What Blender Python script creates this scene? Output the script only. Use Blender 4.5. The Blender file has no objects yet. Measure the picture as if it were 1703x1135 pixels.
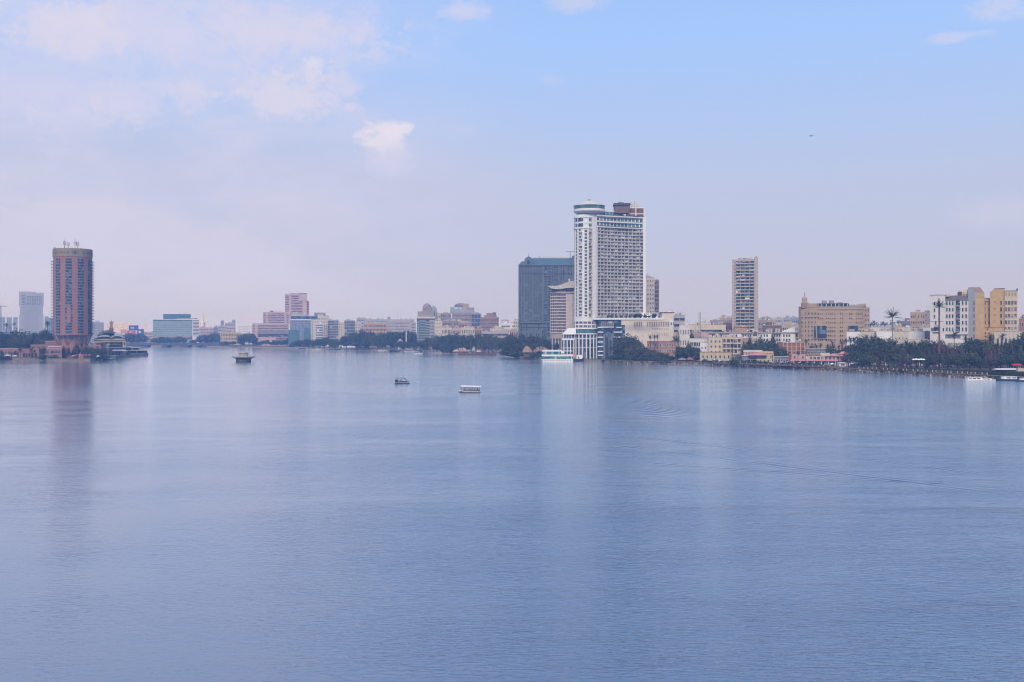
import bpy, bmesh, math, random
from mathutils import Vector, Matrix
R = math.radians
F, CX, HY, CH = 1656.0, 851.5, 552.0, 26.0      # focal length in photo pixels, centre column, horizon row, eye height

sc = bpy.context.scene
col = sc.collection
# ---------------------------------------------------------------- camera
cam = bpy.data.cameras.new('camera'); cob = bpy.data.objects.new('camera', cam); col.objects.link(cob)
cob.location = (0, 0, CH); cob.rotation_euler = (R(90), 0, 0)
cam.sensor_width = 36.0; cam.lens = 36.0 * F / 1703.0
cam.shift_y = -(567.5 - HY) / 1703.0
cam.clip_start = 0.5; cam.clip_end = 30000
sc.camera = cob
sc.view_settings.view_transform = 'Standard'; sc.view_settings.look = 'None'
sc.view_settings.exposure = 0.0; sc.view_settings.gamma = 1.0
sc.render.engine = 'CYCLES'
sc.cycles.use_denoising = True; sc.cycles.filter_width = 1.1
sc.cycles.max_bounces = 5; sc.cycles.diffuse_bounces = 2; sc.cycles.glossy_bounces = 3
sc.cycles.volume_bounces = 1; sc.cycles.transmission_bounces = 2
sc.cycles.sample_clamp_indirect = 4.0
sc.cycles.caustics_reflective = False; sc.cycles.caustics_refractive = False

# ---------------------------------------------------------------- sun (veiled) and sky
SUN_EL, SUN_AZ = 34.0, 187.0           # azimuth measured clockwise from +Y; behind and left of the camera
sun = bpy.data.lights.new('sun', 'SUN'); sun.energy = 2.25; sun.angle = R(18); sun.color = (1.0, 0.93, 0.88)
so = bpy.data.objects.new('sun', sun); col.objects.link(so)
_d = Vector((math.sin(R(SUN_AZ)) * math.cos(R(SUN_EL)), math.cos(R(SUN_AZ)) * math.cos(R(SUN_EL)), math.sin(R(SUN_EL))))
so.rotation_euler = _d.to_track_quat('Z', 'Y').to_euler()

world = bpy.data.worlds.new('World'); sc.world = world; world.use_nodes = True
nt = world.node_tree; N = nt.nodes; L = nt.links
N.clear()
def _lin(v):
    v /= 255.0
    return v / 12.92 if v <= 0.04045 else ((v + 0.055) / 1.055) ** 2.4
def rgb(r, g, b): return (_lin(r), _lin(g), _lin(b), 1.0)
class NG:
    """tiny node-tree writer"""
    def __init__(s, tree): s.t = tree
    def n(s, typ, **kw):
        nd = s.t.nodes.new(typ)
        for k, v in kw.items():
            if k.startswith('_'): setattr(nd, k[1:], v)
        return nd
    def link(s, a, b): s.t.links.new(a, b)
    def m(s, op, a, b=None, c=None, clamp=False):
        nd = s.t.nodes.new('ShaderNodeMath'); nd.operation = op; nd.use_clamp = clamp
        for i, v in enumerate((a, b, c)):
            if v is None: continue
            if isinstance(v, (int, float)): nd.inputs[i].default_value = v
            else: s.t.links.new(v, nd.inputs[i])
        return nd.outputs[0]
    def noise(s, vec, scale, detail=3, rough=0.5, dist=0.0):
        nd = s.t.nodes.new('ShaderNodeTexNoise'); nd.inputs['Scale'].default_value = scale
        nd.inputs['Detail'].default_value = detail; nd.inputs['Roughness'].default_value = rough; nd.inputs['Distortion'].default_value = dist
        if vec is not None: s.t.links.new(vec, nd.inputs['Vector'])
        return nd.outputs['Fac']
    def sep(s, vec):
        nd = s.t.nodes.new('ShaderNodeSeparateXYZ'); s.t.links.new(vec, nd.inputs[0]); return nd.outputs
    def comb(s, x, y, z):
        nd = s.t.nodes.new('ShaderNodeCombineXYZ')
        for i, v in enumerate((x, y, z)):
            if isinstance(v, (int, float)): nd.inputs[i].default_value = v
            else: s.t.links.new(v, nd.inputs[i])
        return nd.outputs[0]
    def mix(s, f, a, b, blend='MIX'):
        nd = s.t.nodes.new('ShaderNodeMix'); nd.data_type = 'RGBA'; nd.blend_type = blend
        for k, v in ((0, f), (6, a), (7, b)):
            if isinstance(v, (int, float)): nd.inputs[k].default_value = v
            elif isinstance(v, tuple): nd.inputs[k].default_value = v if len(v) == 4 else (*v, 1)
            else: s.t.links.new(v, nd.inputs[k])
        return nd.outputs[2]
    def smooth(s, v, a, b, lo=0.0, hi=1.0):
        nd = s.t.nodes.new('ShaderNodeMapRange'); nd.interpolation_type = 'SMOOTHSTEP'
        s.t.links.new(v, nd.inputs[0])
        for i, q in enumerate((a, b, lo, hi)): nd.inputs[i + 1].default_value = q
        return nd.outputs[0]
    def ramp(s, v, stops):
        nd = s.t.nodes.new('ShaderNodeValToRGB'); s.t.links.new(v, nd.inputs[0])
        e = nd.color_ramp.elements
        while len(e) < len(stops): e.new(0.5)
        for q, (p, c) in zip(e, stops): q.position = p; q.color = c
        return nd.outputs[0]

g = NG(nt)
tc = g.n('ShaderNodeTexCoord'); sx, sy, sz = g.sep(tc.outputs['Generated'])
az = g.m('MULTIPLY', g.m('ARCTAN2', sx, sy), 57.2958)             # degrees, 0 = straight up river, + to the right
el = g.m('MULTIPLY', g.m('ARCSINE', sz), 57.2958)
sky = g.n('ShaderNodeTexSky'); sky.sky_type = 'NISHITA'; sky.sun_disc = False
sky.sun_elevation = R(SUN_EL); sky.sun_rotation = R(SUN_AZ); sky.dust_density = 3.0; sky.air_density = 1.0; sky.ozone_density = 2.0
nish = g.n('ShaderNodeVectorMath'); nish.operation = 'SCALE'; g.link(sky.outputs[0], nish.inputs[0]); nish.inputs[3].default_value = 0.085
# veiled clear sky: pale lavender air near the horizon, washed blue above
grad = g.ramp(g.m('DIVIDE', g.m('MAXIMUM', el, 0.0), 60.0), [
    (0.0, rgb(212, 205, 221)), (0.04, rgb(205, 202, 222)), (0.085, rgb(197, 202, 229)), (0.14, rgb(194, 204, 236)),
    (0.20, rgb(183, 206, 250)), (0.27, rgb(172, 207, 262)), (0.40, rgb(158, 194, 255)), (0.62, rgb(130, 172, 238)), (1.0, rgb(112, 152, 225))])
base = g.mix(0.12, grad, nish.outputs[0])
# cloud veil: soft sheets, thicker towards the left (west) and thinner to the right
cv = g.comb(g.m('MULTIPLY', az, 0.045), g.m('MULTIPLY', el, 0.13), 0.0)
n1 = g.noise(cv, 1.3, 5, 0.55, 0.4)
n2 = g.noise(cv, 4.2, 5, 0.6, 0.5)
n3 = g.noise(g.comb(az, g.m('MULTIPLY', el, 1.35), 3.0), 0.55, 6, 0.62, 0.5)
n4 = g.noise(g.comb(az, g.m('MULTIPLY', el, 1.25), 9.0), 1.7, 5, 0.6, 0.8)
leftw = g.smooth(az, 3.0, -17.0)
veil = g.m('MULTIPLY', g.m('MULTIPLY', g.smooth(g.m('ADD', g.m('MULTIPLY', n1, 0.65), g.m('MULTIPLY', n2, 0.35)), 0.36, 0.60), leftw), 0.55)
# haze lobe filling the left middle sky
hz = g.m('MULTIPLY', g.m('MULTIPLY', g.smooth(el, 14.0, 6.0), g.smooth(az, 10.0, -6.0)), 0.5)
c1 = g.mix(hz, base, rgb(199, 200, 223))
c2 = g.mix(veil, c1, rgb(222, 216, 236))
def px2az(px): return math.degrees(math.atan((px - CX) / F))
def px2el(px, py): return math.degrees(math.atan((HY - py) / math.hypot(F, px - CX)))
def blob(px, py, w, h, p=0.75, soft=(1.15, 0.5)):
    """soft elliptical mask on the sky sphere, ragged by noise"""
    ca, ce = px2az(px), px2el(px, py); wa, he = w / F * 57.3, h / F * 57.3
    dx = g.m('DIVIDE', g.m('SUBTRACT', az, ca), wa); dy = g.m('DIVIDE', g.m('SUBTRACT', el, ce), he)
    d = g.m('SQRT', g.m('ADD', g.m('MULTIPLY', dx, dx), g.m('MULTIPLY', dy, dy)))
    d = g.m('ADD', d, g.m('ADD', g.m('MULTIPLY', g.m('SUBTRACT', n3, 0.5), p * 2.2), g.m('MULTIPLY', g.m('SUBTRACT', n4, 0.5), p * 1.5)))
    return g.smooth(d, soft[0], soft[1])
cur = c2
PALE = rgb(218, 214, 236); PINK = rgb(226, 218, 234); BRT = rgb(233, 226, 238)
for (px, py, w, h, c, op, p, soft) in [
    (300, 45, 330, 58, PALE, 0.7, 0.8, (1.3, 0.15)),
    (120, 45, 90, 50, PINK, 0.5, 0.9, (1.2, 0.3)),
    (470, 55, 160, 42, PALE, 0.6, 0.7, (1.3, 0.1)),
    (100, 130, 200, 60, PALE, 0.4, 0.9, (1.3, 0.2)),
    (210, 165, 60, 40, PINK, 0.30, 0.9, (1.3, 0.2)),
    (310, 160, 36, 28, PINK, 0.45, 0.9, (1.3, 0.2)),
    (130, 210, 90, 26, PINK, 0.30, 0.9, (1.3, 0.2)),
    (480, 160, 100, 36, PINK, 0.7, 0.9, (1.2, 0.3)),
    (560, 150, 46, 40, PALE, 0.55, 0.9, (1.2, 0.3)),
    (521, 107, 24, 19, BRT, 0.6, 0.8, (1.1, 0.3)), (508, 122, 34, 14, PALE, 0.4, 0.9, (1.2, 0.3)),
    (330, 300, 260, 60, PALE, 0.14, 0.8, (1.3, 0.1)),
    (640, 262, 50, 36, PALE, 0.55, 0.7, (1.3, 0.2)),
    (636, 232, 42, 24, BRT, 0.75, 0.9, (1.15, 0.3)),
    (650, 214, 32, 18, BRT, 0.75, 0.85, (1.1, 0.35)), (670, 216, 22, 10, BRT, 0.6, 0.8, (1.1, 0.4)),
    (775, 18, 42, 18, PINK, 0.5, 0.8, (1.2, 0.2)),
    (955, 8, 60, 16, PALE, 0.5, 0.8, (1.2, 0.2)),
    (915, 132, 30, 10, PALE, 0.22, 0.8, (1.2, 0.2)),
    (775, 218, 26, 14, PALE, 0.22, 0.8, (1.2, 0.2)),
    (1590, 62, 55, 9, PINK, 0.4, 0.7, (1.2, 0.2)),
    (1660, 15, 60, 20, PINK, 0.45, 0.8, (1.2, 0.2)),
    (1680, 355, 90, 30, PINK, 0.25, 0.8, (1.3, 0.2)),
]:
    cur = g.mix(g.m('MULTIPLY', blob(px, py, w, h, p, soft), op), cur, c)
# behind the camera an added brighter sky, unseen, to lift the facades
beh = g.m('MULTIPLY', g.smooth(sy, 0.15, -0.7), 0.8)
cur = g.mix(beh, cur, (0.80, 0.80, 0.92, 1))
bg = g.n('ShaderNodeBackground'); g.link(cur, bg.inputs[0]); bg.inputs[1].default_value = 1.0
wo = g.n('ShaderNodeOutputWorld'); g.link(bg.outputs[0], wo.inputs[0])
world.cycles.sampling_method = 'MANUAL'; world.cycles.sample_map_resolution = 512

# ---------------------------------------------------------------- materials
MATS = {}
def mat(name, c, rough=0.8, noise=0.12, nscale=0.35, metal=0.0, spec=0.3, streak=0.0, emit=None):
    """painted / rendered / stone surface: base colour broken up by two noises (grime and weathering)"""
    if name in MATS: return MATS[name]
    m = bpy.data.materials.new(name); m.use_nodes = True; t = m.node_tree; t.nodes.clear(); q = NG(t)
    pr = q.n('ShaderNodeBsdfPrincipled'); out = q.n('ShaderNodeOutputMaterial'); q.link(pr.outputs[0], out.inputs[0])
    geo = q.n('ShaderNodeNewGeometry'); pos = geo.outputs['Position']
    if noise > 0:
        a = q.noise(pos, nscale, 4, 0.6)
        b = q.noise(pos, nscale * 7, 3, 0.6)
        f = q.m('ADD', q.m('MULTIPLY', a, 0.6), q.m('MULTIPLY', b, 0.4))
        f = q.smooth(f, 0.35, 0.65)
        lo = tuple(x * (1 - noise * 1.5) for x in c[:3]) + (1,); hi = tuple(min(1, x * (1 + noise)) for x in c[:3]) + (1,)
        colr = q.mix(f, lo, hi)
        if streak > 0:
            x, y, z = q.sep(pos)
            s = q.noise(q.comb(q.m('MULTIPLY', x, 1.1), q.m('MULTIPLY', y, 1.1), q.m('MULTIPLY', z, 0.06)), 1.0, 3, 0.6)
            colr = q.mix(q.m('MULTIPLY', q.smooth(s, 0.5, 0.75), streak), colr, tuple(x * 0.45 for x in c[:3]) + (1,))
        q.link(colr, pr.inputs['Base Color'])
    else:
        pr.inputs['Base Color'].default_value = c[:3] + (1,)
    pr.inputs['Roughness'].default_value = rough; pr.inputs['Metallic'].default_value = metal
    pr.inputs['Specular IOR Level'].default_value = spec
    if emit:
        pr.inputs['Emission Color'].default_value = c[:3] + (1,); pr.inputs['Emission Strength'].default_value = emit
    MATS[name] = m; return m
def glass(name, c=(0.03, 0.045, 0.06), vary=0.6, scale=0.45, rough=0.12):
    """window glazing: dark room behind, some panes with pale curtains, glossy face"""
    if name in MATS: return MATS[name]
    m = bpy.data.materials.new(name); m.use_nodes = True; t = m.node_tree; t.nodes.clear(); q = NG(t)
    pr = q.n('ShaderNodeBsdfPrincipled'); out = q.n('ShaderNodeOutputMaterial'); q.link(pr.outputs[0], out.inputs[0])
    oi = q.n('ShaderNodeObjectInfo'); geo = q.n('ShaderNodeNewGeometry')
    x, y, z = q.sep(geo.outputs['Position'])
    wn = q.n('ShaderNodeTexWhiteNoise'); q.link(q.comb(q.m('FLOOR', q.m('DIVIDE', x, 1.9)), q.m('FLOOR', q.m('DIVIDE', y, 2.7)), q.m('FLOOR', q.m('DIVIDE', z, 3.05))), wn.inputs['Vector'])
    r = q.m('FRACT', q.m('ADD', q.m('ADD', wn.outputs['Value'], geo.outputs['Random Per Island']), q.m('MULTIPLY', oi.outputs['Random'], 7.3)))
    colr = q.ramp(r, [(0.0, tuple(v * 0.5 for v in c) + (1,)), (0.55, c + (1,)), (0.8, tuple(v * (1 + 2 * vary) for v in c) + (1,)), (1.0, tuple(min(1, v * (1 + 6 * vary)) for v in c) + (1,))])
    q.link(colr, pr.inputs['Base Color']); pr.inputs['Roughness'].default_value = rough
    pr.inputs['IOR'].default_value = 1.5; pr.inputs['Specular IOR Level'].default_value = 0.3
    MATS[name] = m; return m

# ---------------------------------------------------------------- pixel helpers and tagging
def wx(px, Y): return (px - CX) / F * Y
def wz(py, Y): return CH + (HY - py) / F * Y
def shoreY(py): return CH * F / (py - HY)
def tag(o, label=None, cat=None, group=None, kind=None):
    if label: o['label'] = label
    if cat: o['category'] = cat
    if group: o['group'] = group
    if kind: o['kind'] = kind
    return o
def thing(name, label, cat, loc=(0, 0, 0), rz=0.0, group=None):
    o = bpy.data.objects.new(name, None); col.objects.link(o); o.empty_display_size = 1
    o.location = loc; o.rotation_euler = (0, 0, rz); return tag(o, label, cat, group)

# ---------------------------------------------------------------- water
wm = bpy.data.materials.new('river_water'); wm.use_nodes = True; wt = wm.node_tree; wt.nodes.clear(); q = NG(wt)
geo = q.n('ShaderNodeNewGeometry'); P = geo.outputs['Position']; px_, py_, pz_ = q.sep(P)
flat = q.comb(px_, py_, 0.0)
def rot(a, sxx, syy):
    mp = q.n('ShaderNodeMapping'); mp.inputs['Rotation'].default_value = (0, 0, R(a)); mp.inputs['Scale'].default_value = (sxx, syy, 1); q.link(flat, mp.inputs[0]); return mp.outputs[0]
w1 = q.noise(rot(14, 0.85, 2.3), 1.0, 3, 0.6, 0.6)       # wind ripples, ~1 m
w2 = q.noise(rot(-12, 0.16, 0.42), 1.0, 4, 0.55, 0.8)     # small waves, ~3-6 m
w3 = q.noise(rot(8, 0.035, 0.09), 1.0, 3, 0.5, 0.5)       # slow undulation
pat = q.noise(rot(10, 0.006, 0.016), 1.0, 4, 0.6, 1.0)      # gusts and calm lanes
pat2 = q.noise(rot(-25, 0.02, 0.06), 1.0, 3, 0.6, 0.5)
gust = q.smooth(q.m('ADD', q.m('MULTIPLY', pat, 0.7), q.m('MULTIPLY', pat2, 0.3)), 0.38, 0.66, 0.4, 1.0)
side = q.smooth(q.m('DIVIDE', px_, q.m('MAXIMUM', py_, 30.0)), -0.35, 0.12, 0.42, 1.2)   # sheltered on the left bank's side
amp = q.m('MULTIPLY', gust, side)
h = q.m('ADD', q.m('MULTIPLY', w1, 0.20), q.m('ADD', q.m('MULTIPLY', w2, 0.21), q.m('MULTIPLY', w3, 0.20)))
h = q.m('MULTIPLY', h, amp)
def seg(ax, ay, bx, by, width, lam, a, fade=0.0):
    """wake ridge along the line a-b: a few parallel crests dying away from it"""
    L_ = math.hypot(bx - ax, by - ay); ux, uy = (bx - ax) / L_, (by - ay) / L_
    dx = q.m('SUBTRACT', px_, ax); dy = q.m('SUBTRACT', py_, ay)
    s = q.m('DIVIDE', q.m('ADD', q.m('MULTIPLY', dx, ux), q.m('MULTIPLY', dy, uy)), L_)
    d = q.m('SUBTRACT', q.m('MULTIPLY', dx, uy), q.m('MULTIPLY', dy, ux))
    d = q.m('ADD', d, q.m('MULTIPLY', q.m('SUBTRACT', pat2, 0.5), width * 2.0))
    e = q.m('EXPONENT', q.m('MULTIPLY', q.m('MULTIPLY', d, d), -1.0 / (width * width)))
    win = q.m('MULTIPLY', q.m('MULTIPLY', q.smooth(s, 0.0, 0.12), q.smooth(s, 1.0, 0.8)), q.smooth(pat2, 0.40, 0.58, 0.1, 1.0))
    return q.m('MULTIPLY', q.m('MULTIPLY', q.m('SINE', q.m('MULTIPLY', d, 6.283 / lam)), e), q.m('MULTIPLY', win, a))
def gp(px, py):
    Y = shoreY(py); return (px - CX) / F * Y, Y
for (a, b, w, lam, am) in [((1000, 738), (1800, 838), 2.0, 2.4, 0.15), ((1050, 768), (1703, 815), 1.8, 2.2, 0.12), ((900, 708), (1330, 760), 1.6, 2.2, 0.15),
                      ((1250, 742), (1720, 800), 1.3, 2.0, 0.09), ((681, 638), (750, 643), 1.2, 1.7, 0.16), ((799, 652), (872, 655), 1.1, 1.6, 0.16), ((560, 722), (760, 742), 1.6, 2.2, 0.08)]:
    h = q.m('ADD', h, seg(*gp(*a), *gp(*b), w, lam, am))
# a launch's bow waves spreading in arcs in front of the tower's reflection
rx, ry = gp(1040, 676)
dd = q.m('SQRT', q.m('ADD', q.m('POWER', q.m('SUBTRACT', px_, rx), 2.0), q.m('POWER', q.m('MULTIPLY', q.m('SUBTRACT', py_, ry), 0.5), 2.0)))
ringw = q.m('MULTIPLY', q.smooth(dd, 3.0, 9.0), q.smooth(dd, 30.0, 12.0))
ringw = q.m('MULTIPLY', ringw, q.smooth(px_, rx, rx + 4.0))
h = q.m('ADD', h, q.m('MULTIPLY', q.m('MULTIPLY', q.m('SINE', q.m('MULTIPLY', dd, 6.283 / 3.0)), ringw), 0.26))
bmp = q.n('ShaderNodeBump'); bmp.inputs['Strength'].default_value = 1.0; bmp.inputs['Distance'].default_value = 1.0
q.link(h, bmp.inputs['Height'])
out = q.n('ShaderNodeOutputMaterial'); mx = q.n('ShaderNodeMixShader'); df = q.n('ShaderNodeBsdfDiffuse'); gs = q.n('ShaderNodeBsdfGlossy'); fr = q.n('ShaderNodeFresnel')
body = q.mix(q.smooth(pat, 0.35, 0.65), (0.098, 0.152, 0.232, 1), (0.116, 0.176, 0.264, 1))
q.link(body, df.inputs['Color']); fr.inputs['IOR'].default_value = 2.0; b2 = q.n('ShaderNodeBump'); b2.inputs['Strength'].default_value = 0.22; b2.inputs['Distance'].default_value = 1.0; q.link(h, b2.inputs['Height']); q.link(b2.outputs[0], fr.inputs['Normal'])
gs.inputs['Roughness'].default_value = 0.08; gs.inputs['Color'].default_value = (1.24, 1.27, 1.26, 1)
q.link(bmp.outputs[0], gs.inputs['Normal']); q.link(bmp.outputs[0], df.inputs['Normal'])
q.link(fr.outputs[0], mx.inputs[0]); q.link(df.outputs[0], mx.inputs[1]); q.link(gs.outputs[0], mx.inputs[2]); q.link(mx.outputs[0], out.inputs[0])
def sheet(name, pts, z, m, kind='structure'):
    me = bpy.data.meshes.new(name); me.from_pydata([(x, y, z) for x, y in pts], [], [tuple(range(len(pts)))]); me.materials.append(m)
    o = bpy.data.objects.new(name, me); col.objects.link(o); o['kind'] = kind; return o
wat = sheet('river_water', [(-6500, -1500), (6500, -1500), (6500, 7500), (-6500, 7500)], 0.0, wm)

# ---------------------------------------------------------------- mesh builder
class MB:
    def __init__(s): s.v = []; s.f = []; s.mi = []; s.ms = []
    def _m(s, m):
        if m not in s.ms: s.ms.append(m)
        return s.ms.index(m)
    def face(s, pts, m):
        i = len(s.v); s.v += [tuple(p) for p in pts]; s.f.append(tuple(range(i, i + len(pts)))); s.mi.append(s._m(m))
    def box(s, x0, x1, y0, y1, z0, z1, m, T=None, skip=()):
        p = [(x0, y0, z0), (x1, y0, z0), (x1, y1, z0), (x0, y1, z0), (x0, y0, z1), (x1, y0, z1), (x1, y1, z1), (x0, y1, z1)]
        if T: p = [T(q) for q in p]
        i = len(s.v); s.v += p; k = s._m(m)
        for nm, f in (('b', (0, 3, 2, 1)), ('t', (4, 5, 6, 7)), ('f', (0, 1, 5, 4)), ('r', (1, 2, 6, 5)), ('k', (2, 3, 7, 6)), ('l', (3, 0, 4, 7))):
            if nm in skip: continue
            s.f.append(tuple(i + j for j in f)); s.mi.append(k)
    def prism(s, poly, z0, z1, m, top=None, cap=True):
        """vertical prism over a counter-clockwise polygon; top may be another polygon (tapering)"""
        n = len(poly); top = top or poly; i = len(s.v)
        s.v += [(x, y, z0) for x, y in poly] + [(x, y, z1) for x, y in top]; k = s._m(m)
        for j in range(n): s.f.append((i + j, i + (j + 1) % n, i + n + (j + 1) % n, i + n + j)); s.mi.append(k)
        if cap:
            s.f.append(tuple(i + n + j for j in range(n))); s.mi.append(k)
            s.f.append(tuple(i + n - 1 - j for j in range(n))); s.mi.append(k)
    def tube(s, p0, p1, r0, r1, m, seg=6, caps=True):
        p0, p1 = Vector(p0), Vector(p1); d = (p1 - p0)
        if d.length < 1e-6: return
        d.normalize(); a = d.orthogonal().normalized(); b = d.cross(a); i = len(s.v); k = s._m(m)
        for p, r in ((p0, r0), (p1, r1)):
            for j in range(seg):
                t = 2 * math.pi * j / seg; s.v.append(tuple(p + (a * math.cos(t) + b * math.sin(t)) * r))
        for j in range(seg): s.f.append((i + j, i + (j + 1) % seg, i + seg + (j + 1) % seg, i + seg + j)); s.mi.append(k)
        if caps:
            s.f.append(tuple(i + seg + j for j in range(seg))); s.mi.append(k)
            s.f.append(tuple(i + seg - 1 - j for j in range(seg))); s.mi.append(k)
    def lathe(s, prof, m, seg=24, c=(0, 0), a0=0.0, a1=360.0, cap=True):
        """prof: (radius, z[, material]) from bottom to top"""
        full = abs(a1 - a0) >= 359.9; n = seg if full else seg + 1; i = len(s.v)
        for r, z, *_ in prof:
            for j in range(n):
                t = R(a0 + (a1 - a0) * j / seg); s.v.append((c[0] + r * math.cos(t), c[1] + r * math.sin(t), z))
        for k in range(len(prof) - 1):
            mm = s._m(prof[k][2] if len(prof[k]) > 2 else m)
            for j in range(seg):
                j2 = (j + 1) % n
                s.f.append((i + k * n + j, i + k * n + j2, i + (k + 1) * n + j2, i + (k + 1) * n + j)); s.mi.append(mm)
        if cap and full:
            s.f.append(tuple(i + (len(prof) - 1) * n + j for j in range(n))); s.mi.append(s._m(m))
            s.f.append(tuple(i + n - 1 - j for j in range(n))); s.mi.append(s._m(m))
    def add(s, o, M=None):
        """append another builder's geometry"""
        i = len(s.v)
        s.v += [tuple(M @ Vector(p)) for p in o.v] if M else o.v
        s.f += [tuple(i + j for j in f) for f in o.f]
        mp = [s._m(m) for m in o.ms]; s.mi += [mp[k] for k in o.mi]
    def mesh(s, name, smooth=False):
        me = bpy.data.meshes.new(name); me.from_pydata(s.v, [], s.f)
        for m in s.ms: me.materials.append(m)
        me.polygons.foreach_set('material_index', s.mi)
        if smooth: me.polygons.foreach_set('use_smooth', [True] * len(s.f))
        me.update(); return me
    def build(s, name, parent=None, loc=None, rz=0.0, smooth=False, kind=None):
        return put(name, s.mesh(name, smooth), parent, loc, rz, kind)
def put(name, me, parent=None, loc=None, rz=0.0, kind=None):
    o = bpy.data.objects.new(name, me); col.objects.link(o)
    if parent is not None: o.parent = parent
    if loc is not None: o.location = loc
    if rz: o.rotation_euler = (0, 0, rz)
    if kind: o['kind'] = kind
    return o
KIDS = {}
def kids_of(r):
    return [o for o in r.children]
def copy_thing(root, loc, rz=0.0, scale=1.0, label=None, group=None):
    """a copy of a thing with copies of its parts and sub-parts"""
    r = root.copy(); col.objects.link(r); r.location = loc; r.rotation_euler = (0, 0, rz)
    r.scale = (scale,) * 3 if isinstance(scale, (int, float)) else scale
    for ch in list(root.children):
        c = ch.copy(); col.objects.link(c); c.parent = r
        for gch in list(ch.children):
            d = gch.copy(); col.objects.link(d); d.parent = c
    if label: r['label'] = label
    if group: r['group'] = group
    return r

# ---------------------------------------------------------------- facade items (local frame: +x along the wall, -y outward, origin at wall centre bottom)
ITEMS = {}
def item(key, f):
    if key not in ITEMS: ITEMS[key] = f()
    return ITEMS[key]
def win_item(w, h, fm, gm, lod=0, sill=True):
    def f():
        b = MB(); t = 0.16 if lod == 0 else 0.12; pr = 0.16 if lod == 0 else 0.22
        b.box(-w / 2, w / 2, -0.03, 0.02, 0, h, gm, skip=('k',))
        b.box(-w / 2 - t, w / 2 + t, -pr, 0.02, h, h + t, fm, skip=('k',))
        if sill: b.box(-w / 2 - t * 1.6, w / 2 + t * 1.6, -pr - 0.12, 0.02, -t, 0, fm, skip=('k',))
        if lod == 0:
            for sx in (-1, 1): b.box(min(sx * w / 2, sx * (w / 2 + t)), max(sx * w / 2, sx * (w / 2 + t)), -pr, 0.02, 0, h, fm, skip=('k',))
            if w > 1.3: b.box(-0.04, 0.04, -0.07, -0.03, 0, h, fm, skip=('k',))
        return b
    return item(('win', round(w, 2), round(h, 2), fm.name, gm.name, lod, sill), f)
def bal_item(w, h, fm, gm, depth=1.1, rail=0.95, solid=True, cheek=True, rm=None):
    """balcony bay: glazed door back in the shade, slab, parapet or rail, side cheeks"""
    def f():
        b = MB(); r_ = rm or fm
        b.box(-w / 2 + 0.08, w / 2 - 0.08, -0.04, 0.02, 0.12, h - 0.3, gm, skip=('k',))
        b.box(-w / 2, w / 2, -depth, 0.02, -0.12, 0.12, fm, skip=('k',))
        if solid: b.box(-w / 2 + 0.003, w / 2 - 0.003, -depth - 0.06, -depth, -0.14, rail, r_)
        else:
            b.box(-w / 2, w / 2, -depth, -depth + 0.05, rail - 0.06, rail, r_)
            n = max(3, int(w / 0.35))
            for k in range(n + 1):
                x = -w / 2 + 0.03 + (w - 0.06) * k / n; b.box(x - 0.02, x + 0.02, -depth + 0.01, -depth + 0.04, 0.12, rail - 0.06, r_)
        if cheek:
            b.box(-w / 2, -w / 2 + 0.3, -depth - 0.02, 0.02, 0.12, h - 0.12, fm, skip=('k',))
        return b
    return item(('bal', round(w, 2), round(h, 2), fm.name, gm.name, depth, rail, solid, cheek, r_name(rm)), f)
def r_name(m): return m.name if m else ''
def arch_item(w, h, fm, gm, seg=8):
    def f():
        b = MB(); r = w / 2; hz_ = h - r
        pts = [(-r, 0), (r, 0), (r, hz_)] + [(r * math.cos(math.pi * k / seg), hz_ + r * math.sin(math.pi * k / seg)) for k in range(1, seg)] + [(-r, hz_)]
        b.face([(x, -0.03, z) for x, z in pts], gm)
        ro = r + 0.22
        inn = [(r, 0), (r, hz_)] + [(r * math.cos(math.pi * k / seg), hz_ + r * math.sin(math.pi * k / seg)) for k in range(1, seg)] + [(-r, hz_), (-r, 0)]
        ou = [(ro, 0), (ro, hz_)] + [(ro * math.cos(math.pi * k / seg), hz_ + ro * math.sin(math.pi * k / seg)) for k in range(1, seg)] + [(-ro, hz_), (-ro, 0)]
        for k in range(len(inn) - 1):
            (a, c), (d, e), (p, q_), (u, v) = inn[k], inn[k + 1], ou[k + 1], ou[k]
            b.face([(a, -0.2, c), (u, -0.2, v), (p, -0.2, q_), (d, -0.2, e)], fm)
            b.face([(a, -0.03, c), (a, -0.2, c), (d, -0.2, e), (d, -0.03, e)], fm)
            b.face([(u, -0.2, v), (u, 0, v), (p, 0, q_), (p, -0.2, q_)], fm)
        return b
    return item(('arch', round(w, 2), round(h, 2), fm.name, gm.name), f)
def yf(px, Y):
    """keep the right bank's buildings behind the shoreline"""
    if 1112 < px and Y < 900: return Y + (45 if px < 1380 else max(8, 45 - (px - 1380) * .46))
    return Y
def aim(r, turn=True):
    """turn a facade square to the river view it was measured from; widths shrink accordingly"""
    th = math.atan2(r.location.x, r.location.y); r.rotation_euler = (0, 0, -th); r.scale = (math.cos(th), 1, 1); return r
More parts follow.
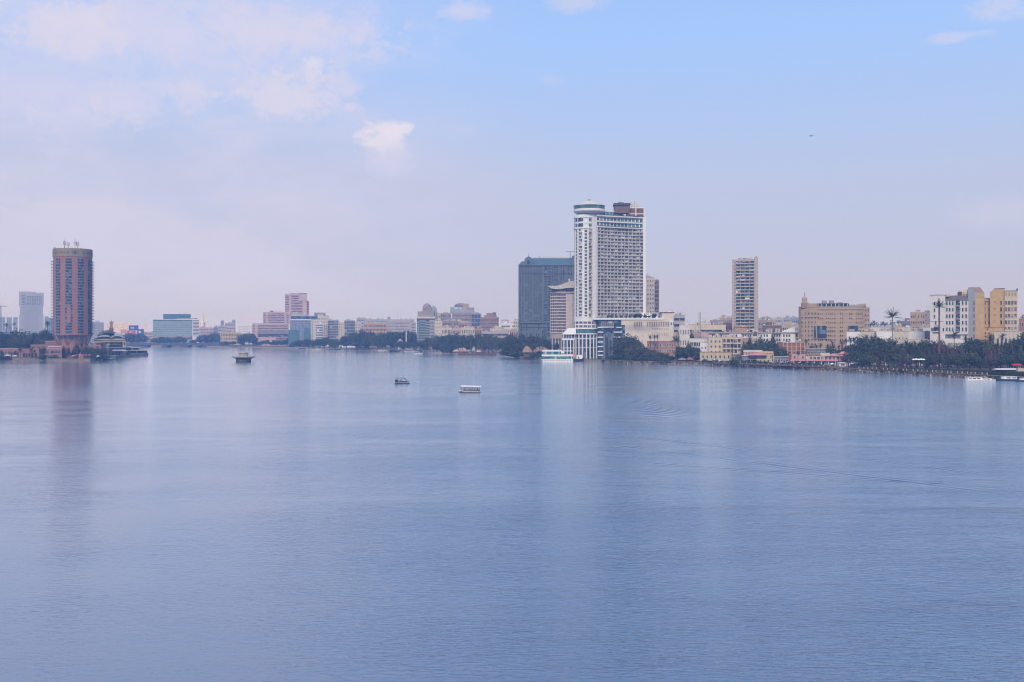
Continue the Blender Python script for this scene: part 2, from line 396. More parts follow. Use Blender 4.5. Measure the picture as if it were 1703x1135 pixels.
class Facade:
    """collects placed items of one thing; the first 100 of each name become parts of their own, the rest one part of kind stuff"""
    def __init__(s, root, panes=None): s.root = root; s.p = {}; s.panes = panes
    def put(s, name, it, x, y, z, ang): s.p.setdefault(name, []).append((it, x, y, z, ang))
    def done(s):
        for name, lst in s.p.items():
            lim = 100
            lst_i, rest = (lst, []) if len(lst) <= lim else (lst[:lim - 1], lst[lim - 1:])
            for it, x, y, z, a in lst_i:
                if s.panes and name in s.panes:
                    if not hasattr(it, '_fr'):
                        fr, gl_ = MB(), MB()
                        for f, mi in zip(it.f, it.mi):
                            m = it.ms[mi]; (gl_ if m.name.startswith('glass') else fr).face([it.v[j] for j in f], m)
                        it._fr = fr.mesh(name); it._gl = gl_.mesh(s.panes[name])
                    w = put(name, it._fr, s.root, (x, y, z), a); put(s.panes[name], it._gl, w); continue
                if not hasattr(it, '_me'): it._me = it.mesh(name)
                put(name, it._me, s.root, (x, y, z), a)
            if rest:
                b = MB()
                for it, x, y, z, a in rest: b.add(it, Matrix.Translation((x, y, z)) @ Matrix.Rotation(a, 4, 'Z'))
                b.build(name, s.root, kind='stuff')
def grid(fa, name, it, p0, p1, z0, z1, rows, cols, keep=None, rnd=None, zoff=0.0, proud=0.0):
    """rows x cols of an item on the wall from p0 to p1 (outside is to the right of that direction)"""
    dx, dy = p1[0] - p0[0], p1[1] - p0[1]; a = math.atan2(dy, dx); nx, ny = math.sin(a), -math.cos(a)
    for r in range(rows - 1, -1, -1):
        for c in range(cols):
            if keep and not keep(r, c): continue
            t = (c + 0.5) / cols; z = z0 + (z1 - z0) * r / rows + zoff
            fa.put(name, it(r, c) if callable(it) else it, p0[0] + dx * t + nx * proud, p0[1] + dy * t + ny * proud, z, a)

# ---------------------------------------------------------------- palette (real-world base colours, one with sunlight painted in)
M = {}
def mk(name, c, **k): M[name] = mat(name, c + (1,) if len(c) == 3 else c, **k)
mk('white', (0.71, 0.695, 0.69), noise=0.05, streak=0.12); mk('offwhite', (0.60, 0.575, 0.54), noise=0.08, streak=0.25)
mk('cream', (0.56, 0.50, 0.41), noise=0.08, streak=0.2); mk('beige', (0.42, 0.34, 0.26), noise=0.1, streak=0.25)
mk('tan', (0.40, 0.285, 0.18), noise=0.1, streak=0.25); mk('yellow', (0.46, 0.35, 0.20), noise=0.07, streak=0.2)
mk('pale_yellow', (0.55, 0.45, 0.24), noise=0.08, streak=0.25); mk('brown', (0.17, 0.115, 0.095), noise=0.15, streak=0.2)
mk('pink', (0.295, 0.15, 0.135), noise=0.06, streak=0.15); mk('pale_pink', (0.48, 0.355, 0.33), noise=0.08, streak=0.15)
mk('rose', (0.55, 0.25, 0.22), noise=0.1); mk('red_tile', (0.36, 0.12, 0.09), noise=0.2, nscale=1.0)
mk('terracotta', (0.33, 0.16, 0.10), noise=0.15, streak=0.2); mk('orange', (0.44, 0.29, 0.19), noise=0.1, streak=0.2)
mk('brick', (0.26, 0.13, 0.10), noise=0.2); mk('grey', (0.33, 0.32, 0.33), noise=0.12, streak=0.2)
mk('dark_grey', (0.085, 0.085, 0.10), noise=0.15); mk('slate', (0.17, 0.165, 0.185), noise=0.1, streak=0.2)
mk('mauve', (0.29, 0.235, 0.24), noise=0.1, streak=0.2); mk('lilac', (0.40, 0.365, 0.39), noise=0.1, streak=0.2)
mk('four', (0.12, 0.14, 0.15), noise=0.08, streak=0.15); mk('teal_roof', (0.07, 0.135, 0.17), noise=0.12)
mk('concrete', (0.44, 0.40, 0.36), noise=0.12, streak=0.3); mk('gold_band', (0.25, 0.20, 0.13), noise=0.06)
mk('ink', (0.03, 0.035, 0.06), noise=0); mk('teal', (0.06, 0.13, 0.15), noise=0.1); mk('blue_paint', (0.03, 0.17, 0.33), noise=0.05)
mk('steel', (0.20, 0.21, 0.23), noise=0.1, rough=0.5, metal=0.3); mk('aqua', (0.27, 0.325, 0.35), noise=0.08, streak=0.15)
mk('stone', (0.27, 0.22, 0.17), noise=0.25, nscale=0.9); mk('soil', (0.10, 0.085, 0.06), noise=0.3, nscale=0.2)
mk('asphalt', (0.06, 0.06, 0.065), noise=0.15); mk('red', (0.42, 0.035, 0.05), noise=0.08); mk('green_net', (0.075, 0.155, 0.185), noise=0.15)
mk('gold', (0.85, 0.55, 0.25), noise=0.05); mk('sunpainted', (0.86, 0.66, 0.50), noise=0.05); mk('hull_blue', (0.025, 0.05, 0.11), noise=0.05, rough=0.35, spec=0.5)  # pale warm one: a far patch of sun put into the base colour
mk('hull_white', (0.78, 0.78, 0.78), noise=0.04, rough=0.35, spec=0.5); mk('canvas', (0.78, 0.77, 0.74), noise=0.04); mk('wood', (0.13, 0.075, 0.05), noise=0.2, nscale=2)
mk('thatch', (0.33, 0.22, 0.14), noise=0.25, nscale=1.5); mk('bark', (0.10, 0.07, 0.05), noise=0.25, nscale=3); mk('palm_bark', (0.10, 0.065, 0.052), noise=0.25, nscale=3)
mk('grey_bark', (0.17, 0.14, 0.13), noise=0.2, nscale=3); mk('red_bark', (0.15, 0.075, 0.068), noise=0.2, nscale=3); mk('thatch_pink', (0.40, 0.22, 0.18), noise=0.2, nscale=1.5)
mk('poster', (0.06, 0.08, 0.28), noise=0.3, nscale=0.4); mk('poster_pink', (0.45, 0.10, 0.18), noise=0.3, nscale=0.4); mk('skin', (0.30, 0.17, 0.11), noise=0)
mk('cloth_dark', (0.03, 0.03, 0.04), noise=0.1); mk('cloth_blue', (0.06, 0.10, 0.22), noise=0.1); mk('cloth_pale', (0.55, 0.52, 0.5), noise=0.1); mk('cloth_red', (0.35, 0.05, 0.06), noise=0.1)
mk('fountain_stone', (0.40, 0.36, 0.30), noise=0.15, nscale=1.0, streak=0.3); mk('hill_rock', (0.30, 0.25, 0.20), noise=0.2, nscale=0.01)
GL = glass('glass_dark', (0.028, 0.036, 0.050)); GB = glass('glass_blue', (0.032, 0.052, 0.078)); GT = glass('glass_teal', (0.05, 0.145, 0.15), vary=0.25, scale=0.5)
GC = glass('glass_curtain', (0.16, 0.155, 0.155), vary=0.6, scale=0.35); GM = glass('glass_mauve', (0.07, 0.055, 0.075)); GA = glass('glass_aqua', (0.10, 0.19, 0.22), vary=0.2)
def leafmat(name, c, v=0.5, sc_=0.5):
    m = bpy.data.materials.new(name); m.use_nodes = True; t = m.node_tree; t.nodes.clear(); q = NG(t)
    d = q.n('ShaderNodeBsdfPrincipled'); out = q.n('ShaderNodeOutputMaterial'); q.link(d.outputs[0], out.inputs[0])
    geo = q.n('ShaderNodeNewGeometry'); oi = q.n('ShaderNodeObjectInfo')
    a = q.noise(geo.outputs['Position'], sc_, 2, 0.5); r = geo.outputs['Random Per Island']
    f = q.m('ADD', q.m('MULTIPLY', q.smooth(a, 0.35, 0.65), 0.5), q.m('MULTIPLY', r, 0.5))
    c1 = q.mix(f, tuple(x * (1 - v) for x in c) + (1,), tuple(x * (1 + v) for x in c) + (1,))
    c2 = q.mix(q.m('MULTIPLY', oi.outputs['Random'], 0.45), c1, (c[0] * 1.5, c[1] * 1.05, c[2] * 0.8, 1))
    q.link(c2, d.inputs['Base Color']); d.inputs['Roughness'].default_value = 0.6; d.inputs['Specular IOR Level'].default_value = 0.25
    return m
M['leaf'] = leafmat('leaf_dark', (0.040, 0.059, 0.018), .8); M['leaf_olive'] = leafmat('leaf_olive', (0.068, 0.076, 0.025), .7); M['leaf_blue'] = leafmat('leaf_pine', (0.030, 0.044, 0.020))
M['frond'] = leafmat('frond_green', (0.046, 0.062, 0.020)); M['dry'] = leafmat('dry_brown_leaf', (0.085, 0.06, 0.048)); M['grass'] = leafmat('grass_blades', (0.055, 0.085, 0.035))

# ---------------------------------------------------------------- roof clutter, shared meshes
def _cl():
    d = {}
    b = MB(); b.box(-2, 2, -1.5, 1.5, 0, 2.6, M['concrete']); b.box(-2.2, 2.2, -1.7, 1.7, 2.6, 2.8, M['offwhite']); b.box(-0.5, 0.4, -1.54, -1.5, 0, 2.0, M['brown']); d['roof_hut'] = b.mesh('roof_hut')
    b = MB(); b.lathe([(0.7, 0.8), (0.75, 1.0), (0.75, 2.2), (0.3, 2.5)], M['offwhite'], 10)
    for sx in (-.5, .5):
        for sy in (-.5, .5): b.tube((sx, sy, 0), (sx, sy, 0.85), .06, .06, M['steel'], 4)
    d['water_tank'] = b.mesh('water_tank')
    b = MB(); b.tube((0, 0, 0), (0, 0, 1.2), .05, .05, M['steel'], 4)
    for k in range(8):
        t0, t1 = math.pi * k / 4, math.pi * (k + 1) / 4
        b.face([(0, 0.1, 1.2), (0.7 * math.cos(t0), -0.15, 1.3 + 0.7 * math.sin(t0)), (0.7 * math.cos(t1), -0.15, 1.3 + 0.7 * math.sin(t1))], M['white'])
    d['satellite_dish'] = b.mesh('satellite_dish')
    b = MB(); b.box(-.9, .9, -.6, .6, 0.2, 1.4, M['grey']); b.lathe([(0.45, 1.4), (0.45, 1.5)], M['dark_grey'], 10); b.box(-.8, .8, -.5, .5, 0, .2, M['steel']); d['cooling_unit'] = b.mesh('cooling_unit')
    b = MB(); b.tube((0, 0, 0), (0, 0, 6), .08, .04, M['steel'], 4)
    for k in range(4): b.tube((-0.7 + k * .1, 0, 3.5 + k * .6), (0.7 - k * .1, 0, 3.5 + k * .6), .03, .03, M['steel'], 3)
    d['aerial'] = b.mesh('aerial')
    b = MB(); b.box(-.45, .45, -.4, 0, 0, .6, M['offwhite']); b.box(-.25, .25, -.42, -.4, .08, .52, M['dark_grey']); d['air_conditioner'] = b.mesh('air_conditioner')
    return d
CL = _cl()
def clutter(root, x0, x1, y0, y1, z, n, seed=0, kinds=('roof_hut', 'water_tank', 'satellite_dish', 'cooling_unit', 'aerial')):
    rd = random.Random(seed)
    for k in range(n):
        kd = rd.choice(kinds); mx = 2.3 if kd == 'roof_hut' else 1.0
        if x1 - x0 < 2 * mx + 1: kd = 'satellite_dish'; mx = 0.4
        put(kd, CL[kd], root, (rd.uniform(x0 + mx, x1 - mx), rd.uniform(y0 + min(mx, 2), max(y0 + mx + .1, y1 - mx)), z), rd.choice((0, 0, 0.4, 1.57, -0.3)))

# ---------------------------------------------------------------- generic block of flats / offices
LAND = 2.0
def block(name, label, px0, px1, pt, Y, wall, rows, cols, cat='building', dep=18, style='win', ww=0.5, wh=0.5, gm=None, fm=None, base=LAND,
          lo=1.0, hi=1.2, edge=0.03, yaw=0.0, side=None, clut=3, seed=None, group=None, band=None, roofm=None, keep=None, cornice=True, ac=0, lod=None, pb=None, extra=None):
    gm = gm or GL; fm = fm or M[wall] if isinstance(wall, str) else wall; wm_ = M[wall] if isinstance(wall, str) else wall
    if fm is wm_: fm = M['offwhite'] if style == 'win' else wm_
    Y = yf((px0 + px1) / 2, Y); x0, x1 = wx(px0, Y), wx(px1, Y); w = x1 - x0; H = wz(pt, Y) - base
    root = thing(name, label, cat, ((x0 + x1) / 2, Y, base), 0, group); aim(root)
    seed = seed if seed is not None else int(px0 * 7 + pt)
    b = MB(); hw = w / 2
    b.box(-hw, hw, 0, dep, 0, H - 0.9, wm_)
    # parapet as four butted walls
    b.box(-hw, hw, 0, 0.3, H - 0.9, H, wm_); b.box(-hw, hw, dep - 0.3, dep, H - 0.9, H, wm_)
    b.box(-hw, -hw + 0.3, 0.3, dep - 0.3, H - 0.9, H, wm_); b.box(hw - 0.3, hw, 0.3, dep - 0.3, H - 0.9, H, wm_)
    b.build('wall', root)
    if cornice:
        b = MB(); b.box(-hw - 0.25, hw + 0.25, -0.25, dep + 0.25, H, H + 0.22, roofm or fm); b.build('cornice', root)
    if band:      # proud string courses at every storey
        b = MB()
        for r in range(1, rows + 1):
            z = lo + (H - hi - lo) * r / rows; b.box(-hw - 0.12, hw + 0.12, -0.12, dep + 0.12, z - 0.28, z - 0.05, M[band])
        b.build('string_course', root)
    if lod is None: lod = 0 if Y < 1000 else 1
    fa = Facade(root); e = w * edge
    rk = random.Random(seed + 5); miss = {(r, c) for r in range(rows) for c in range(cols) if rk.random() < .05} if rows * cols > 20 and not keep else set()
    if miss: keep = lambda r, c: (r, c) not in miss
    def cells(p0, p1, n, width):
        bay = width / n; sh = (H - hi - lo) / rows
        if style == 'win': it = win_item(bay * ww, sh * wh, fm, gm, lod); grid(fa, 'window', it, p0, p1, lo, H - hi, rows, n, keep, zoff=sh * (1 - wh) * 0.5)
        elif style == 'bal': it = bal_item(bay * min(ww * 1.6, 0.98), sh, fm, gm, 1.0, min(1.0, sh * 0.34)); grid(fa, 'balcony', it, p0, p1, lo, H - hi, rows, n, keep)
        elif style == 'strip': it = win_item(bay * ww, sh * wh, fm, gm, 1); grid(fa, 'window', it, p0, p1, lo, H - hi, rows, n, keep, zoff=sh * (1 - wh) * 0.5)
        elif style == 'arch': it = arch_item(bay * ww, sh * wh, fm, gm); grid(fa, 'window', it, p0, p1, lo, H - hi, rows, n, keep, zoff=sh * (1 - wh) * 0.5)
        return bay, sh
    bay, sh = cells((-hw + e, 0), (hw - e, 0), cols, w - 2 * e)
    if side is None: side = max(1, int(dep / bay)) if bay < 6 else 2
    if side:
        nd = side
        if root.location.x * math.cos(R(yaw)) + 0 * math.sin(R(yaw)) < -20 or yaw < -3: cells((hw, 1.0), (hw, dep - 1.0), nd, dep - 2)
        if root.location.x > 20 or yaw > 3: cells((-hw, dep - 1.0), (-hw, 1.0), nd, dep - 2)
    rd = random.Random(seed)
    if style == 'win' and rows * cols > 14 and Y < 1700: ac = ac or rows * cols // 14
    for k in range(ac):
        r, c = rd.randrange(rows), rd.randrange(cols)
        put('air_conditioner', CL['air_conditioner'], root, (-hw + e + (c + 1) * bay * 1.0 - bay * .02 if c < cols - 1 else -hw + e + c * bay, 0, lo + sh * (r + 0.25)))
    fa.done()
    if clut: clutter(root, -hw + 0.5, hw - 0.5, 1, min(dep - 1, 10), H - 0.9, int(clut * 2.4), seed)
    if clut > 1 and w > 7 and rd.random() < .7:      # a set-back attic storey
        b = MB(); a0 = rd.uniform(-hw * .8, 0); a1 = a0 + rd.uniform(.3, .8) * hw; hh = rd.uniform(2.2, 3.6); b.box(a0, a1, 3, min(dep - 2, 11), H - .9, H + hh, wm_); b.box(a0 - .2, a1 + .2, 2.8, min(dep - 1.8, 11.2), H + hh, H + hh + .2, M['concrete'])
        b.box(a0 + .5, a0 + 1.4, 2.95, 3, H + .2, H + 1.5, gm); b.build('attic', root)
    if extra: extra(root, w, H, dep)
    return root, w, H
def dims(root, px, py, Y=None):
    """local x and z of a photo pixel on the plane of the thing's front"""
    Y = Y or root.location.y
    return wx(px, Y) - root.location.x, wz(py, Y) - root.location.z
ORD = 'first second third fourth fifth sixth seventh eighth ninth tenth eleventh twelfth thirteenth fourteenth fifteenth sixteenth seventeenth eighteenth nineteenth twentieth'.split()
ORD += ['twenty-' + x for x in ORD[:9]] + ['thirtieth'] + ['thirty-' + x for x in ORD[:9]] + ['fortieth'] + ['forty-' + x for x in ORD[:9]] + ['fiftieth'] + ['fifty-' + x for x in ORD[:9]]

mk('grid_lt', (0.42, 0.395, 0.385), noise=0.08)
mk('grid_dk', (0.34, 0.32, 0.32), noise=0.1)
mk('cream_pod', (0.62, 0.545, 0.47), noise=0.06, streak=0.2)
mk('beige_lt', (0.55, 0.47, 0.41), noise=0.1, streak=0.3)
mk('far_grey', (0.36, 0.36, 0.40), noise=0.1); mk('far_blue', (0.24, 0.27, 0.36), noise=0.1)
mk('semi_pink', (0.50, 0.37, 0.38), noise=0.06, streak=0.1)
mk('brick_mauve', (0.28, 0.18, 0.175), noise=0.1)
mk('rose_brown', (0.36, 0.2, 0.19), noise=0.1)
mk('resid', (0.42, 0.36, 0.32), noise=0.08, streak=0.25)
mk('pale_cream', (0.56, 0.47, 0.33), noise=0.08, streak=0.2)
mk('club_yellow', (0.50, 0.42, 0.27), noise=0.08, streak=0.2)
mk('rose_lt', (0.55, 0.27, 0.25), noise=0.1)
mk('orange_lt', (0.58, 0.34, 0.18), noise=0.08, streak=0.15)
mk('hotel_tan', (0.40, 0.30, 0.21), noise=0.08, streak=0.2); mk('hotel_tan_lt', (0.50, 0.37, 0.25), noise=0.05)
mk('hotel_white', (0.60, 0.58, 0.56), noise=0.07, streak=0.25); mk('hotel_yellow', (0.50, 0.34, 0.165), noise=0.07, streak=0.15); mk('roof_slate', (0.15, 0.125, 0.13), noise=0.25, nscale=1.4); mk('brown_lt', (0.30, 0.21, 0.165), noise=0.12)
mk('range_pink', (0.45, 0.31, 0.29), noise=0.1, streak=0.2)
mk('fount_dark', (0.13, 0.125, 0.125), noise=0.3, nscale=1.2, streak=0.4)
mk('hull_dark', (0.035, 0.04, 0.06), noise=0.1)
# ---------------------------------------------------------------- land and quays
def shore(pts): return [((px - CX) / F * shoreY(py), shoreY(py)) for px, py in pts]
RIGHT = shore([(2100, 668), (1850, 645), (1703, 634), (1600, 628.5), (1500, 622.5), (1400, 617.5), (1300, 613), (1200, 609.5), (1160, 608), (1100, 606.5), (1040, 605), (1000, 602.5), (940, 600.5),
               (900, 598.5), (860, 595.5), (838, 590.5), (822, 587.6), (760, 586), (700, 585), (640, 583.6), (600, 582.4), (540, 581), (500, 579.8), (430, 578.6), (372, 577.6)])
def land(name, pts, z, m_top, m_side, lip=0.35):
    b = MB(); n = len(pts)
    b.face([(x, y, z) for x, y in pts], m_top)
    for j in range(n):
        (x0, y0), (x1, y1) = pts[j], pts[(j + 1) % n]
        b.face([(x0, y0, -2), (x1, y1, -2), (x1, y1, z), (x0, y0, z)], m_side)
    o = b.build(name, kind='structure'); return o
land('east_bank_ground', list(reversed(RIGHT + [(-760, 1950), (-6500, 2250), (-6500, 7200), (6500, 7200), (6500, 200), (700, 100)])) , LAND, M['soil'], M['stone'])
LEFT = shore([(-140, 596.5), (-20, 597.5), (60, 599.0), (110, 600.6), (150, 600.2), (180, 597.6), (205, 594), (232, 592.0), (246, 589.6), (240, 587.2), (214, 583.0), (200, 580.0), (196, 578.2)])
land('island_ground', LEFT + [(-690, 1900), (-3500, 1900), (-3500, 800)], 1.6, M['soil'], M['stone'])
def copings(name, pts, z, m, w=0.9, h=0.35):
    """low stone coping along a quay edge"""
    b = MB()
    for (x0, y0), (x1, y1) in zip(pts, pts[1:]):
        d = Vector((x1 - x0, y1 - y0)); L_ = d.length; d /= L_; nx, ny = -d.y, d.x
        T = lambda p, x0=x0, y0=y0, d=d, nx=nx, ny=ny: (x0 + d.x * p[0] + nx * p[1], y0 + d.y * p[0] + ny * p[1], p[2])
        b.box(0, L_, -w / 2, w / 2, z, z + h, m, T)
    return b.build(name, kind='structure')
copings('quay_kerb', RIGHT[1:12], LAND + 0.004, M['stone']); copings('island_kerb', LEFT[1:9], 1.604, M['stone'])
# far hills beyond the city on the right
def hills():
    rd = random.Random(5); b = MB(); n = 60; Y0 = 5600.0
    prof = []
    for k in range(n + 1):
        px = 1380 + (1900 - 1380) * k / n
        hh = 4 + 24 * math.exp(-((px - 1545) / 75.0) ** 2) + 12 * math.exp(-((px - 1660) / 60.0) ** 2) + 5 * math.exp(-((px - 1430) / 30.0) ** 2) + 1.5 * math.sin(px * 0.11) + rd.uniform(-.8, .8)
        prof.append((wx(px, Y0), hh / F * Y0 + 20))
    for k in range(n):
        (x0, h0), (x1, h1) = prof[k], prof[k + 1]
        b.face([(x0, Y0 - 500, 0), (x1, Y0 - 500, 0), (x1, Y0 - 120, h1 * 0.55), (x0, Y0 - 120, h0 * 0.55)], M['hill_rock'])
        b.face([(x0, Y0 - 120, h0 * 0.55), (x1, Y0 - 120, h1 * 0.55), (x1, Y0, h1), (x0, Y0, h0)], M['hill_rock'])
        b.face([(x0, Y0, h0), (x1, Y0, h1), (x1, Y0 + 600, 0), (x0, Y0 + 600, 0)], M['hill_rock'])
    b.build('hills', kind='structure')
hills()
# ---------------------------------------------------------------- round pink hotel tower on the island
def text_mesh(s, size, ext=0.08):
    cu = bpy.data.curves.new('lettering', 'FONT'); cu.body = s; cu.size = size; cu.extrude = ext; cu.align_x = 'CENTER'; cu.resolution_u = 2
    o = bpy.data.objects.new('lettering', cu); col.objects.link(o)
    dg = bpy.context.evaluated_depsgraph_get(); me = bpy.data.meshes.new_from_object(o.evaluated_get(dg))
    vs = [tuple(v.co) for v in me.vertices]; fs = [tuple(p.vertices) for p in me.polygons]
    bpy.data.objects.remove(o); bpy.data.curves.remove(cu); bpy.data.meshes.remove(me)
    return vs, fs
def add_text(b, s, size, m, T, ext=0.08):
    vs, fs = text_mesh(s, size, ext); i = len(b.v); b.v += [T(v) for v in vs]; b.f += [tuple(i + j for j in f) for f in fs]; b.mi += [b._m(m)] * len(fs)
def sofi():
    Y = 930.0; Rr = 16.7; cx = wx(121, Y)
    root = thing('round_hotel_tower', 'tall round pink hotel tower with a lettered beige crown band', 'hotel tower', (cx, Y, LAND - 0.4)); root.rotation_euler = (0, 0, R(23.8))
    g0 = root.location.z; Z = lambda py: wz(py, Y - Rr) - g0
    PK = M['pink']
    zt, zb, z0 = Z(427), Z(556), Z(429)
    b = MB(); b.lathe([(Rr, zb), (Rr, zt + 0.0)], PK, 60)
    b.build('wall', root, smooth=False)
    b = MB(); b.lathe([(Rr + 0.25, zt), (Rr + 0.45, zt + 0.3), (Rr + 0.45, Z(413.4)), (Rr + 0.1, Z(412.6))], M['gold_band'], 72); b.build('crown_band', root)
    b = MB(); b.lathe([(Rr + 0.5, zb - 0.9), (Rr + 0.5, zb - 0.002)], PK, 60); b.lathe([(Rr - 6.5, Z(572)), (Rr - 5.0, zb - 3.4), (Rr - 2.0, zb - 0.95)], M['mauve'], 48, cap=False); b.lathe([(Rr - 5, -1), (Rr - 5, Z(568))], PK, 48); b.build('base_ring', root)
    for k in range(20):
        a = R(k * 18 + 4); a2 = a + R(7 if k % 2 else -7); s = MB()
        s.tube((math.cos(a) * (Rr + .1), math.sin(a) * (Rr + .1), zb - 0.7), (math.cos(a2) * (Rr - 4.2), math.sin(a2) * (Rr - 4.2), Z(574)), 0.42, 0.42, PK, 5); s.build('strut', root)
    fa = Facade(root, {'balcony': 'balcony_door'}); rows = 26; sh = (z0 - 0.5 - zb) / rows
    it = bal_item(2.75, sh, PK, GB, 0.55, 0.72, True, False, M['slate']); it2 = bal_item(2.75, sh, M['dark_grey'], GB, 1.7, 0.9, True, False)
    order = [-12, 24, -48, 60, -84, 96, 132, 168, 204, 240]
    for c in order:
        for sg in (-1, 1):
            ang = c + sg * 4.7
            for r in range(rows - 1, -1, -1):
                if c == -12 and 4 <= r <= 9: continue
                th = R(-90 + ang); x, y = Rr * math.cos(th), Rr * math.sin(th)
                fa.put('balcony', it if abs(c) < 60 else it2, x, y, zb + sh * r + .1, th + R(90))
    nar = bal_item(1.5, sh, PK, GB, 0.5, 0.72, True, False, M['slate'])
    for r in range(4, 10):
        for da in (-8.6, 8.6):
            th = R(-90 - 12 + da); fa.put('balcony', nar, Rr * math.cos(th), Rr * math.sin(th), zb + sh * r + .1, th + R(90))
    fa.done()
    # vertical rib mouldings between the balcony stacks
    b = MB()
    for c in (-30, 6, 42, -66, 78):
        for da in (-6, 0, 6):
            th = R(-90 + c + da); b.tube((Rr * math.cos(th), Rr * math.sin(th), zb), (Rr * math.cos(th), Rr * math.sin(th), zt), .14, .14, PK, 4, False)
    b.build('moulding', root)
    # crown lettering and linked-ring emblem wrapped round the band
    b = MB(); zl = Z(421.6)
    def wrap(ch, deg, size):
        th0 = R(-90 + deg)
        def T(v):
            th = th0 + v[0] / (Rr + .5); rr = Rr + .52 + v[2]
            return (rr * math.cos(th), rr * math.sin(th), zl + v[1])
        add_text(b, ch, size, M['ink'], T)
    for ch, d in zip('GEZIRAH', (-65, -56, -48, -41.5, -34, -24.5, -14)): wrap(ch, d, 2.5)
    for ch, d in zip('EL', (-90, -81)): wrap(ch, d, 2.5)
    for ch, d in zip('SOFITEL', (33.6, 46, 58.5, 68, 79, 91, 103)): wrap(ch, d, 2.5)
    for dx in (-0.95, 0.95):
        for k in range(20):
            t0, t1 = 2 * math.pi * k / 20, 2 * math.pi * (k + 1) / 20
            def Pp(t, r): 
                th = R(-90 + 6.5) + (dx + r * 1.15 * math.cos(t)) / (Rr + .5); return ((Rr + .56) * math.cos(th), (Rr + .56) * math.sin(th), zl + 0.85 + r * math.sin(t))
            b.face([Pp(t0, 1.2), Pp(t1, 1.2), Pp(t1, 1.55), Pp(t0, 1.55)], M['ink'])
    for k in range(10):
        t0, t1 = 2 * math.pi * k / 10, 2 * math.pi * (k + 1) / 10
        th = lambda t, r: R(-90 + 6.5) + r * math.cos(t) / (Rr + .5)
        b.face([((Rr + .57) * math.cos(th(t, r)), (Rr + .57) * math.sin(th(t, r)), zl + .85 + r * 1.4 * math.sin(t)) for t, r in ((t0, .12), (t1, .12), (t1, .35), (t0, .35))], M['ink'])
    b.build('lettering', root)
    top = Z(413)
    for px, h, n in ((108.5, 8.5, 3), (114, 6.5, 3), (124.5, 10, 2), (128.6, 6.5, 4)):
        b = MB(); b.tube((0, 0, -1), (0, 0, h), .3, .14, M['ink'], 5)
        for k in range(n):
            for s in (-1, 1): b.box(s * .9 - .25, s * .9 + .25, -.2, .2, h * .45 + k * 1.1, h * .45 + k * 1.1 + .9, M['dark_grey']); b.tube((0, 0, h * .5 + k), (s * .9, 0, h * .5 + k), .06, .06, M['ink'], 3)
        b.build('antenna_mast', root, (wx(px, Y) - cx, -6, top))
    for px in (94, 120, 134): put('roof_hut', CL['cooling_unit'], root, (wx(px, Y) - cx, -9, top - .6))
sofi()

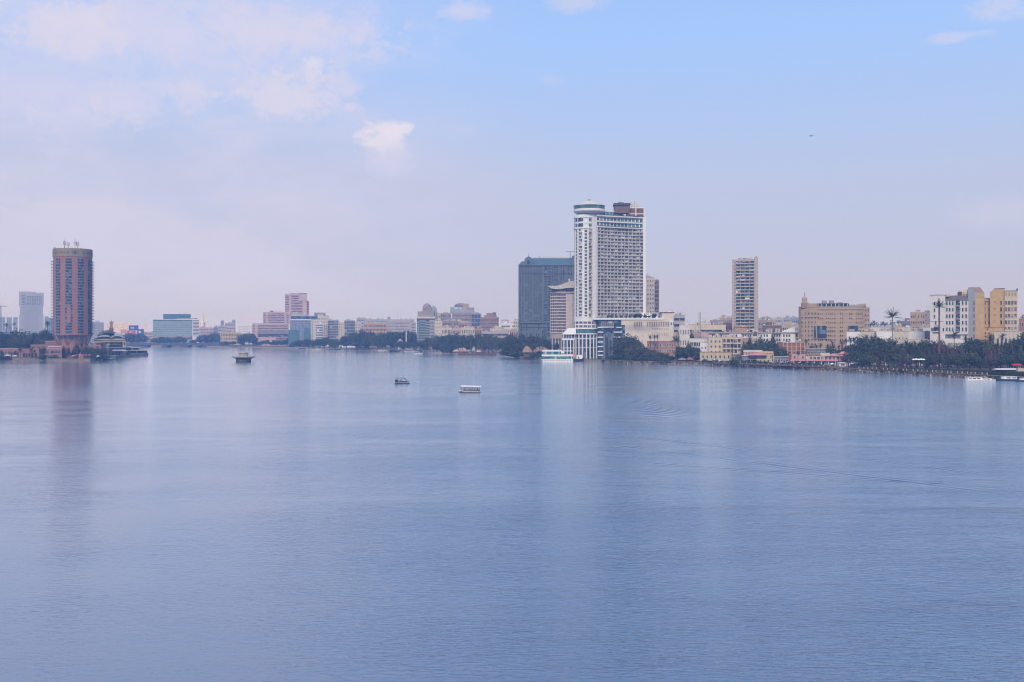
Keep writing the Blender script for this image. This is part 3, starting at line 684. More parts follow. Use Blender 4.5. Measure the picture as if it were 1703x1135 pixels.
# ---------------------------------------------------------------- white tower hotel with the revolving drum
def hyatt():
    Y0 = 887.0; X0 = wx(1013, Y0)
    root = thing('white_hotel_tower', 'tallest white tower hotel with a glazed round drum on its roof', 'hotel tower', (X0, Y0, LAND))
    W = M['white']; OW = M['offwhite']; z_ = lambda py, Y=Y0: wz(py, Y) - LAND; x_ = lambda px, Y=Y0: wx(px, Y) - X0
    # concave main front: from (x,y) A to B in local metres
    A = (x_(992, 889), 2.0); B = (x_(1069.5, 908), 21.0)
    def arc(t):
        x = A[0] + (B[0] - A[0]) * t; y = A[1] + (B[1] - A[1]) * t; s = 2.4 * 4 * t * (1 - t)
        L_ = math.hypot(B[0] - A[0], B[1] - A[1]); return (x - (B[1] - A[1]) / L_ * s, y + (B[0] - A[0]) / L_ * s)
    n = 13; pts = [arc(k / n) for k in range(n + 1)]
    zt = z_(357.2, 890)
    noseC = (x_(975.3), 10.3); nr = 10.0
    back = [(p[0] - 7, p[1] + 17) for p in reversed(pts)]
    b = MB(); b.prism([pts[0]] + pts[1:] + [(pts[-1][0] + 1.9, pts[-1][1] + 0.6)] + [(back[0][0] + 1.9, back[0][1])] + back, z_(528), zt, W)
    b.lathe([(nr, z_(533)), (nr, zt)], W, 48, noseC)
    b.build('wall', root)
    # white piers framing the front
    b = MB()
    p = pts[-1]; b.box(p[0] - 0.2, p[0] + 2.3, p[1] - 1.6, p[1] + 8, z_(526), zt + .3, W)
    th = lambda d: (noseC[0] + math.sin(R(d)) * nr, noseC[1] - math.cos(R(d)) * nr)
    for d0, d1, dd in ((-16, -11, .5), (5.5, 10, .5), (31, 62, 1.0), (-48, -44, .5), (-72, -67, .5)):
        k = 4; poly = [(noseC[0] + math.sin(R(d0 + (d1 - d0) * j / k)) * (nr + dd), noseC[1] - math.cos(R(d0 + (d1 - d0) * j / k)) * (nr + dd)) for j in range(k + 1)]
        poly += [(noseC[0] + math.sin(R(d)) * (nr - .2), noseC[1] - math.cos(R(d)) * (nr - .2)) for d in (d1, d0)]
        b.prism(poly, z_(533), zt + .1, W)
    b.build('pier', root)
    # string bands above and below the two suite floors
    b = MB()
    for pa, pb_, pr in ((357, 360, .9), (367, 369.3, .35), (375.6, 378.3, .9)):
        poly = [(q_[0] + .37 * pr, q_[1] - .93 * pr) for q_ in pts] + [pts[-1]] + [pts[0]]
        b.prism(poly, z_(pb_, 890), z_(pa, 890) + .15, W)
        b.lathe([(nr + pr, z_(pb_ + .6, 880)), (nr + pr, z_(pa + .6, 880))], W, 40, noseC, -200, 10, cap=False)
        for zz in (z_(pb_ + .6, 880), z_(pa + .6, 880)): b.lathe([(nr - .1, zz), (nr + pr, zz + .001)], W, 40, noseC, -200, 10, cap=False)
    b.build('string_course', root)
    fa = Facade(root, {'window': 'pane'})
    rows = 26; z1, z0 = z_(378.8, 890), z_(527, 890); sh = (z1 - z0) / rows
    bay = math.hypot(pts[1][0] - pts[0][0], pts[1][1] - pts[0][1])
    its = [bal_item(bay, sh, OW, GC, 1.35, 0.95, True, True, M['grid_lt']), bal_item(bay, sh, OW, GC, 1.35, 0.95, True, True, M['grid_dk'])]
    rd = random.Random(3)
    for r in range(rows - 1, -1, -1):
        for c in range(n):
            a = math.atan2(pts[c + 1][1] - pts[c][1], pts[c + 1][0] - pts[c][0]); mx = (pts[c][0] + pts[c + 1][0]) / 2; my = (pts[c][1] + pts[c + 1][1]) / 2
            fa.put('balcony', its[rd.random() < .3], mx, my, z0 + sh * r + .12, a)
    wt_ = win_item(bay * .68, 2.9, W, GT, 0); wt2 = win_item(bay * .68, 2.9, W, GB, 0)
    for (pa, off) in ((366.6, 0), (375.2, 0)):
        for c in range(n):
            a = math.atan2(pts[c + 1][1] - pts[c][1], pts[c + 1][0] - pts[c][0]); mx = (pts[c][0] + pts[c + 1][0]) / 2; my = (pts[c][1] + pts[c + 1][1]) / 2
            fa.put('window', wt_ if (c > 5) != (rd.random() < .15) else wt2, mx, my, z_(pa, 890), a)
    # the rounded nose: two window stacks and three balcony stacks
    nw = win_item(2.1, sh * .72, W, GB, 0, False); nb = bal_item(3.3, sh, W, GC, .8, .95, True, False, OW); nb2 = bal_item(2.9, sh, OW, GC, .8, .95, True, False, M['beige'])
    for d, it, nm in ((-58, nw, 'window'), (-31, nb, 'balcony'), (-3, nw, 'window'), (20, nb2, 'balcony'), (-84, nw, 'window')):
        for r in range(rows - 1, -1, -1):
            q_ = th(d); fa.put(nm, it, q_[0], q_[1], z_(528, 878) + ((z_(379.3, 878) - z_(528, 878)) / rows) * r + .1, R(d))
    wq = win_item(2.6, 2.9, W, GT, 0)
    for pa in (366.9, 375.6): q_ = th(20); fa.put('window', wq, q_[0] + .02, q_[1] - .02, z_(pa, 878), R(20))
    fa.done()
    b = MB()   # dark glazed corner suite wrapping the nose below the drum
    za, zb_ = z_(375.3, 878), z_(360.6, 878)
    b.lathe([(nr + .25, za), (nr + .25, zb_)], GB, 24, noseC, -178, -105, cap=False)
    b.build('corner_glazing', root)
    b = MB(); b.lathe([(nr + .55, z_(369.6, 878)), (nr + .55, z_(366.6, 878))], W, 10, noseC, -125, -105, cap=False); b.lathe([(nr + .55, z_(369.9, 878)), (nr + .55, z_(366.9, 878))], W, 10, noseC, -178, -168, cap=False); b.build('glazing_band', root)
    # glass roof lounge behind the drum
    b = MB()
    q0 = [(p[0] - .5, p[1] + 1.4) for p in pts[:9]]; q1 = [(p[0] - 4.5, p[1] + 11) for p in reversed(pts[:9])]
    b.prism(q0 + q1, zt, z_(351.8, 893), GT); b.lathe([(9.2, zt), (9.2, z_(352, 880))], GT, 40, (noseC[0] + 1, noseC[1]))
    b.build('roof_lounge', root)
    b = MB(); b.prism([(x + .0, y - .5) for x, y in q0] + q1, z_(351.7, 893), z_(350.2, 893), W)
    for k in range(9): b.box(q0[k][0] - .1, q0[k][0] + .1, q0[k][1] - .12, q0[k][1] + .1, zt, z_(351.9, 893), W)
    b.build('lounge_roof', root)
    dc = (x_(980.3, 893), 9.0); dr = 14.0
    b = MB(); b.lathe([(9.6, z_(353.5, 880)), (dr - .6, z_(350.6, 880)), (dr + .1, z_(349.2, 880)), (dr + .1, z_(345.6, 880))], W, 64, dc); b.build('drum_rim', root, smooth=False)
    b = MB(); b.lathe([(dr - .35, z_(345.6, 880)), (dr - .1, z_(339.6, 880))], GT, 64, dc, cap=False); b.build('drum_glazing', root)
    b = MB()
    for k in range(40):
        t = 2 * math.pi * k / 40; b.tube((dc[0] + (dr - .25) * math.cos(t), dc[1] + (dr - .25) * math.sin(t), z_(345.6, 880)), (dc[0] + dr * math.cos(t), dc[1] + dr * math.sin(t), z_(339.6, 880)), .09, .09, M['steel'], 4, False)
    b.build('mullion', root)
    b = MB(); b.lathe([(dr + .35, z_(339.7, 880)), (dr + .2, z_(338.7, 880)), (9.2, z_(336.6, 884)), (8.2, z_(335.0, 886)), (4.5, z_(333.4, 890)), (.6, z_(332.9, 893))], OW, 64, dc); b.build('drum_roof', root)
    b = MB(); b.box(dc[0] - .9, dc[0] + 1.2, dc[1] - 1, dc[1] + 1, z_(333.2, 893), z_(331.7, 893), M['ink']); b.tube((dc[0] - 2, dc[1], z_(333, 893)), (dc[0] - 2.6, dc[1], z_(330.4, 893)), .08, .05, M['steel'], 4); b.build('roof_beacon', root)
    # plant rooms at the right end
    Yp = 906; b = MB(); xl, xr = x_(1043.5, Yp), x_(1071.6, Yp); yp = 18.2
    zA, zB = z_(359.5, Yp), z_(347, Yp)
    b.box(xl, xr, yp + .3, yp + 12, zA, zB, M['brown']); b.build('plant_room', root)
    b = MB()
    for xx in (xl, (xl + xr) / 2 - .6, xr - .8): b.box(xx, xx + .9, yp, yp + .3, zA, zB, W)
    b.box(xl, xr + .1, yp - .03, yp + .33, zB, zB + .8, W); b.box(xl, xr + .1, yp - .03, yp + .33, zA + 1.5, zA + 2.2, W)
    b.build('plant_room_frame', root)
    b = MB()
    for k in range(14):
        zz = zA + 2.6 + k * (zB - zA - 3.0) / 14; b.box(xl + .9, xr - .8, yp + .18, yp + .29, zz, zz + .12, M['terracotta'])
    b.build('louvre', root)
    b = MB(); b.box(x_(1021, Yp), x_(1046, Yp), yp - 6, yp + 4, z_(356, Yp), z_(343.5, Yp), M['brown']); b.box(x_(1020, Yp), x_(1047, Yp), yp - 7, yp + 5, z_(343.4, Yp), z_(339.8, Yp), M['dark_grey']); b.box(x_(1027, Yp), x_(1036, Yp), yp - 5, yp + 2, z_(339.7, Yp), z_(338.2, Yp), M['dark_grey']); b.build('lift_house', root)
    b = MB()
    for k in range(6):
        xx = x_(1048 + k * 2.7, Yp); hh = (3.6, 5.2, 4.3, 6.2, 4.8, 3.4)[k]; b.box(xx, xx + 1.3, yp + 3, yp + 6, zB + .8, zB + .8 + hh, OW)
    b.build('cooling_tower', root)
    b = MB(); b.tube((x_(1031, Yp), yp, z_(339, Yp)), (x_(1031, Yp), yp, z_(328, Yp)), .12, .05, M['steel'], 5); b.build('aerial', root)
    # lower nose: white drum storeys, teal glass ring, colonnade
    b = MB(); b.lathe([(10.6, z_(546.5, 878)), (10.6, z_(545.2, 878)), (10.6, z_(538.6, 878)), (10.6, z_(526.5, 878))], W, 48, noseC); b.build('podium_drum', root)
    fa = Facade(root); i1 = win_item(3.1, 2.0, W, GM, 0, False)
    for d in (-75, -49, -27, -6, 14, 36, 60):
        for pp in (538.6, 545): fa.put('window', i1, noseC[0] + math.sin(R(d)) * 10.6, noseC[1] - math.cos(R(d)) * 10.6, z_(pp, 878), R(d))
    fa.done()
    b = MB(); b.lathe([(11.2, z_(554.6, 876)), (11.2, z_(547.6, 876))], GT, 40, noseC); b.build('glass_ring', root)
    b = MB(); b.lathe([(12.0, z_(556.6, 876)), (12.0, z_(554.6, 876))], W, 40, noseC); b.lathe([(11.7, z_(547.5, 876)), (11.5, z_(546, 876))], W, 40, noseC)
    b.lathe([(10.6, z_(564.5, 876)), (10.6, z_(563, 876))], W, 40, noseC); b.lathe([(10.2, z_(579.5, 876)), (10.2, z_(578.6, 876))], W, 40, noseC); b.build('floor_band', root)
    b = MB(); b.lathe([(9.6, 0), (9.6, z_(556.6, 876))], GB, 40, noseC, cap=False); b.build('lobby_glazing', root)
    for d in (-82, -58, -38, -19, 0, 18, 38, 60):
        q_ = MB(); q_.tube((noseC[0] + math.sin(R(d)) * 10.7, noseC[1] - math.cos(R(d)) * 10.7, 0), (noseC[0] + math.sin(R(d)) * 10.7, noseC[1] - math.cos(R(d)) * 10.7, z_(556, 876)), .62, .62, W, 8); q_.build('column', root)
    # left wing with sloping white roof
    b = MB(); xa, xb = x_(936.5), x_(956)
    b.prism([(xa - .5, 1), (xb + 1, -1), (xb + 1, 16), (xa - .5, 16)], z_(556.5), z_(546), W, [(xa + 5, 4), (xb + 1, 2), (xb + 1, 14), (xa + 5, 14)]); b.build('wing_roof', root)
    b = MB(); b.box(xa, xb, 3, 15, 0, z_(557), GB); b.build('wing_glazing', root)
    b = MB(); b.box(xa - 1, xb, 1.2, 15.6, z_(566), z_(563.2), W); b.box(xa - 1, xb, 1.6, 3, z_(579.6), z_(578.6), W)
    for k in range(5): xx = xa + .2 + (xb - xa - .8) * k / 4; b.box(xx, xx + .5, 2.0, 3.0, z_(563.2), z_(556.6), W)
    b.build('wing_band', root)
    for k in range(4):
        q_ = MB(); xx = xa + .4 + (xb - xa - 1.6) * k / 3; q_.box(xx, xx + .8, 1.3, 2.2, 0, z_(566), W); q_.build('column', root)
    b = MB(); x0, x1 = x_(994.5), x_(1041)
    b.box(x0, x1, 1.0, 20, 0, z_(532.5), GB); b.build('atrium_glazing', root)
    b = MB()
    for pp in (544.6, 552.5, 561, 569, 576.6, 584.6, 591):
        b.box(x0 - .3, x_(1003.2), -.4, 1.0, z_(pp + 1.1), z_(pp - .7), W)
        b.box(x_(1021) if pp > 546 else x_(1025), x_(1034 if pp < 560 else 1041), -.4, 1.0, z_(pp + 1.1), z_(pp - .7), W)
    b.build('floor_band', root)
    b = MB(); b.box(x_(1000), x_(1020.3), -.3, 1.0, z_(543.5), z_(535), GC); b.box(x_(999.5), x_(1021.2), -.6, 1.0, z_(545.2), z_(543.6), W)
    for k in range(7): xx = x_(1000) + k * (x_(1020.3) - x_(1000)) / 6; b.box(xx - .12, xx + .12, -.42, -.3, z_(543.5), z_(535), M['grey'])
    b.build('bay_window', root)
    b = MB(); ac_ = arch_item(5.6, z_(553.5), M['grey'], GB, 10); b.add(ac_, Matrix.Translation((x_(1011.7), .6, 0)) @ Matrix.Scale(1.5, 4, (0, 1, 0)))
    for k in (-1, 0, 1): b.box(x_(1011.7) + k * 1.2 - .1, x_(1011.7) + k * 1.2 + .1, .35, .55, 0, z_(556), M['slate'])
    for k in range(9): b.box(x_(1011.7) - 2.6, x_(1011.7) + 2.6, .38, .52, 3 + k * 2.1, 3.15 + k * 2.1, M['slate'])
    b.box(x_(1003.4), x_(1006.6), -.2, 1.0, 0, z_(556), M['slate']); b.box(x_(1016.6), x_(1020), -.2, 1.0, 0, z_(556), M['slate']); b.build('arched_entrance_window', root)
    # cream podium block with slots
    Yc = 884; xc0, xc1 = x_(1040, Yc), x_(1121, Yc)
    C = M['cream_pod']
    b = MB(); b.box(xc0, xc1, 0, 40, 0, z_(541, Yc), C); b.box(x_(1034, Yc), x_(1115, Yc), .25, 38, z_(541, Yc), z_(530.5, Yc), C); b.box(x_(1102, Yc), x_(1121.5, Yc), 1.5, 20, z_(530.5, Yc) , z_(520.5, Yc), C); b.build('podium_wall', root)
    b = MB(); b.box(x_(986, Yc), x_(1103, Yc), -.6, 30, z_(532, Yc), z_(528.6, Yc), W); b.build('terrace_parapet', root)
    b = MB(); b.box(x_(1100, Yc), x_(1123, Yc), .8, 21, z_(520.4, Yc), z_(519.2, Yc), M['brown']); b.build('podium_roof', root)
    fa = Facade(root); sl = win_item(.75, z_(535, Yc) - z_(543.3, Yc), C, M['slate'], 1, False); s2 = win_item(.75, 1.4, C, M['beige'], 1, False); s3 = win_item(.6, 3.4, C, M['beige'], 1, False)
    for k in range(5): fa.put('wall_slot', sl, x_(1055.5 + k * 3.0, Yc), 0.24 if 0 else -.0, z_(543.6, Yc), 0)
    for k in range(13): fa.put('wall_slot', sl, x_(1077.5 + k * 2.95, Yc), -.0, z_(543.6, Yc), 0)
    for k in range(10): fa.put('wall_slot', s2, x_(1086 + k * 2.85, Yc), -.0, z_(549, Yc), 0); fa.put('wall_slot', s3, x_(1086 + k * 2.85, Yc), -.0, z_(559.8, Yc), 0)
    fa.done()
    # advertising board on the podium roof
    b = MB(); xs0, xs1 = x_(1069, Yc), x_(1101.5, Yc); b.box(xs0, xs1, 6, 6.5, z_(528.5, Yc), z_(520, Yc), W)
    b.box(xs1 - 2.6, xs1 - .2, 5.96, 6, z_(526, Yc), z_(520.6, Yc), M['aqua'])
    b.box(xs0 + 2.4, xs0 + 3.6, 5.96, 6, z_(526, Yc), z_(521.5, Yc), M['teal'])
    add_text(b, 'M ORBIT', 3.2, M['ink'], lambda v: (x_(1088.5, Yc) + v[0] * 1.05, 5.93 - v[2], z_(525, Yc) + v[1])); add_text(b, '?', 3.2, M['blue_paint'], lambda v: (xs1 - 1.3 + v[0], 5.9 - v[2], z_(525.5, Yc) + v[1]))
    b.build('roof_signboard', root)
hyatt()

# ---------------------------------------------------------------- blue-grey tower hotel with mansard roof
def four():
    Y = 1150.0; x0, x1 = wx(862.5, Y), wx(957, Y); X = (x0 + x1) / 2; hw = (x1 - x0) / 2
    root = thing('mansard_hotel_tower', 'blue-grey slab hotel with a teal mansard roof behind the white tower', 'hotel tower', (X, Y, LAND))
    Z = lambda py: wz(py, Y) - LAND; Xp = lambda px: wx(px, Y) - X; FM = M['four']; xe = Xp(992)
    b = MB(); b.box(-hw, xe, 0, 40, 0, Z(441), FM); b.build('wall', root)
    b = MB(); b.prism([(Xp(881), 0.5), (xe, .5), (xe, 30), (Xp(881), 30)], Z(441), Z(429), M['teal_roof'], [(Xp(886), 8), (xe, 8), (xe, 22), (Xp(886), 22)])
    b.prism([(-hw, .5), (Xp(876), .5), (Xp(876), 30), (-hw, 30)], Z(441), Z(434.5), M['teal_roof'], [(-hw + 3.5, 5), (Xp(876), 5), (Xp(876), 25), (-hw + 3.5, 25)]); b.build('roof', root)
    b = MB(); b.box(Xp(872.5), Xp(886), -1.2, 10, Z(441), Z(432), FM); b.lathe([(4.6, Z(432)), (4.4, Z(430.5)), (3.2, Z(428.6)), (1.4, Z(427.2)), (.5, Z(426.4))], M['teal_roof'], 16, (Xp(879.3), 3.5)); b.tube((Xp(879.3), 3.5, Z(427)), (Xp(879.3), 3.5, Z(420)), .3, .08, M['ink'], 5)
    b.build('spired_turret', root)
    b = MB(); b.add(arch_item(3.4, 5.4, FM, GB), Matrix.Translation((Xp(879.2), -1.2, Z(441)))); b.build('turret_window', root)
    b = MB(); b.box(Xp(950), Xp(966), -1.2, 10, Z(441), Z(429), FM); b.lathe([(5, Z(429)), (4, Z(426)), (1, Z(423.6))], M['teal_roof'], 14, (Xp(958), 3.5)); b.build('turret', root)
    b = MB()
    for k in range(26): xx = Xp(887 + k * 2.7); b.box(xx - .1, xx + .1, 7.6, 7.8, Z(429.2), Z(427.6), M['steel'])
    b.box(Xp(886), Xp(955), 7.6, 7.8, Z(427.7), Z(427.4), M['steel'])
    add_text(b, 'FOUR SEASONS', 3.6, M['offwhite'], lambda v: (Xp(919) + v[0] * 1.15, 7.4 - v[2], Z(428.6) + v[1])); b.build('roof_sign_lettering', root)
    b = MB(); b.tube((Xp(949), 9, Z(429)), (Xp(949), 9, Z(417.5)), .35, .35, M['steel'], 5); b.box(Xp(942), Xp(968), 8.7, 9.3, Z(418.4), Z(417.4), M['steel']); b.build('roof_gantry', root)
    b = MB(); b.tube((Xp(904.5), 9, Z(429)), (Xp(904.5), 9, Z(421)), .12, .05, M['steel'], 4); b.tube((Xp(897), 9, Z(429)), (Xp(897), 9, Z(424)), .5, .1, M['ink'], 4); b.build('aerial', root)
    b = MB()
    for px, pr in ((862.5, 1.0), (872, .8), (886.2, .8), (903.8, .8), (909.5, .8), (916.2, .8), (930, .8), (943, .8)):
        b.box(Xp(px), Xp(px) + 1.0, -pr, 0, 0, Z(441), FM)
    b.build('pilaster', root)
    b = MB(); b.box(-hw - .8, xe, -1.6, 0, Z(538), Z(536.3), FM); b.box(-hw - .5, xe, -1.3, 0, Z(442), Z(440.6), FM); b.box(-hw - .5, xe, -1.1, 0, Z(455.4), Z(454.8), FM); b.box(-hw - .4, xe, -1.1, 0, Z(544.6), Z(544), FM); b.build('cornice', root)
    fa = Facade(root); rows = 22; zt, zb = Z(442.3), Z(535.8); sh = (zt - zb) / rows
    it = win_item(1.45, sh * .6, FM, GB, 1); ib = bal_item(4.0, sh, FM, GB, .7, .9, True, False)
    cols_ = [865.2, 869.3, 874.6, 878.8, 883, 888.6, 892.2, 895.8, 899.4, 919, 922.6, 926.2, 933.4, 937.4, 946, 950]
    for r in range(rows - 1, -1, -1):
        for px in cols_: fa.put('window', it, Xp(px), 0, zb + sh * (r + .2), 0)
        fa.put('balcony', ib, Xp(907), 0, zb + sh * r + .1, 0)
        fa.put('balcony', ib, Xp(913), 0, zb + sh * r + .1, 0)
    for px in (867, 872, 876, 882, 887, 892, 896, 912, 916): 
        for pp in (543.6, 551, 559): fa.put('window', win_item(1.5, 3.0, FM, GB, 1), Xp(px), 0, Z(pp), 0)
    fa.done()
    b = MB(); b.add(arch_item(6.6, Z(546.5), M['mauve'], GB, 12), Matrix.Translation((Xp(905.3), -.1, 0)) @ Matrix.Scale(2.5, 4, (0, 1, 0))); b.build('arched_entrance', root)
    b = MB()
    for k in range(5): b.box(Xp(893 + k * 4), Xp(895.4 + k * 4), 3, 6, Z(536.2), Z(534.6), M['white'])
    b.build('roof_plant', root)
four()

# ---------------------------------------------------------------- beige curved hotel between them
def shep():
    Y = 985.0; X = wx(930, Y); root = thing('curved_hotel', 'beige curved hotel with a swooping roof canopy left of the white tower', 'hotel', (X, Y, LAND))
    Z = lambda py: wz(py, Y) - LAND; Xp = lambda px: wx(px, Y) - X; C = M['beige_lt']
    n = 8; arc = []
    for k in range(n + 1):
        t = k / n; px = 916.5 + 24.5 * t; arc.append((Xp(px), 9.0 * (1 - t) ** 1.6))
    poly = arc + [(Xp(951), 0), (Xp(985), 6), (Xp(985), 28), (Xp(917), 28)]
    b = MB(); b.prism(poly, Z(563), Z(486.5), C); b.build('wall', root)
    b = MB(); b.prism([(x + .3, y + 2.2) for x, y in arc] + [(Xp(951), 2), (Xp(985), 8), (Xp(985), 26), (Xp(918), 26)], 0, Z(563), M['slate']); b.build('ground_floor_glazing', root)
    b = MB(); b.prism([(x, y - .2) for x, y in arc] + [(Xp(951), -.2), (Xp(951), 6), (arc[0][0], 14)], Z(563.5), Z(555), M['beige']); b.build('base_band', root)
    for k in range(7): c = MB(); px = 919 + k * 5; c.tube((Xp(px), .5 + 5 * (1 - k / 6), 0), (Xp(px), .5 + 5 * (1 - k / 6), Z(563)), .45, .45, C, 7); c.build('column', root)
    b = MB(); b.prism([(Xp(914.5), 10), (Xp(926), 1.0), (Xp(941), -1.6), (Xp(958), -1.6), (Xp(985), 6), (Xp(985), 27), (Xp(914), 27)], Z(487.2), Z(485.6), C)
    b.build('eave', root)
    # swooping canopy: section swept along x
    b = MB(); prof = [(912, 475.6, 477.4), (918, 475.9, 480.4), (926, 475.6, 481.5), (934, 473.6, 480.8), (942, 470.2, 479.6), (950, 467.6, 479.2), (958, 466.8, 479)]
    for (pa, ta, ba), (pb_, tb_, bb) in zip(prof, prof[1:]):
        for y0, y1 in ((-1.5, 20),):
            P_ = [(Xp(pa), y0, Z(ba)), (Xp(pb_), y0, Z(bb)), (Xp(pb_), y0, Z(tb_)), (Xp(pa), y0, Z(ta)), (Xp(pa), y1, Z(ba)), (Xp(pb_), y1, Z(bb)), (Xp(pb_), y1, Z(tb_)), (Xp(pa), y1, Z(ta))]
            for f in ((0, 1, 2, 3), (3, 2, 6, 7), (4, 7, 6, 5), (0, 4, 5, 1)): b.face([P_[j] for j in f], C)
    b.build('roof_canopy', root)
    b = MB(); b.box(Xp(918), Xp(985), 3, 22, Z(485.6), Z(480.2), GM); b.build('attic_glazing', root)
    b = MB(); b.box(Xp(946), Xp(948.6), 4, 8, Z(470), Z(463.5), C); b.build('chimney_block', root)
    fa = Facade(root); rows = 13; zt, zb = Z(489), Z(554.5); sh = (zt - zb) / rows
    for k in range(n):
        a = math.atan2(arc[k + 1][1] - arc[k][1], arc[k + 1][0] - arc[k][0]); w = math.hypot(arc[k + 1][0] - arc[k][0], arc[k + 1][1] - arc[k][1])
        it = bal_item(round(w, 1), sh, C, GM, .9, 1.0, True, True, C)
        for r in range(rows): fa.put('balcony', it, (arc[k][0] + arc[k + 1][0]) / 2, (arc[k][1] + arc[k + 1][1]) / 2, zb + sh * r + .1, a)
    it = bal_item(4.2, sh * .999, C, GB, 1.0, .9, True, True, C)
    for r in range(rows): fa.put('balcony', it, Xp(955.2), .8, zb + sh * r + .1, R(8))
    fa.done()
shep()

# ================================================================ LEFT: island and what stands far behind it
G1 = 'pale tower blocks far behind the island'
block('apartment_tower', 'leftmost pale grey tower block far behind the island trees', -14, 9, 528, 2300, 'far_grey', 16, 5, clut=1, group=G1, lod=1, ww=.6)
block('apartment_tower', 'second pale tower block from the left, with a pinkish centre', 11, 20, 528, 2350, 'lilac', 16, 3, clut=1, group=G1, lod=1)
block('apartment_tower', 'third pale tower block from the left, beside the wide grey tower', 22, 29.5, 528, 2300, 'far_grey', 16, 3, clut=1, group=G1, lod=1)
block('apartment_tower', 'pale blue-grey tower block just left of the round pink hotel', 74, 81, 527, 2300, 'far_grey', 15, 2, clut=1, group=G1, lod=1)
block('apartment_tower', 'pale tower block half hidden by the round pink hotel', 80.5, 92, 529, 2350, 'far_blue', 15, 3, clut=1, group=G1, lod=1)
block('apartment_building', 'low grey-blue building at the left edge behind the trees', -12, 30, 550, 1600, 'far_blue', 5, 9, clut=2, lod=1)
def ramses():
    Y = 2000; r, w, H = block('slab_tower', 'wide lavender-grey tower with stepped widths behind the island trees', 33, 71.5, 488, Y, 'far_grey', 27, 12, clut=0, ww=.4, wh=.42, lod=1, dep=40, cornice=False, gm=GB, edge=.06)
    hw = w / 2; b = MB(); b.box(-hw - 1.6, hw + 1.6, -.9, 38, wz(509, Y) - LAND, wz(487, Y) - LAND, M['far_grey']); b.box(-hw - 1.6, hw - 14, 0, 30, wz(487, Y) - LAND, wz(485.4, Y) - LAND, M['far_grey']); b.build('upper_block', r)
    
    for s in (-1, 1): b = MB(); b.box(min(s * (hw - 8), s * (hw + 1.4)), max(s * (hw - 8), s * (hw + 1.4)), -1.0, 38, 0, wz(524, Y) - LAND, M['far_grey']); b.build('lower_wing', r)
    fa = Facade(r); it = win_item(1.8, 1.7, M['far_grey'], GB, 1, False)
    grid(fa, 'upper_window', it, (-hw + 13, -.9), (hw - 2, -.9), wz(508, Y) - LAND, wz(492, Y) - LAND, 7, 9)
    grid(fa, 'upper_window', win_item(7, 1.2, M['far_grey'], GB, 1, False), (-hw + 3, -.9), (-hw + 12, -.9), wz(507, Y) - LAND, wz(490, Y) - LAND, 7, 1); fa.done()
    for k, px in enumerate((42, 45.5, 52)): put('aerial', CL['aerial'], r, (wx(px, Y) - r.location.x, 5, wz(486, Y) - LAND), 0)
ramses()
def crane(label, px, pt, pb, Y, jib, back=6, d=1):
    r = thing('tower_crane', label, 'crane', (wx(px, Y), Y, LAND)); H = wz(pt, Y) - LAND
    b = MB()
    for sx in (-.8, .8):
        for sy in (-.8, .8): b.tube((sx, sy, 0), (sx, sy, H), .2, .2, M['steel'], 4)
    n = int(H / 3)
    for k in range(n): b.tube((-.8, -.8, k * H / n), (.8, -.8, (k + 1) * H / n), .12, .12, M['steel'], 3); b.tube((.8, -.8, k * H / n), (-.8, -.8, (k + 1) * H / n), .12, .12, M['steel'], 3)
    b.build('mast', r)
    b = MB(); b.box(min(-back * d, jib * d), max(-back * d, jib * d), -.6, .6, H, H + 1.3, M['steel']); b.tube((0, 0, H), (0, 0, H + 6), .3, .15, M['steel'], 4); b.tube((0, 0, H + 6), (jib * .7 * d, 0, H + 1.3), .1, .1, M['steel'], 3); b.box(-back * d - 1, -back * d + 1, -1, 1, H - 2, H, M['concrete']); b.build('jib', r)
crane('faint tower crane standing at the far left edge', 1.6, 510, 552, 1900, 12)

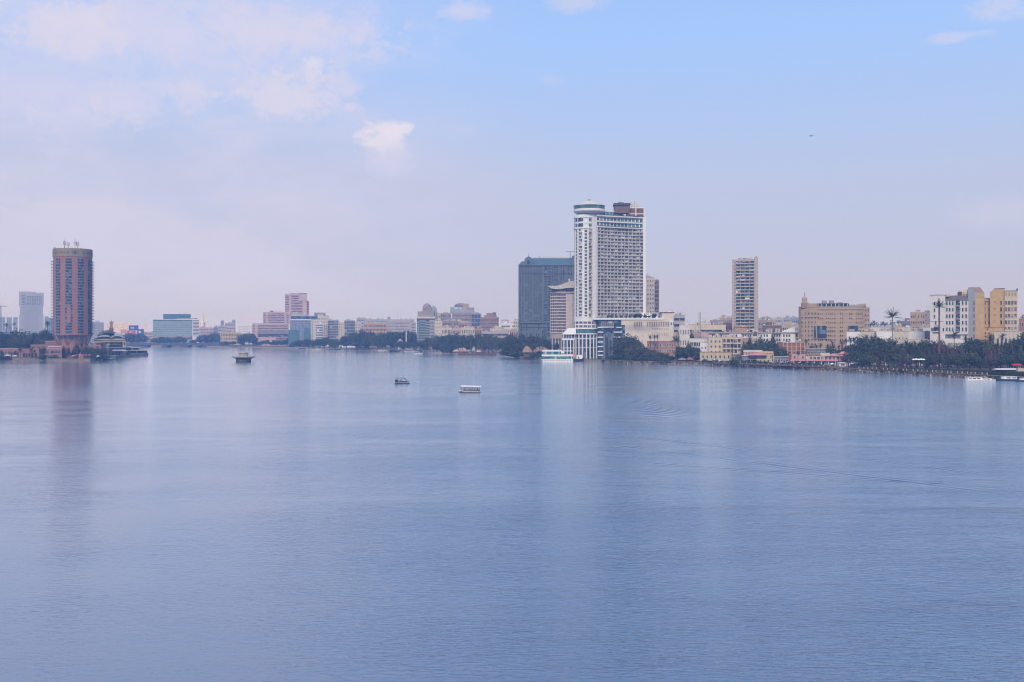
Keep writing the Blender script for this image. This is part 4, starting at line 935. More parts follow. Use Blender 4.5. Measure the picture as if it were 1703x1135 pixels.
# low pink hotel podium along the island shore
def podium():
    PK = M['pink']; Y = 905.0
    def blk(label, px0, px1, pt, Y, dep, wins=(), arches=(), base=1.6, parap=True, wall=PK, name='hotel_wing'):
        x0, x1 = wx(px0, Y), wx(px1, Y); H = wz(pt, Y) - base
        r = thing(name, label, 'hotel wing', ((x0 + x1) / 2, Y, base), 0, 'low pink wings of the round hotel'); hw = (x1 - x0) / 2; aim(r)
        b = MB(); b.box(-hw, hw, 0, dep, 0, H, wall); b.build('wall', r)
        b = MB(); b.box(-hw - .2, hw + .2, -.25, dep + .2, H, H + .35, M['pale_pink'] if wall is PK else wall); b.build('parapet', r)
        fa = Facade(r)
        for (pa, pb_, za, zb) in wins:
            w = wx(pb_, Y) - wx(pa, Y); h = (zb - za) / F * Y * -1
            fa.put('window', win_item(w, abs(h), wall, GB, 0), wx((pa + pb_) / 2, Y) - r.location.x, 0, wz(max(za, zb), Y) - base, 0)
        for (pc, w, pt_) in arches:
            fa.put('arched_opening', arch_item(w, wz(pt_, Y) - base, wall, GL), wx(pc, Y) - r.location.x, 0, 0, 0)
        fa.done(); return r, hw, H
    blk('low pink arcaded wing at the far left edge of the shore', -30, 31, 580.5, 925, 14, wins=[(9, 11.5, 585, 590), (14, 16, 585, 590), (-4, 0, 585, 590)], arches=[(27, 5.2, 584), (4, 3.4, 585)])
    blk('low pink shore wing with small dark arches behind the palms', 31.3, 66, 581.2, 930, 12, arches=[(40, 2.0, 587.5), (44, 2.0, 587.5), (49, 2.0, 587.5), (54, 2.0, 587.5), (60, 2.0, 587.5)])
    blk('long flat pink wing with a dark green eave beside the upper block', 51, 76.5, 574.5, 955, 14, wins=[(54, 58, 578, 580), (62, 66, 578, 580)])
    blk('plain upper pink block beneath the round tower', 75, 119, 568.2, 935, 30, arches=[(114.5, 4.2, 574.5)])
    r, hw, H = blk('pink terrace building with long window bands near the water', 77.6, 103, 580.5, 908, 12, wins=[(78.4, 83, 584.5, 587.3), (84.5, 95.5, 584.5, 587.3), (97, 102, 584.5, 587.3), (80, 86, 590.8, 595), (88, 95, 590.8, 595)])
    for k in range(9):
        b = MB(); b.tube((0, 0, 0), (0, 0, 1.9), .05, .05, M['steel'], 4); b.lathe([(1.15, 1.7), (.05, 2.3)], M['canvas'], 8); b.build('terrace_parasol', r, (-hw + 2 + k * 1.35, 3 + (k % 3) * 1.7, H + .3))
    blk('pink wing with a dark glazed front right of the arch', 119.3, 168, 574.8, 925, 22, wins=[(137, 156, 578.5, 588), (123, 129, 577.5, 584), (160, 163.6, 576, 579.5)])
    blk('small pink pavilion with a pale hipped roof beside the theatre', 160, 175, 571.0, 955, 10, wins=[(167.5, 173, 572.5, 575.5)])
    blk('low pink kiosk on the quay under the trees', 131, 139, 591, 903, 4, wins=[(132.5, 134, 593, 596)], wall=M['rose'], name='kiosk')
podium()
def parasol(label, px, py, c, w=2.0, h=2.6, group='parasols on the island quay', z=1.6, Y=None):
    Y = Y or 903
    r = thing('parasol', label, 'parasol', (wx(px, Y), Y, z), 0, group)
    b = MB(); b.tube((0, 0, 0), (0, 0, h), .06, .06, M['steel'], 4); b.build('pole', r)
    b = MB(); b.lathe([(w, h - .4), (w * .96, h - .25), (w * .5, h + .2), (.05, h + .55)], M[c], 8); b.build('canopy', r)
parasol('wide white parasol low on the quay at the far left', 13, 0, 'canvas', 3.0, 3.2)
parasol('white parasol beside the arched opening near the left edge', 25, 0, 'canvas', 2.4)
parasol('pale yellow parasol on the quay under the round tower', 122.5, 0, 'pale_yellow', 2.4)
parasol('pink parasol nearest the round tower base', 127, 0, 'poster_pink', 1.9, 3.4)
parasol('small pink and white parasol beside the kiosk', 133.5, 0, 'rose', 1.4, 4.2, Y=900)
parasol('wide bright pink parasol under the dark trees', 143, 0, 'poster_pink', 2.2, 3.4)
parasol('second bright pink parasol just right of the wide one', 148.5, 0, 'poster_pink', 2.0, 3.4)
parasol('small white parasol beside the dark trees on the quay', 163, 0, 'canvas', 1.6, 2.4)

# domed theatre-like building and the tiered restaurant pier on the island tip
def theatre():
    Y = 1060.0; X = wx(178, Y); r = thing('domed_hall', 'grey hall with a curved dark roof beyond the pink wings', 'hall', (X, Y, 1.6)); aim(r); Z = lambda py: wz(py, Y) - 1.6; Xp = lambda px: wx(px, Y) - X
    b = MB(); b.box(Xp(156), Xp(207), 0, 30, 0, Z(566), M['tan']); b.box(Xp(170), Xp(204), -3, 0, 0, Z(569), GB); b.box(Xp(204), Xp(209.5), -4, 6, 0, Z(567), M['pale_yellow']); b.build('wall', r)
    b = MB(); b.box(Xp(155), Xp(208), -1.5, 30, Z(566), Z(565), M['pale_yellow']); b.box(Xp(168), Xp(210), -5, 1, Z(569), Z(568.3), M['cream']); b.build('floor_band', r)
    def shell(b, px0, px1, pb_, pt, y0, y1, m, skew=0.0, n=10):
        for k in range(n):
            a0, a1 = math.pi * k / n, math.pi * (k + 1) / n
            def P_(a, y, s): 
                px = (px0 + px1) / 2 - (px1 - px0) / 2 * math.cos(a); return (Xp(px + skew * math.sin(a)), y, Z(pb_) + (Z(pt) - Z(pb_)) * math.sin(a) * s)
            b.face([P_(a0, y0, .55), P_(a1, y0, .55), P_(a1, y1, 1), P_(a0, y1, 1)], m)
            b.face([P_(a0, y1, 1), P_(a1, y1, 1), P_(a1, y1 + 8, .6), P_(a0, y1 + 8, .6)], m)
    b = MB(); b.prism([(Xp(155), 0), (Xp(206), 0), (Xp(206), 28), (Xp(155), 28)], Z(565), Z(552), M['far_grey'], [(Xp(176), 10), (Xp(192), 10), (Xp(192), 20), (Xp(176), 20)]); b.build('roof', r)
    b = MB(); shell(b, 161, 191, 560, 549.5, -1, 8, M['dark_grey'], 3); b.build('curved_roof_shell', r)
    b = MB(); shell(b, 155, 184, 565, 556, -3, 3, M['far_grey'], 4); shell(b, 186, 210, 566, 554, -2, 6, M['far_grey'], -4); b.build('lower_roof_shell', r)
    b = MB(); b.box(Xp(181.5), Xp(188.8), 6, 10, Z(554), Z(545.5), M['brown']); b.box(Xp(182.6), Xp(187.8), 6.4, 9.6, Z(545.5), Z(537.4), M['mauve']); b.lathe([(2.4, Z(537.4)), (2.6, Z(536.8)), (1.9, Z(535.6)), (.4, Z(534.4)), (.15, Z(532.2))], M['mauve'], 10, (Xp(185.2), 8)); b.box(Xp(182), Xp(188.4), 5.8, 10.2, Z(545.7), Z(545), M['tan']); b.build('lantern_tower', r)
    fa = Facade(r); it = win_item(1.6, 2.0, M['tan'], GB, 0)
    for px in (160, 164, 207): fa.put('window', it, Xp(px), -4.0 if px > 205 else 0, Z(574), 0)
    for px in (175, 180, 186, 192, 198): fa.put('window', win_item(2.6, 2.2, M['cream'], GL, 1), Xp(px), -3, Z(573.5), 0)
    fa.done()
theatre()
def pier():
    Y = 1085.0; X = wx(215, Y); r = thing('tiered_restaurant', 'tiered restaurant pavilion with pale awnings on the island tip', 'restaurant', (X, Y, 0)); Z = lambda py: wz(py, Y); Xp = lambda px: wx(px, Y) - X
    def ell(x0, x1, y0, y1, n=18):
        return [((x0 + x1) / 2 + (x1 - x0) / 2 * math.cos(2 * math.pi * k / n), (y0 + y1) / 2 + (y1 - y0) / 2 * math.sin(2 * math.pi * k / n)) for k in range(n)]
    b = MB(); b.prism(ell(Xp(196), Xp(245.5), -14, 14), -1, Z(587), M['slate']); b.build('terrace_deck', r)
    b = MB(); b.prism(ell(Xp(198), Xp(244), -12, 12), Z(587), Z(583.2), GL); b.build('lower_glazing', r)
    b = MB(); b.prism(ell(Xp(195), Xp(246.5), -15, 15), Z(583.2), Z(582.2), M['cream'], ell(Xp(204), Xp(240), -10, 10)); b.build('lower_awning', r)
    b = MB(); b.prism(ell(Xp(196), Xp(231), -9, 9), Z(582), Z(578.5), GM); b.build('upper_glazing', r)
    b = MB(); b.prism(ell(Xp(191), Xp(233), -11, 11), Z(578.6), Z(577.8), M['cream'], ell(Xp(194), Xp(230), -9, 9)); b.prism(ell(Xp(194), Xp(222), -8, 8), Z(577.8), Z(575.0), M['cream'], ell(Xp(199), Xp(214), -4, 4)); b.build('upper_awning', r)
    for k in range(14):
        t = 2 * math.pi * k / 14; c = MB(); x, y = Xp(220.8) + 18.6 * 0.72 * math.cos(t), 13 * math.sin(t); c.box(x - .12, x + .12, y - .12, y + .12, Z(587), Z(583.2), M['cream']); c.build('post', r)
    r2 = thing('quay_restaurant', 'low quayside terrace with cream awnings beside the domed hall', 'restaurant', (wx(188, 1010), 1010, 1.6)); X = wx(188, 1010); Y = 1010
    b = MB(); b.box(Xp(178) , Xp(205), -4, 8, 0, Z(579) - 1.6, M['mauve']); b.build('wall', r2)
    b = MB(); b.box(Xp(176), Xp(209), -6, 9, Z(578.8) - 1.6, Z(578) - 1.6, M['cream']); b.prism([(Xp(190), -8), (Xp(214), -8), (Xp(214), -2), (Xp(190), -2)], Z(584) - 1.6, Z(581.6) - 1.6, M['canvas'], [(Xp(194), -6), (Xp(210), -6), (Xp(210), -3), (Xp(194), -3)]); b.build('awning', r2)
    for k in range(5): c = MB(); x = Xp(179 + k * 5.4); c.box(x, x + .9, -4.2, -4, .6, 2.6, GL); c.build('window', r2)
    b = MB(); b.box(Xp(182.6), Xp(184.6), -7, -5, 0, Z(571) - 1.6, M['offwhite']); b.box(Xp(181.6), Xp(185.6), -7.3, -4.7, Z(573.4) - 1.6, Z(572.6) - 1.6, M['white']); b.build('stair_tower', r2)
pier()
def quay_boats():
    Y = shoreY(598.4); r = thing('floating_kiosk', 'teal netted floating kiosk moored at the island quay', 'floating kiosk', (wx(187, 925), 925, 0))
    b = MB(); b.box(-4.6, 4.6, -2, 2, -.3, .5, M['dark_grey']); b.build('pontoon', r)
    b = MB(); b.box(-4.2, 4.2, -1.8, 1.8, .5, 3.6, M['teal']); b.build('wall', r)
    b = MB(); b.box(-4.6, 4.6, -2.2, 2.2, 3.6, 3.9, M['aqua']); 
    for k in range(9): b.box(-4.2 + k, -4.1 + k, -1.88, -1.8, .5, 3.6, M['steel'])
    b.build('roof', r)
quay_boats()

# ================================================================ FAR CENTRE-LEFT
block('office_building', 'pale blue-white block right behind the round pink hotel', 152, 173, 536.5, 2100, 'far_grey', 9, 7, clut=2, lod=1, ww=.55)
block('building', 'long sunlit cream block beyond the domed hall', 176, 209, 538, 2500, 'sunpainted', 7, 11, clut=3, lod=1, ww=.35, wh=.35, gm=GC)  # sun patch on these far blocks is painted as wall colour
block('building', 'short sunlit block stepping up beside the blue billboards', 207, 216.5, 535.5, 2550, 'sunpainted', 7, 3, clut=2, lod=1, ww=.35, wh=.35, gm=GC)
block('building', 'narrow sunlit block right of the blue billboards', 235.5, 243.5, 540, 2450, 'sunpainted', 6, 3, clut=1, lod=1, ww=.3, wh=.3, gm=GC)
def billboard(label, px0, px1, pt, pb, Y, m, m2):
    r = thing('billboard', label, 'billboard', (wx((px0 + px1) / 2, Y), Y, LAND), 0, 'roadside billboards far behind the island'); hw = (wx(px1, Y) - wx(px0, Y)) / 2; z0, z1 = wz(pb, Y) - LAND, wz(pt, Y) - LAND
    b = MB(); b.box(-hw, hw, 0, .8, z0, z1, M[m]); b.box(-hw * .6, hw * .1, -.1, 0, z0 + (z1 - z0) * .3, z0 + (z1 - z0) * .7, M[m2]); b.build('panel', r)
    for s in (-.7, .7): c = MB(); c.tube((hw * s, .4, 0), (hw * s, .4, z0), .6, .6, M['steel'], 5); c.build('post', r)
billboard('pink billboard beside the sunlit cream block', 200.5, 209.5, 548.2, 555, 1900, 'rose', 'lilac')
billboard('large blue billboard, the tallest of the far billboards', 214, 230, 541.5, 549.6, 1900, 'poster', 'lilac')
billboard('pinkish billboard below the large blue one', 212.5, 225.5, 549.9, 556, 1890, 'poster_pink', 'lilac')
billboard('small blue billboard right of the pinkish one', 228.5, 238.8, 547.8, 557, 1880, 'poster', 'offwhite')
for i, (a, c_, t, m, ro, co, lb) in enumerate([(228, 240, 552, 'mauve', 4, 5, 'mauve block under the small blue billboard'), (240, 256, 552.5, 'pale_pink', 4, 7, 'pale pink low block left of the aqua slab hotel'), (206, 229, 556, 'lilac', 3, 9, 'low lilac building below the far billboards')]):
    block('building', lb, a, c_, t, 2050, m, ro, co, clut=2, lod=1)
def nile():
    Y = 1950
    r, w, H = block('slab_hotel', 'wide aqua slab hotel with a darker blue roof box', 254.5, 320, 532, Y, 'aqua', 9, 26, clut=0, ww=.62, wh=.5, gm=GA, lod=1, dep=22, fm=M['aqua'], edge=.01, lo=12, hi=3, seed=1)
    Xp = lambda px: wx(px, Y) - r.location.x; Z = lambda py: wz(py, Y) - LAND
    b = MB(); b.box(Xp(320.2), Xp(331.6), -2, 22, 0, Z(531), M['white']); b.build('end_wall', r)
    fa = Facade(r); grid(fa, 'balcony', bal_item(11.5, 3.0, M['white'], GB, 1.5, 1.1, True, False), (Xp(321), -2), (Xp(331.4), -2), Z(559), Z(533), 11, 1); fa.done()
    b = MB(); b.box(Xp(271.5), Xp(317.5), 2, 18, Z(532), Z(522.6), M['teal_roof']); b.build('roof_box', r)
    b = MB(); b.box(Xp(294), Xp(328), -1, 2, Z(531.6), Z(529.6), GB); b.box(Xp(254), Xp(332.5), -2.6, 23, Z(532.2), Z(531.4), M['white']); b.build('roof_terrace', r)
    b = MB()
    for k in range(9): x = Xp(295 + k * 3.4); b.box(x, x + 2, -1.6, -1.0, Z(531.4), Z(529.9), M['white'])
    b.build('terrace_kiosk', r)
    b = MB(); b.box(Xp(255), Xp(318), -4, 0, Z(562.2), Z(558.5), M['mauve']); b.build('podium_band', r)
    b = MB()
    for k in range(8): b.tube((Xp(298 + k * 2.2), 5, Z(522.6)), (Xp(298 + k * 2.2), 5, Z(518 + (k * 7) % 3)), .2, .1, M['steel'], 4)
    b.build('aerial', r)
nile()
def obelisk():
    Y = 2600; X = wx(336.6, Y); r = thing('stone_tower', 'slender golden sunlit tower right of the aqua slab hotel', 'tower', (X, Y, LAND)); Z = lambda py: wz(py, Y) - LAND
    b = MB(); b.lathe([(5.4, 0), (4.8, Z(538)), (3.4, Z(532)), (2.6, Z(524))], M['sunpainted'], 10); b.build('shaft', r)  # warm sun on the tower is put into its base colour
    b = MB(); b.lathe([(3.6, Z(524)), (3.6, Z(522.6)), (2.2, Z(522.5)), (2.0, Z(519)), (.6, Z(517.4)), (.2, Z(514.6))], M['sunpainted'], 10); b.build('lantern', r)
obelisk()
block('building', 'pale low sunlit building at the foot of the golden tower', 331.5, 342, 535.5, 2620, 'sunpainted', 6, 3, clut=1, lod=1, ww=.3)  # same wall colour with the sun painted in
rows = [  # far roofscape between the aqua slab and the pink stepped hotel
 (331, 349, 545, 2050, 'pale_pink', 5, 7, 'pinkish low block right of the aqua slab hotel'),
 (348, 356, 545.5, 2100, 'lilac', 5, 3, 'narrow lilac block behind the bridge trees'),
 (355, 364, 544, 2000, 'mauve', 6, 4, 'mauve block with tanks behind the bridge trees'),
 (363, 378, 542, 1980, 'lilac', 6, 6, 'lilac block in front of the taller grey rooftops'),
 (367, 372.5, 534, 2150, 'far_blue', 8, 2, 'narrow blue-grey block rising over the far roofs'),
 (377, 392, 543.5, 1960, 'pale_pink', 6, 6, 'pale pink block with regular windows left of the white office'),
 (374, 386, 537.5, 2100, 'far_grey', 7, 5, 'grey stepped block behind the pale pink one'),
 (385.5, 391.5, 532.2, 2150, 'far_grey', 8, 2, 'tallest grey block left of the white office building'),
]
for a, c_, t, Y, m, ro, co, lb in rows: block('building', lb, a, c_, t, Y, m, ro, co, clut=2, lod=1, ww=.5, wh=.45)
block('office_building', 'white office building with square windows left of the pink stepped hotel', 395.5, 425, 537.2, 1900, 'white', 7, 8, clut=1, lod=1, ww=.35, wh=.4, lo=4, hi=5)
block('palace', 'ochre three-storey palace with dark windows behind the bridge end', 366.5, 402, 553.2, 1800, 'yellow', 3, 13, clut=2, lod=1, ww=.45, wh=.55, base=LAND)
# pink stepped riverside hotel
def semi():
    Y = 1680; PP = M['semi_pink']
    r = thing('stepped_pink_hotel', 'pink stepped hotel with long dark window bands and a tall tower', 'hotel', (wx(460, Y), Y, LAND)); aim(r); Xp = lambda px: wx(px, Y) - r.location.x; Z = lambda py: wz(py, Y) - LAND
    b = MB(); b.box(Xp(419.5), Xp(481), 0, 30, 0, Z(538), PP); b.box(Xp(437.5), Xp(482), 3, 30, Z(538), Z(519), PP); b.box(Xp(474), Xp(511), 6, 36, Z(538) + .003, Z(488.5), PP); b.box(Xp(506), Xp(515), 9, 34, 0, Z(500), PP); b.box(Xp(484), Xp(498), 8, 30, Z(488.5), Z(487), M['beige']); b.box(Xp(447), Xp(470), 6, 20, Z(519), Z(516.4), M['offwhite']); b.build('wall', r)
    b = MB(); b.box(Xp(498), Xp(511.3), 4.6, 6, Z(500.4), Z(492.4), M['pale_pink']); b.box(Xp(504), Xp(509.6), 5.2, 6, Z(522.4), Z(500), PP); b.box(Xp(481.5), Xp(484), 5, 6, Z(524), Z(488), PP); b.box(Xp(484.2), Xp(498), 4.8, 6, Z(491.5), Z(488), M['pale_pink']); b.build('stair_wall', r)
    b = MB(); b.prism([(Xp(498), 6), (Xp(511), 6), (Xp(511), 22), (Xp(498), 22)], Z(489), Z(487.5), M['teal_roof']); b.box(Xp(450), Xp(454), 4, 8, Z(519), Z(517), M['ink']); b.build('roof_pavilion', r)
    fa = Facade(r)
    def bands(xa, xb, y, pt, pb_, n):
        sh = (Z(pt) - Z(pb_)) / n; it = win_item(Xp(xb) - Xp(xa), sh * .42, PP, GM, 1)
        for k in range(n): fa.put('window_band', it, (Xp(xa) + Xp(xb)) / 2, y, Z(pb_) + sh * (k + .3), 0)
    bands(420.2, 424.4, 0, 540, 553.5, 5); bands(428.6, 478.8, 0, 540, 553.5, 5); bands(420.2, 424.2, 0, 556, 569, 3); bands(428.5, 480, 0, 556, 563, 1); bands(459, 480, 0, 560, 567, 1)
    bands(438.2, 442, 3, 521, 538, 6); bands(445, 473, 3, 521, 538, 6); bands(476.5, 480, 3, 521, 538, 6)
    bands(474.6, 480.6, 6, 491, 519, 10); bands(485, 497.2, 6, 492, 501, 3); bands(485, 503.4, 6, 501, 522, 8); bands(510.5, 514.6, 9, 502, 522, 7)
    fa.done()
    b = MB(); b.box(Xp(428.5), Xp(480), -3, 0, Z(556), Z(552.6), M['steel']); b.build('terrace_awning', r)
    b = MB(); b.box(Xp(452), Xp(481), -2, 0, Z(572), Z(566), M['dark_grey']); b.build('lobby_glazing', r)
semi()
def shrouded():
    Y = 1640; r, w, H = block('shrouded_building', 'blue glass office block partly wrapped in teal scaffold netting', 482, 517, 532.5, Y, 'far_blue', 12, 14, clut=0, ww=.5, wh=.55, gm=GB, lod=1, dep=26, fm=M['far_grey'], cornice=False)
    Xp = lambda px: wx(px, Y) - r.location.x; Z = lambda py: wz(py, Y) - LAND
    b = MB(); b.box(Xp(479.6), Xp(497), -1.3, -.9, 0, Z(549), M['green_net']); b.box(Xp(505), Xp(516), -1.2, -.9, Z(566), Z(546.5), M['green_net']); b.build('scaffold_net', r)
    b = MB(); b.box(Xp(481.5), Xp(518), -.8, 26, Z(533), Z(531), M['offwhite']); b.box(Xp(484), Xp(528), 2, 24, Z(531), Z(526.5), GB); b.box(Xp(483), Xp(529), 1, 25, Z(526.5), Z(525.4), M['far_grey']); b.box(Xp(484), Xp(510), 3, 22, Z(525.4), Z(522.6), M['far_grey']); b.build('penthouse', r)
    clutter(r, Xp(485), Xp(512), 4, 16, Z(522.6), 6, 4)
shrouded()
block('building', 'grey-violet cube penthouse block above the cream office', 522.5, 541.5, 520.3, 1780, 'far_blue', 2, 3, clut=0, lod=1, base=LAND, lo=44, hi=2, cornice=False)
block('office_building', 'cream office block stepping back right of the netted building', 517.5, 548, 526.5, 1720, 'cream', 8, 10, clut=3, lod=1, ww=.3, wh=.45)
block('building', 'pale yellow fin-like end block beside the netted building', 518, 526.5, 534, 1640, 'cream', 10, 2, clut=0, lod=1, ww=.35, wh=.5)
block('apartment_building', 'apartment block with white balcony rows right of the cream block', 524, 537.5, 538.5, 1560, 'white', 9, 4, style='bal', ww=.6, clut=2, lod=1, gm=GB)
block('apartment_building', 'narrow mauve-pink apartment block between the balcony blocks', 537.8, 544.6, 539.5, 1560, 'pale_pink', 9, 2, clut=2, lod=1)
block('apartment_building', 'grey apartment block with blue balcony rows left of the peach block', 544.8, 563, 532.5, 1570, 'lilac', 10, 5, style='bal', ww=.6, clut=4, lod=1, gm=GB)
block('apartment_building', 'peach apartment block with paired windows among the grey blocks', 563.2, 572.2, 536.5, 1560, 'cream', 9, 3, clut=2, lod=1, ww=.35)
block('apartment_building', 'grey block with dark balconies and a cluttered roof', 572.4, 590.5, 533.5, 1560, 'grey', 9, 5, style='bal', ww=.6, clut=6, lod=1, gm=GB)
block('apartment_building', 'cream corner block beside the dark street trees', 590.8, 600.3, 537, 1560, 'cream', 8, 3, clut=2, lod=1, ww=.4)
block('building', 'far lilac rooftops rising over the cluttered grey block', 593, 610, 529.5, 1900, 'lilac', 8, 6, clut=5, lod=1)
block('hotel', 'orange-ochre long block with dark loggia rows above the trees', 604.5, 644, 538, 1520, 'orange', 6, 16, clut=5, lod=1, ww=.55, wh=.5, band='yellow')
block('office_building', 'long lavender ministry block with fine windows above the trees', 643, 684, 534, 1600, 'lilac', 8, 22, clut=4, lod=1, ww=.4, wh=.45, band='far_grey')
block('office_building', 'second long pale block with a roof turret behind the ministry', 606, 690, 531.5, 1750, 'far_grey', 8, 38, clut=8, lod=1, ww=.4, wh=.4, seed=77)
block('apartment_building', 'pale narrow block left of the teal-striped office', 684.4, 691.6, 536, 1500, 'lilac', 8, 3, clut=2, lod=1)
block('building', 'small roof turret block with aerials on the long pale block', 644.5, 649.5, 527, 1760, 'far_grey', 2, 2, clut=1, lod=1, base=LAND, lo=41, hi=1)
# teal-striped office with domed neighbour
def teal_office():
    Y = 1330; r, w, H = block('office_tower', 'office tower with a teal glass stripe and a stepped beige crown', 693.5, 721, 533, Y, 'grey', 9, 3, clut=0, dep=20, cornice=False, ww=.3, keep=lambda r, c: c != 1 and False)
    Xp = lambda px: wx(px, Y) - r.location.x; Z = lambda py: wz(py, Y) - LAND
    b = MB(); b.box(Xp(697), Xp(708), -.5, 0, 0, Z(535), M['teal']); b.build('glass_stripe', r)
    b = MB()
    for k in range(7): b.box(Xp(698.5), Xp(706.5), -.9, -.5, Z(566 - k * 4.4), Z(564.6 - k * 4.4), M['grey'])
    b.build('spandrel', r)
    b = MB(); b.box(Xp(693), Xp(723), -.6, 20, Z(533), Z(530), M['dark_grey']); b.box(Xp(692.8), Xp(723.4), -1, 20.4, Z(530), Z(527), M['cream']); b.prism([(Xp(694.5), 1), (Xp(723), 1), (Xp(723), 18), (Xp(694.5), 18)], Z(527), Z(518.3), M['mauve'], [(Xp(694.5), 1.5), (Xp(712), 1.5), (Xp(712), 16), (Xp(694.5), 16)]); b.build('crown', r)
    fa = Facade(r); it = win_item(2.2, 1.7, M['grey'], GB, 1); 
    for k in range(9):
        for px in (694.8, 710.5, 713.2, 718): fa.put('window', it, Xp(px), 0, Z(568 - k * 4.1), 0)
    fa.done()
    Y = 1400; r = thing('domed_building', 'mauve building topped by a big round dome', 'building', (wx(706.8, Y), Y, LAND)); Xp = lambda px: wx(px, Y) - r.location.x; Z = lambda py: wz(py, Y) - LAND
    b = MB(); b.box(Xp(700), Xp(722), 0, 16, 0, Z(518), M['mauve']); b.box(Xp(702.6), Xp(716.6), 1, 12, Z(518), Z(511.6), M['mauve']); b.build('wall', r)
    b = MB(); b.lathe([(5.9, Z(512)), (5.8, Z(510)), (5.0, Z(507.5)), (3.2, Z(505.6)), (.8, Z(504.6)), (.1, Z(503.6))], M['mauve'], 20, (Xp(709.6), 6)); b.box(Xp(702.2), Xp(717), .6, 12.4, Z(512.4), Z(511.6), M['lilac']); b.build('dome', r)
    fa = Facade(r)
    for px in (706.3, 711, 714.6): fa.put('window', win_item(2.2, 2.6, M['lilac'], GC, 1), Xp(px), 1, Z(516.4), 0)
    fa.done()
    Y = 1460; r = thing('cupola_building', 'pale aqua building with a small cupola beside the big dome', 'building', (wx(720, Y), Y, LAND)); Xp = lambda px: wx(px, Y) - r.location.x; Z = lambda py: wz(py, Y) - LAND
    b = MB(); b.box(Xp(714), Xp(726), 0, 14, 0, Z(519), M['aqua']); b.box(Xp(716), Xp(725), 1, 12, Z(519), Z(513), M['aqua']); b.build('wall', r)
    b = MB(); b.lathe([(3.6, Z(513)), (3.4, Z(511)), (1.6, Z(509.5)), (.2, Z(507.6))], M['aqua'], 12, (Xp(720.4), 5)); b.build('cupola', r)
    fa = Facade(r)
    for px in (716, 719.5, 723): fa.put('window', win_item(1.8, 2, M['white'], GB, 1), Xp(px), 0, Z(524), 0)
    fa.done()
teal_office()
block('office_building', 'slim grey office with ribbed upper windows beside the cream block', 714.5, 722.4, 533.5, 1300, 'grey', 9, 4, clut=1, ww=.5, wh=.4, lod=1)
block('apartment_building', 'pale yellow-cream block with small windows beside the slim grey office', 722.6, 735.5, 534.3, 1290, 'cream', 8, 4, clut=2, ww=.25, wh=.3, lod=1)
block('apartment_building', 'yellowish block stepping up behind the cream block', 724, 732.6, 522.5, 1500, 'pale_yellow', 8, 3, clut=1, lod=1)
block('apartment_building', 'rose-brown stepped block with a roof pergola left of the big cluster', 732.5, 750, 521.5, 1500, 'mauve', 9, 5, clut=3, lod=1, band='pale_pink')
def cluster():
    Y = 1450; r, w, H = block('hotel', 'big stepped mauve block with curved roof tiers', 752, 796, 520.2, Y, 'mauve', 8, 11, clut=0, dep=26, lod=1, ww=.42, wh=.42, gm=GB, band='lilac')
    Xp = lambda px: wx(px, Y) - r.location.x; Z = lambda py: wz(py, Y) - LAND
    b = MB(); b.box(Xp(749), Xp(776), 3, 24, Z(521), Z(511), M['aqua']); b.lathe([(9.6, Z(511)), (9.6, Z(508)), (7.6, Z(505.6)), (3, Z(504.4))], M['slate'], 20, (Xp(766.5), 13)); b.box(Xp(766), Xp(780), 4, 18, Z(511), Z(505.2), M['tan']); b.box(Xp(776), Xp(788.6), 3, 22, Z(520), Z(511.6), M['mauve']); b.build('upper_tier', r)
    b = MB(); b.box(Xp(755), Xp(762), 2.6, 3, Z(513.6), Z(511.8), M['white']); b.box(Xp(764), Xp(767), 2.6, 3, Z(513.6), Z(511.8), M['white']); b.box(Xp(748.6), Xp(789), 2, 3, Z(518.6), Z(516.8), M['lilac']); b.build('roof_sign', r)
    clutter(r, Xp(790), Xp(796), 3, 14, Z(520.2), 3, 5)
cluster()
block('apartment_building', 'grey-blue right shoulder of the big mauve cluster', 783.5, 799.5, 521.8, 1420, 'far_blue', 8, 6, style='bal', ww=.55, clut=4, lod=1)
def brown_step():
    Y = 1380; r, w, H = block('apartment_building', 'rose-brown stepped apartment block left of the blue-grey hotel', 799, 829.5, 528, Y, 'brick_mauve', 8, 9, clut=0, lod=1, ww=.55, wh=.4, band='mauve')
    Xp = lambda px: wx(px, Y) - r.location.x; Z = lambda py: wz(py, Y) - LAND
    b = MB(); b.box(Xp(805), Xp(826), 2, 16, Z(528), Z(524.5), M['brick_mauve']); b.box(Xp(809), Xp(819), 2, 16, Z(524.5), Z(521), M['brick_mauve']); b.box(Xp(819.2), Xp(825.2), 1.4, 16, Z(524.5), Z(519.8), M['brown']); b.build('upper_step', r)
brown_step()
block('old_building', 'cream old building with tall windows above the river trees', 734.5, 752, 545.5, 1230, 'cream', 3, 7, style='arch', ww=.5, wh=.62, clut=4, lo=6)
block('old_building', 'pale pink old building with pediment windows behind the trees', 752.3, 766.6, 546.5, 1235, 'pale_pink', 3, 6, ww=.4, wh=.55, clut=4, lo=6)
block('old_building', 'cream old building, the widest, with large dark windows above the trees', 767, 789.5, 545.2, 1225, 'cream', 3, 6, ww=.45, wh=.6, clut=5, lo=6, lod=0)
block('old_building', 'low tan old building with arched windows right of the golden one', 789.8, 803, 546.2, 1235, 'tan', 3, 5, style='arch', ww=.45, wh=.6, clut=3, lo=6)
block('apartment_building', 'mauve roofs rising between the cream block and the big cluster', 735.8, 768, 533.8, 1380, 'mauve', 6, 12, clut=8, lod=1, seed=12)
block('building', 'rose block with white roof clutter in front of the big cluster', 762, 783, 537, 1330, 'rose_brown', 5, 8, clut=6, lod=1)
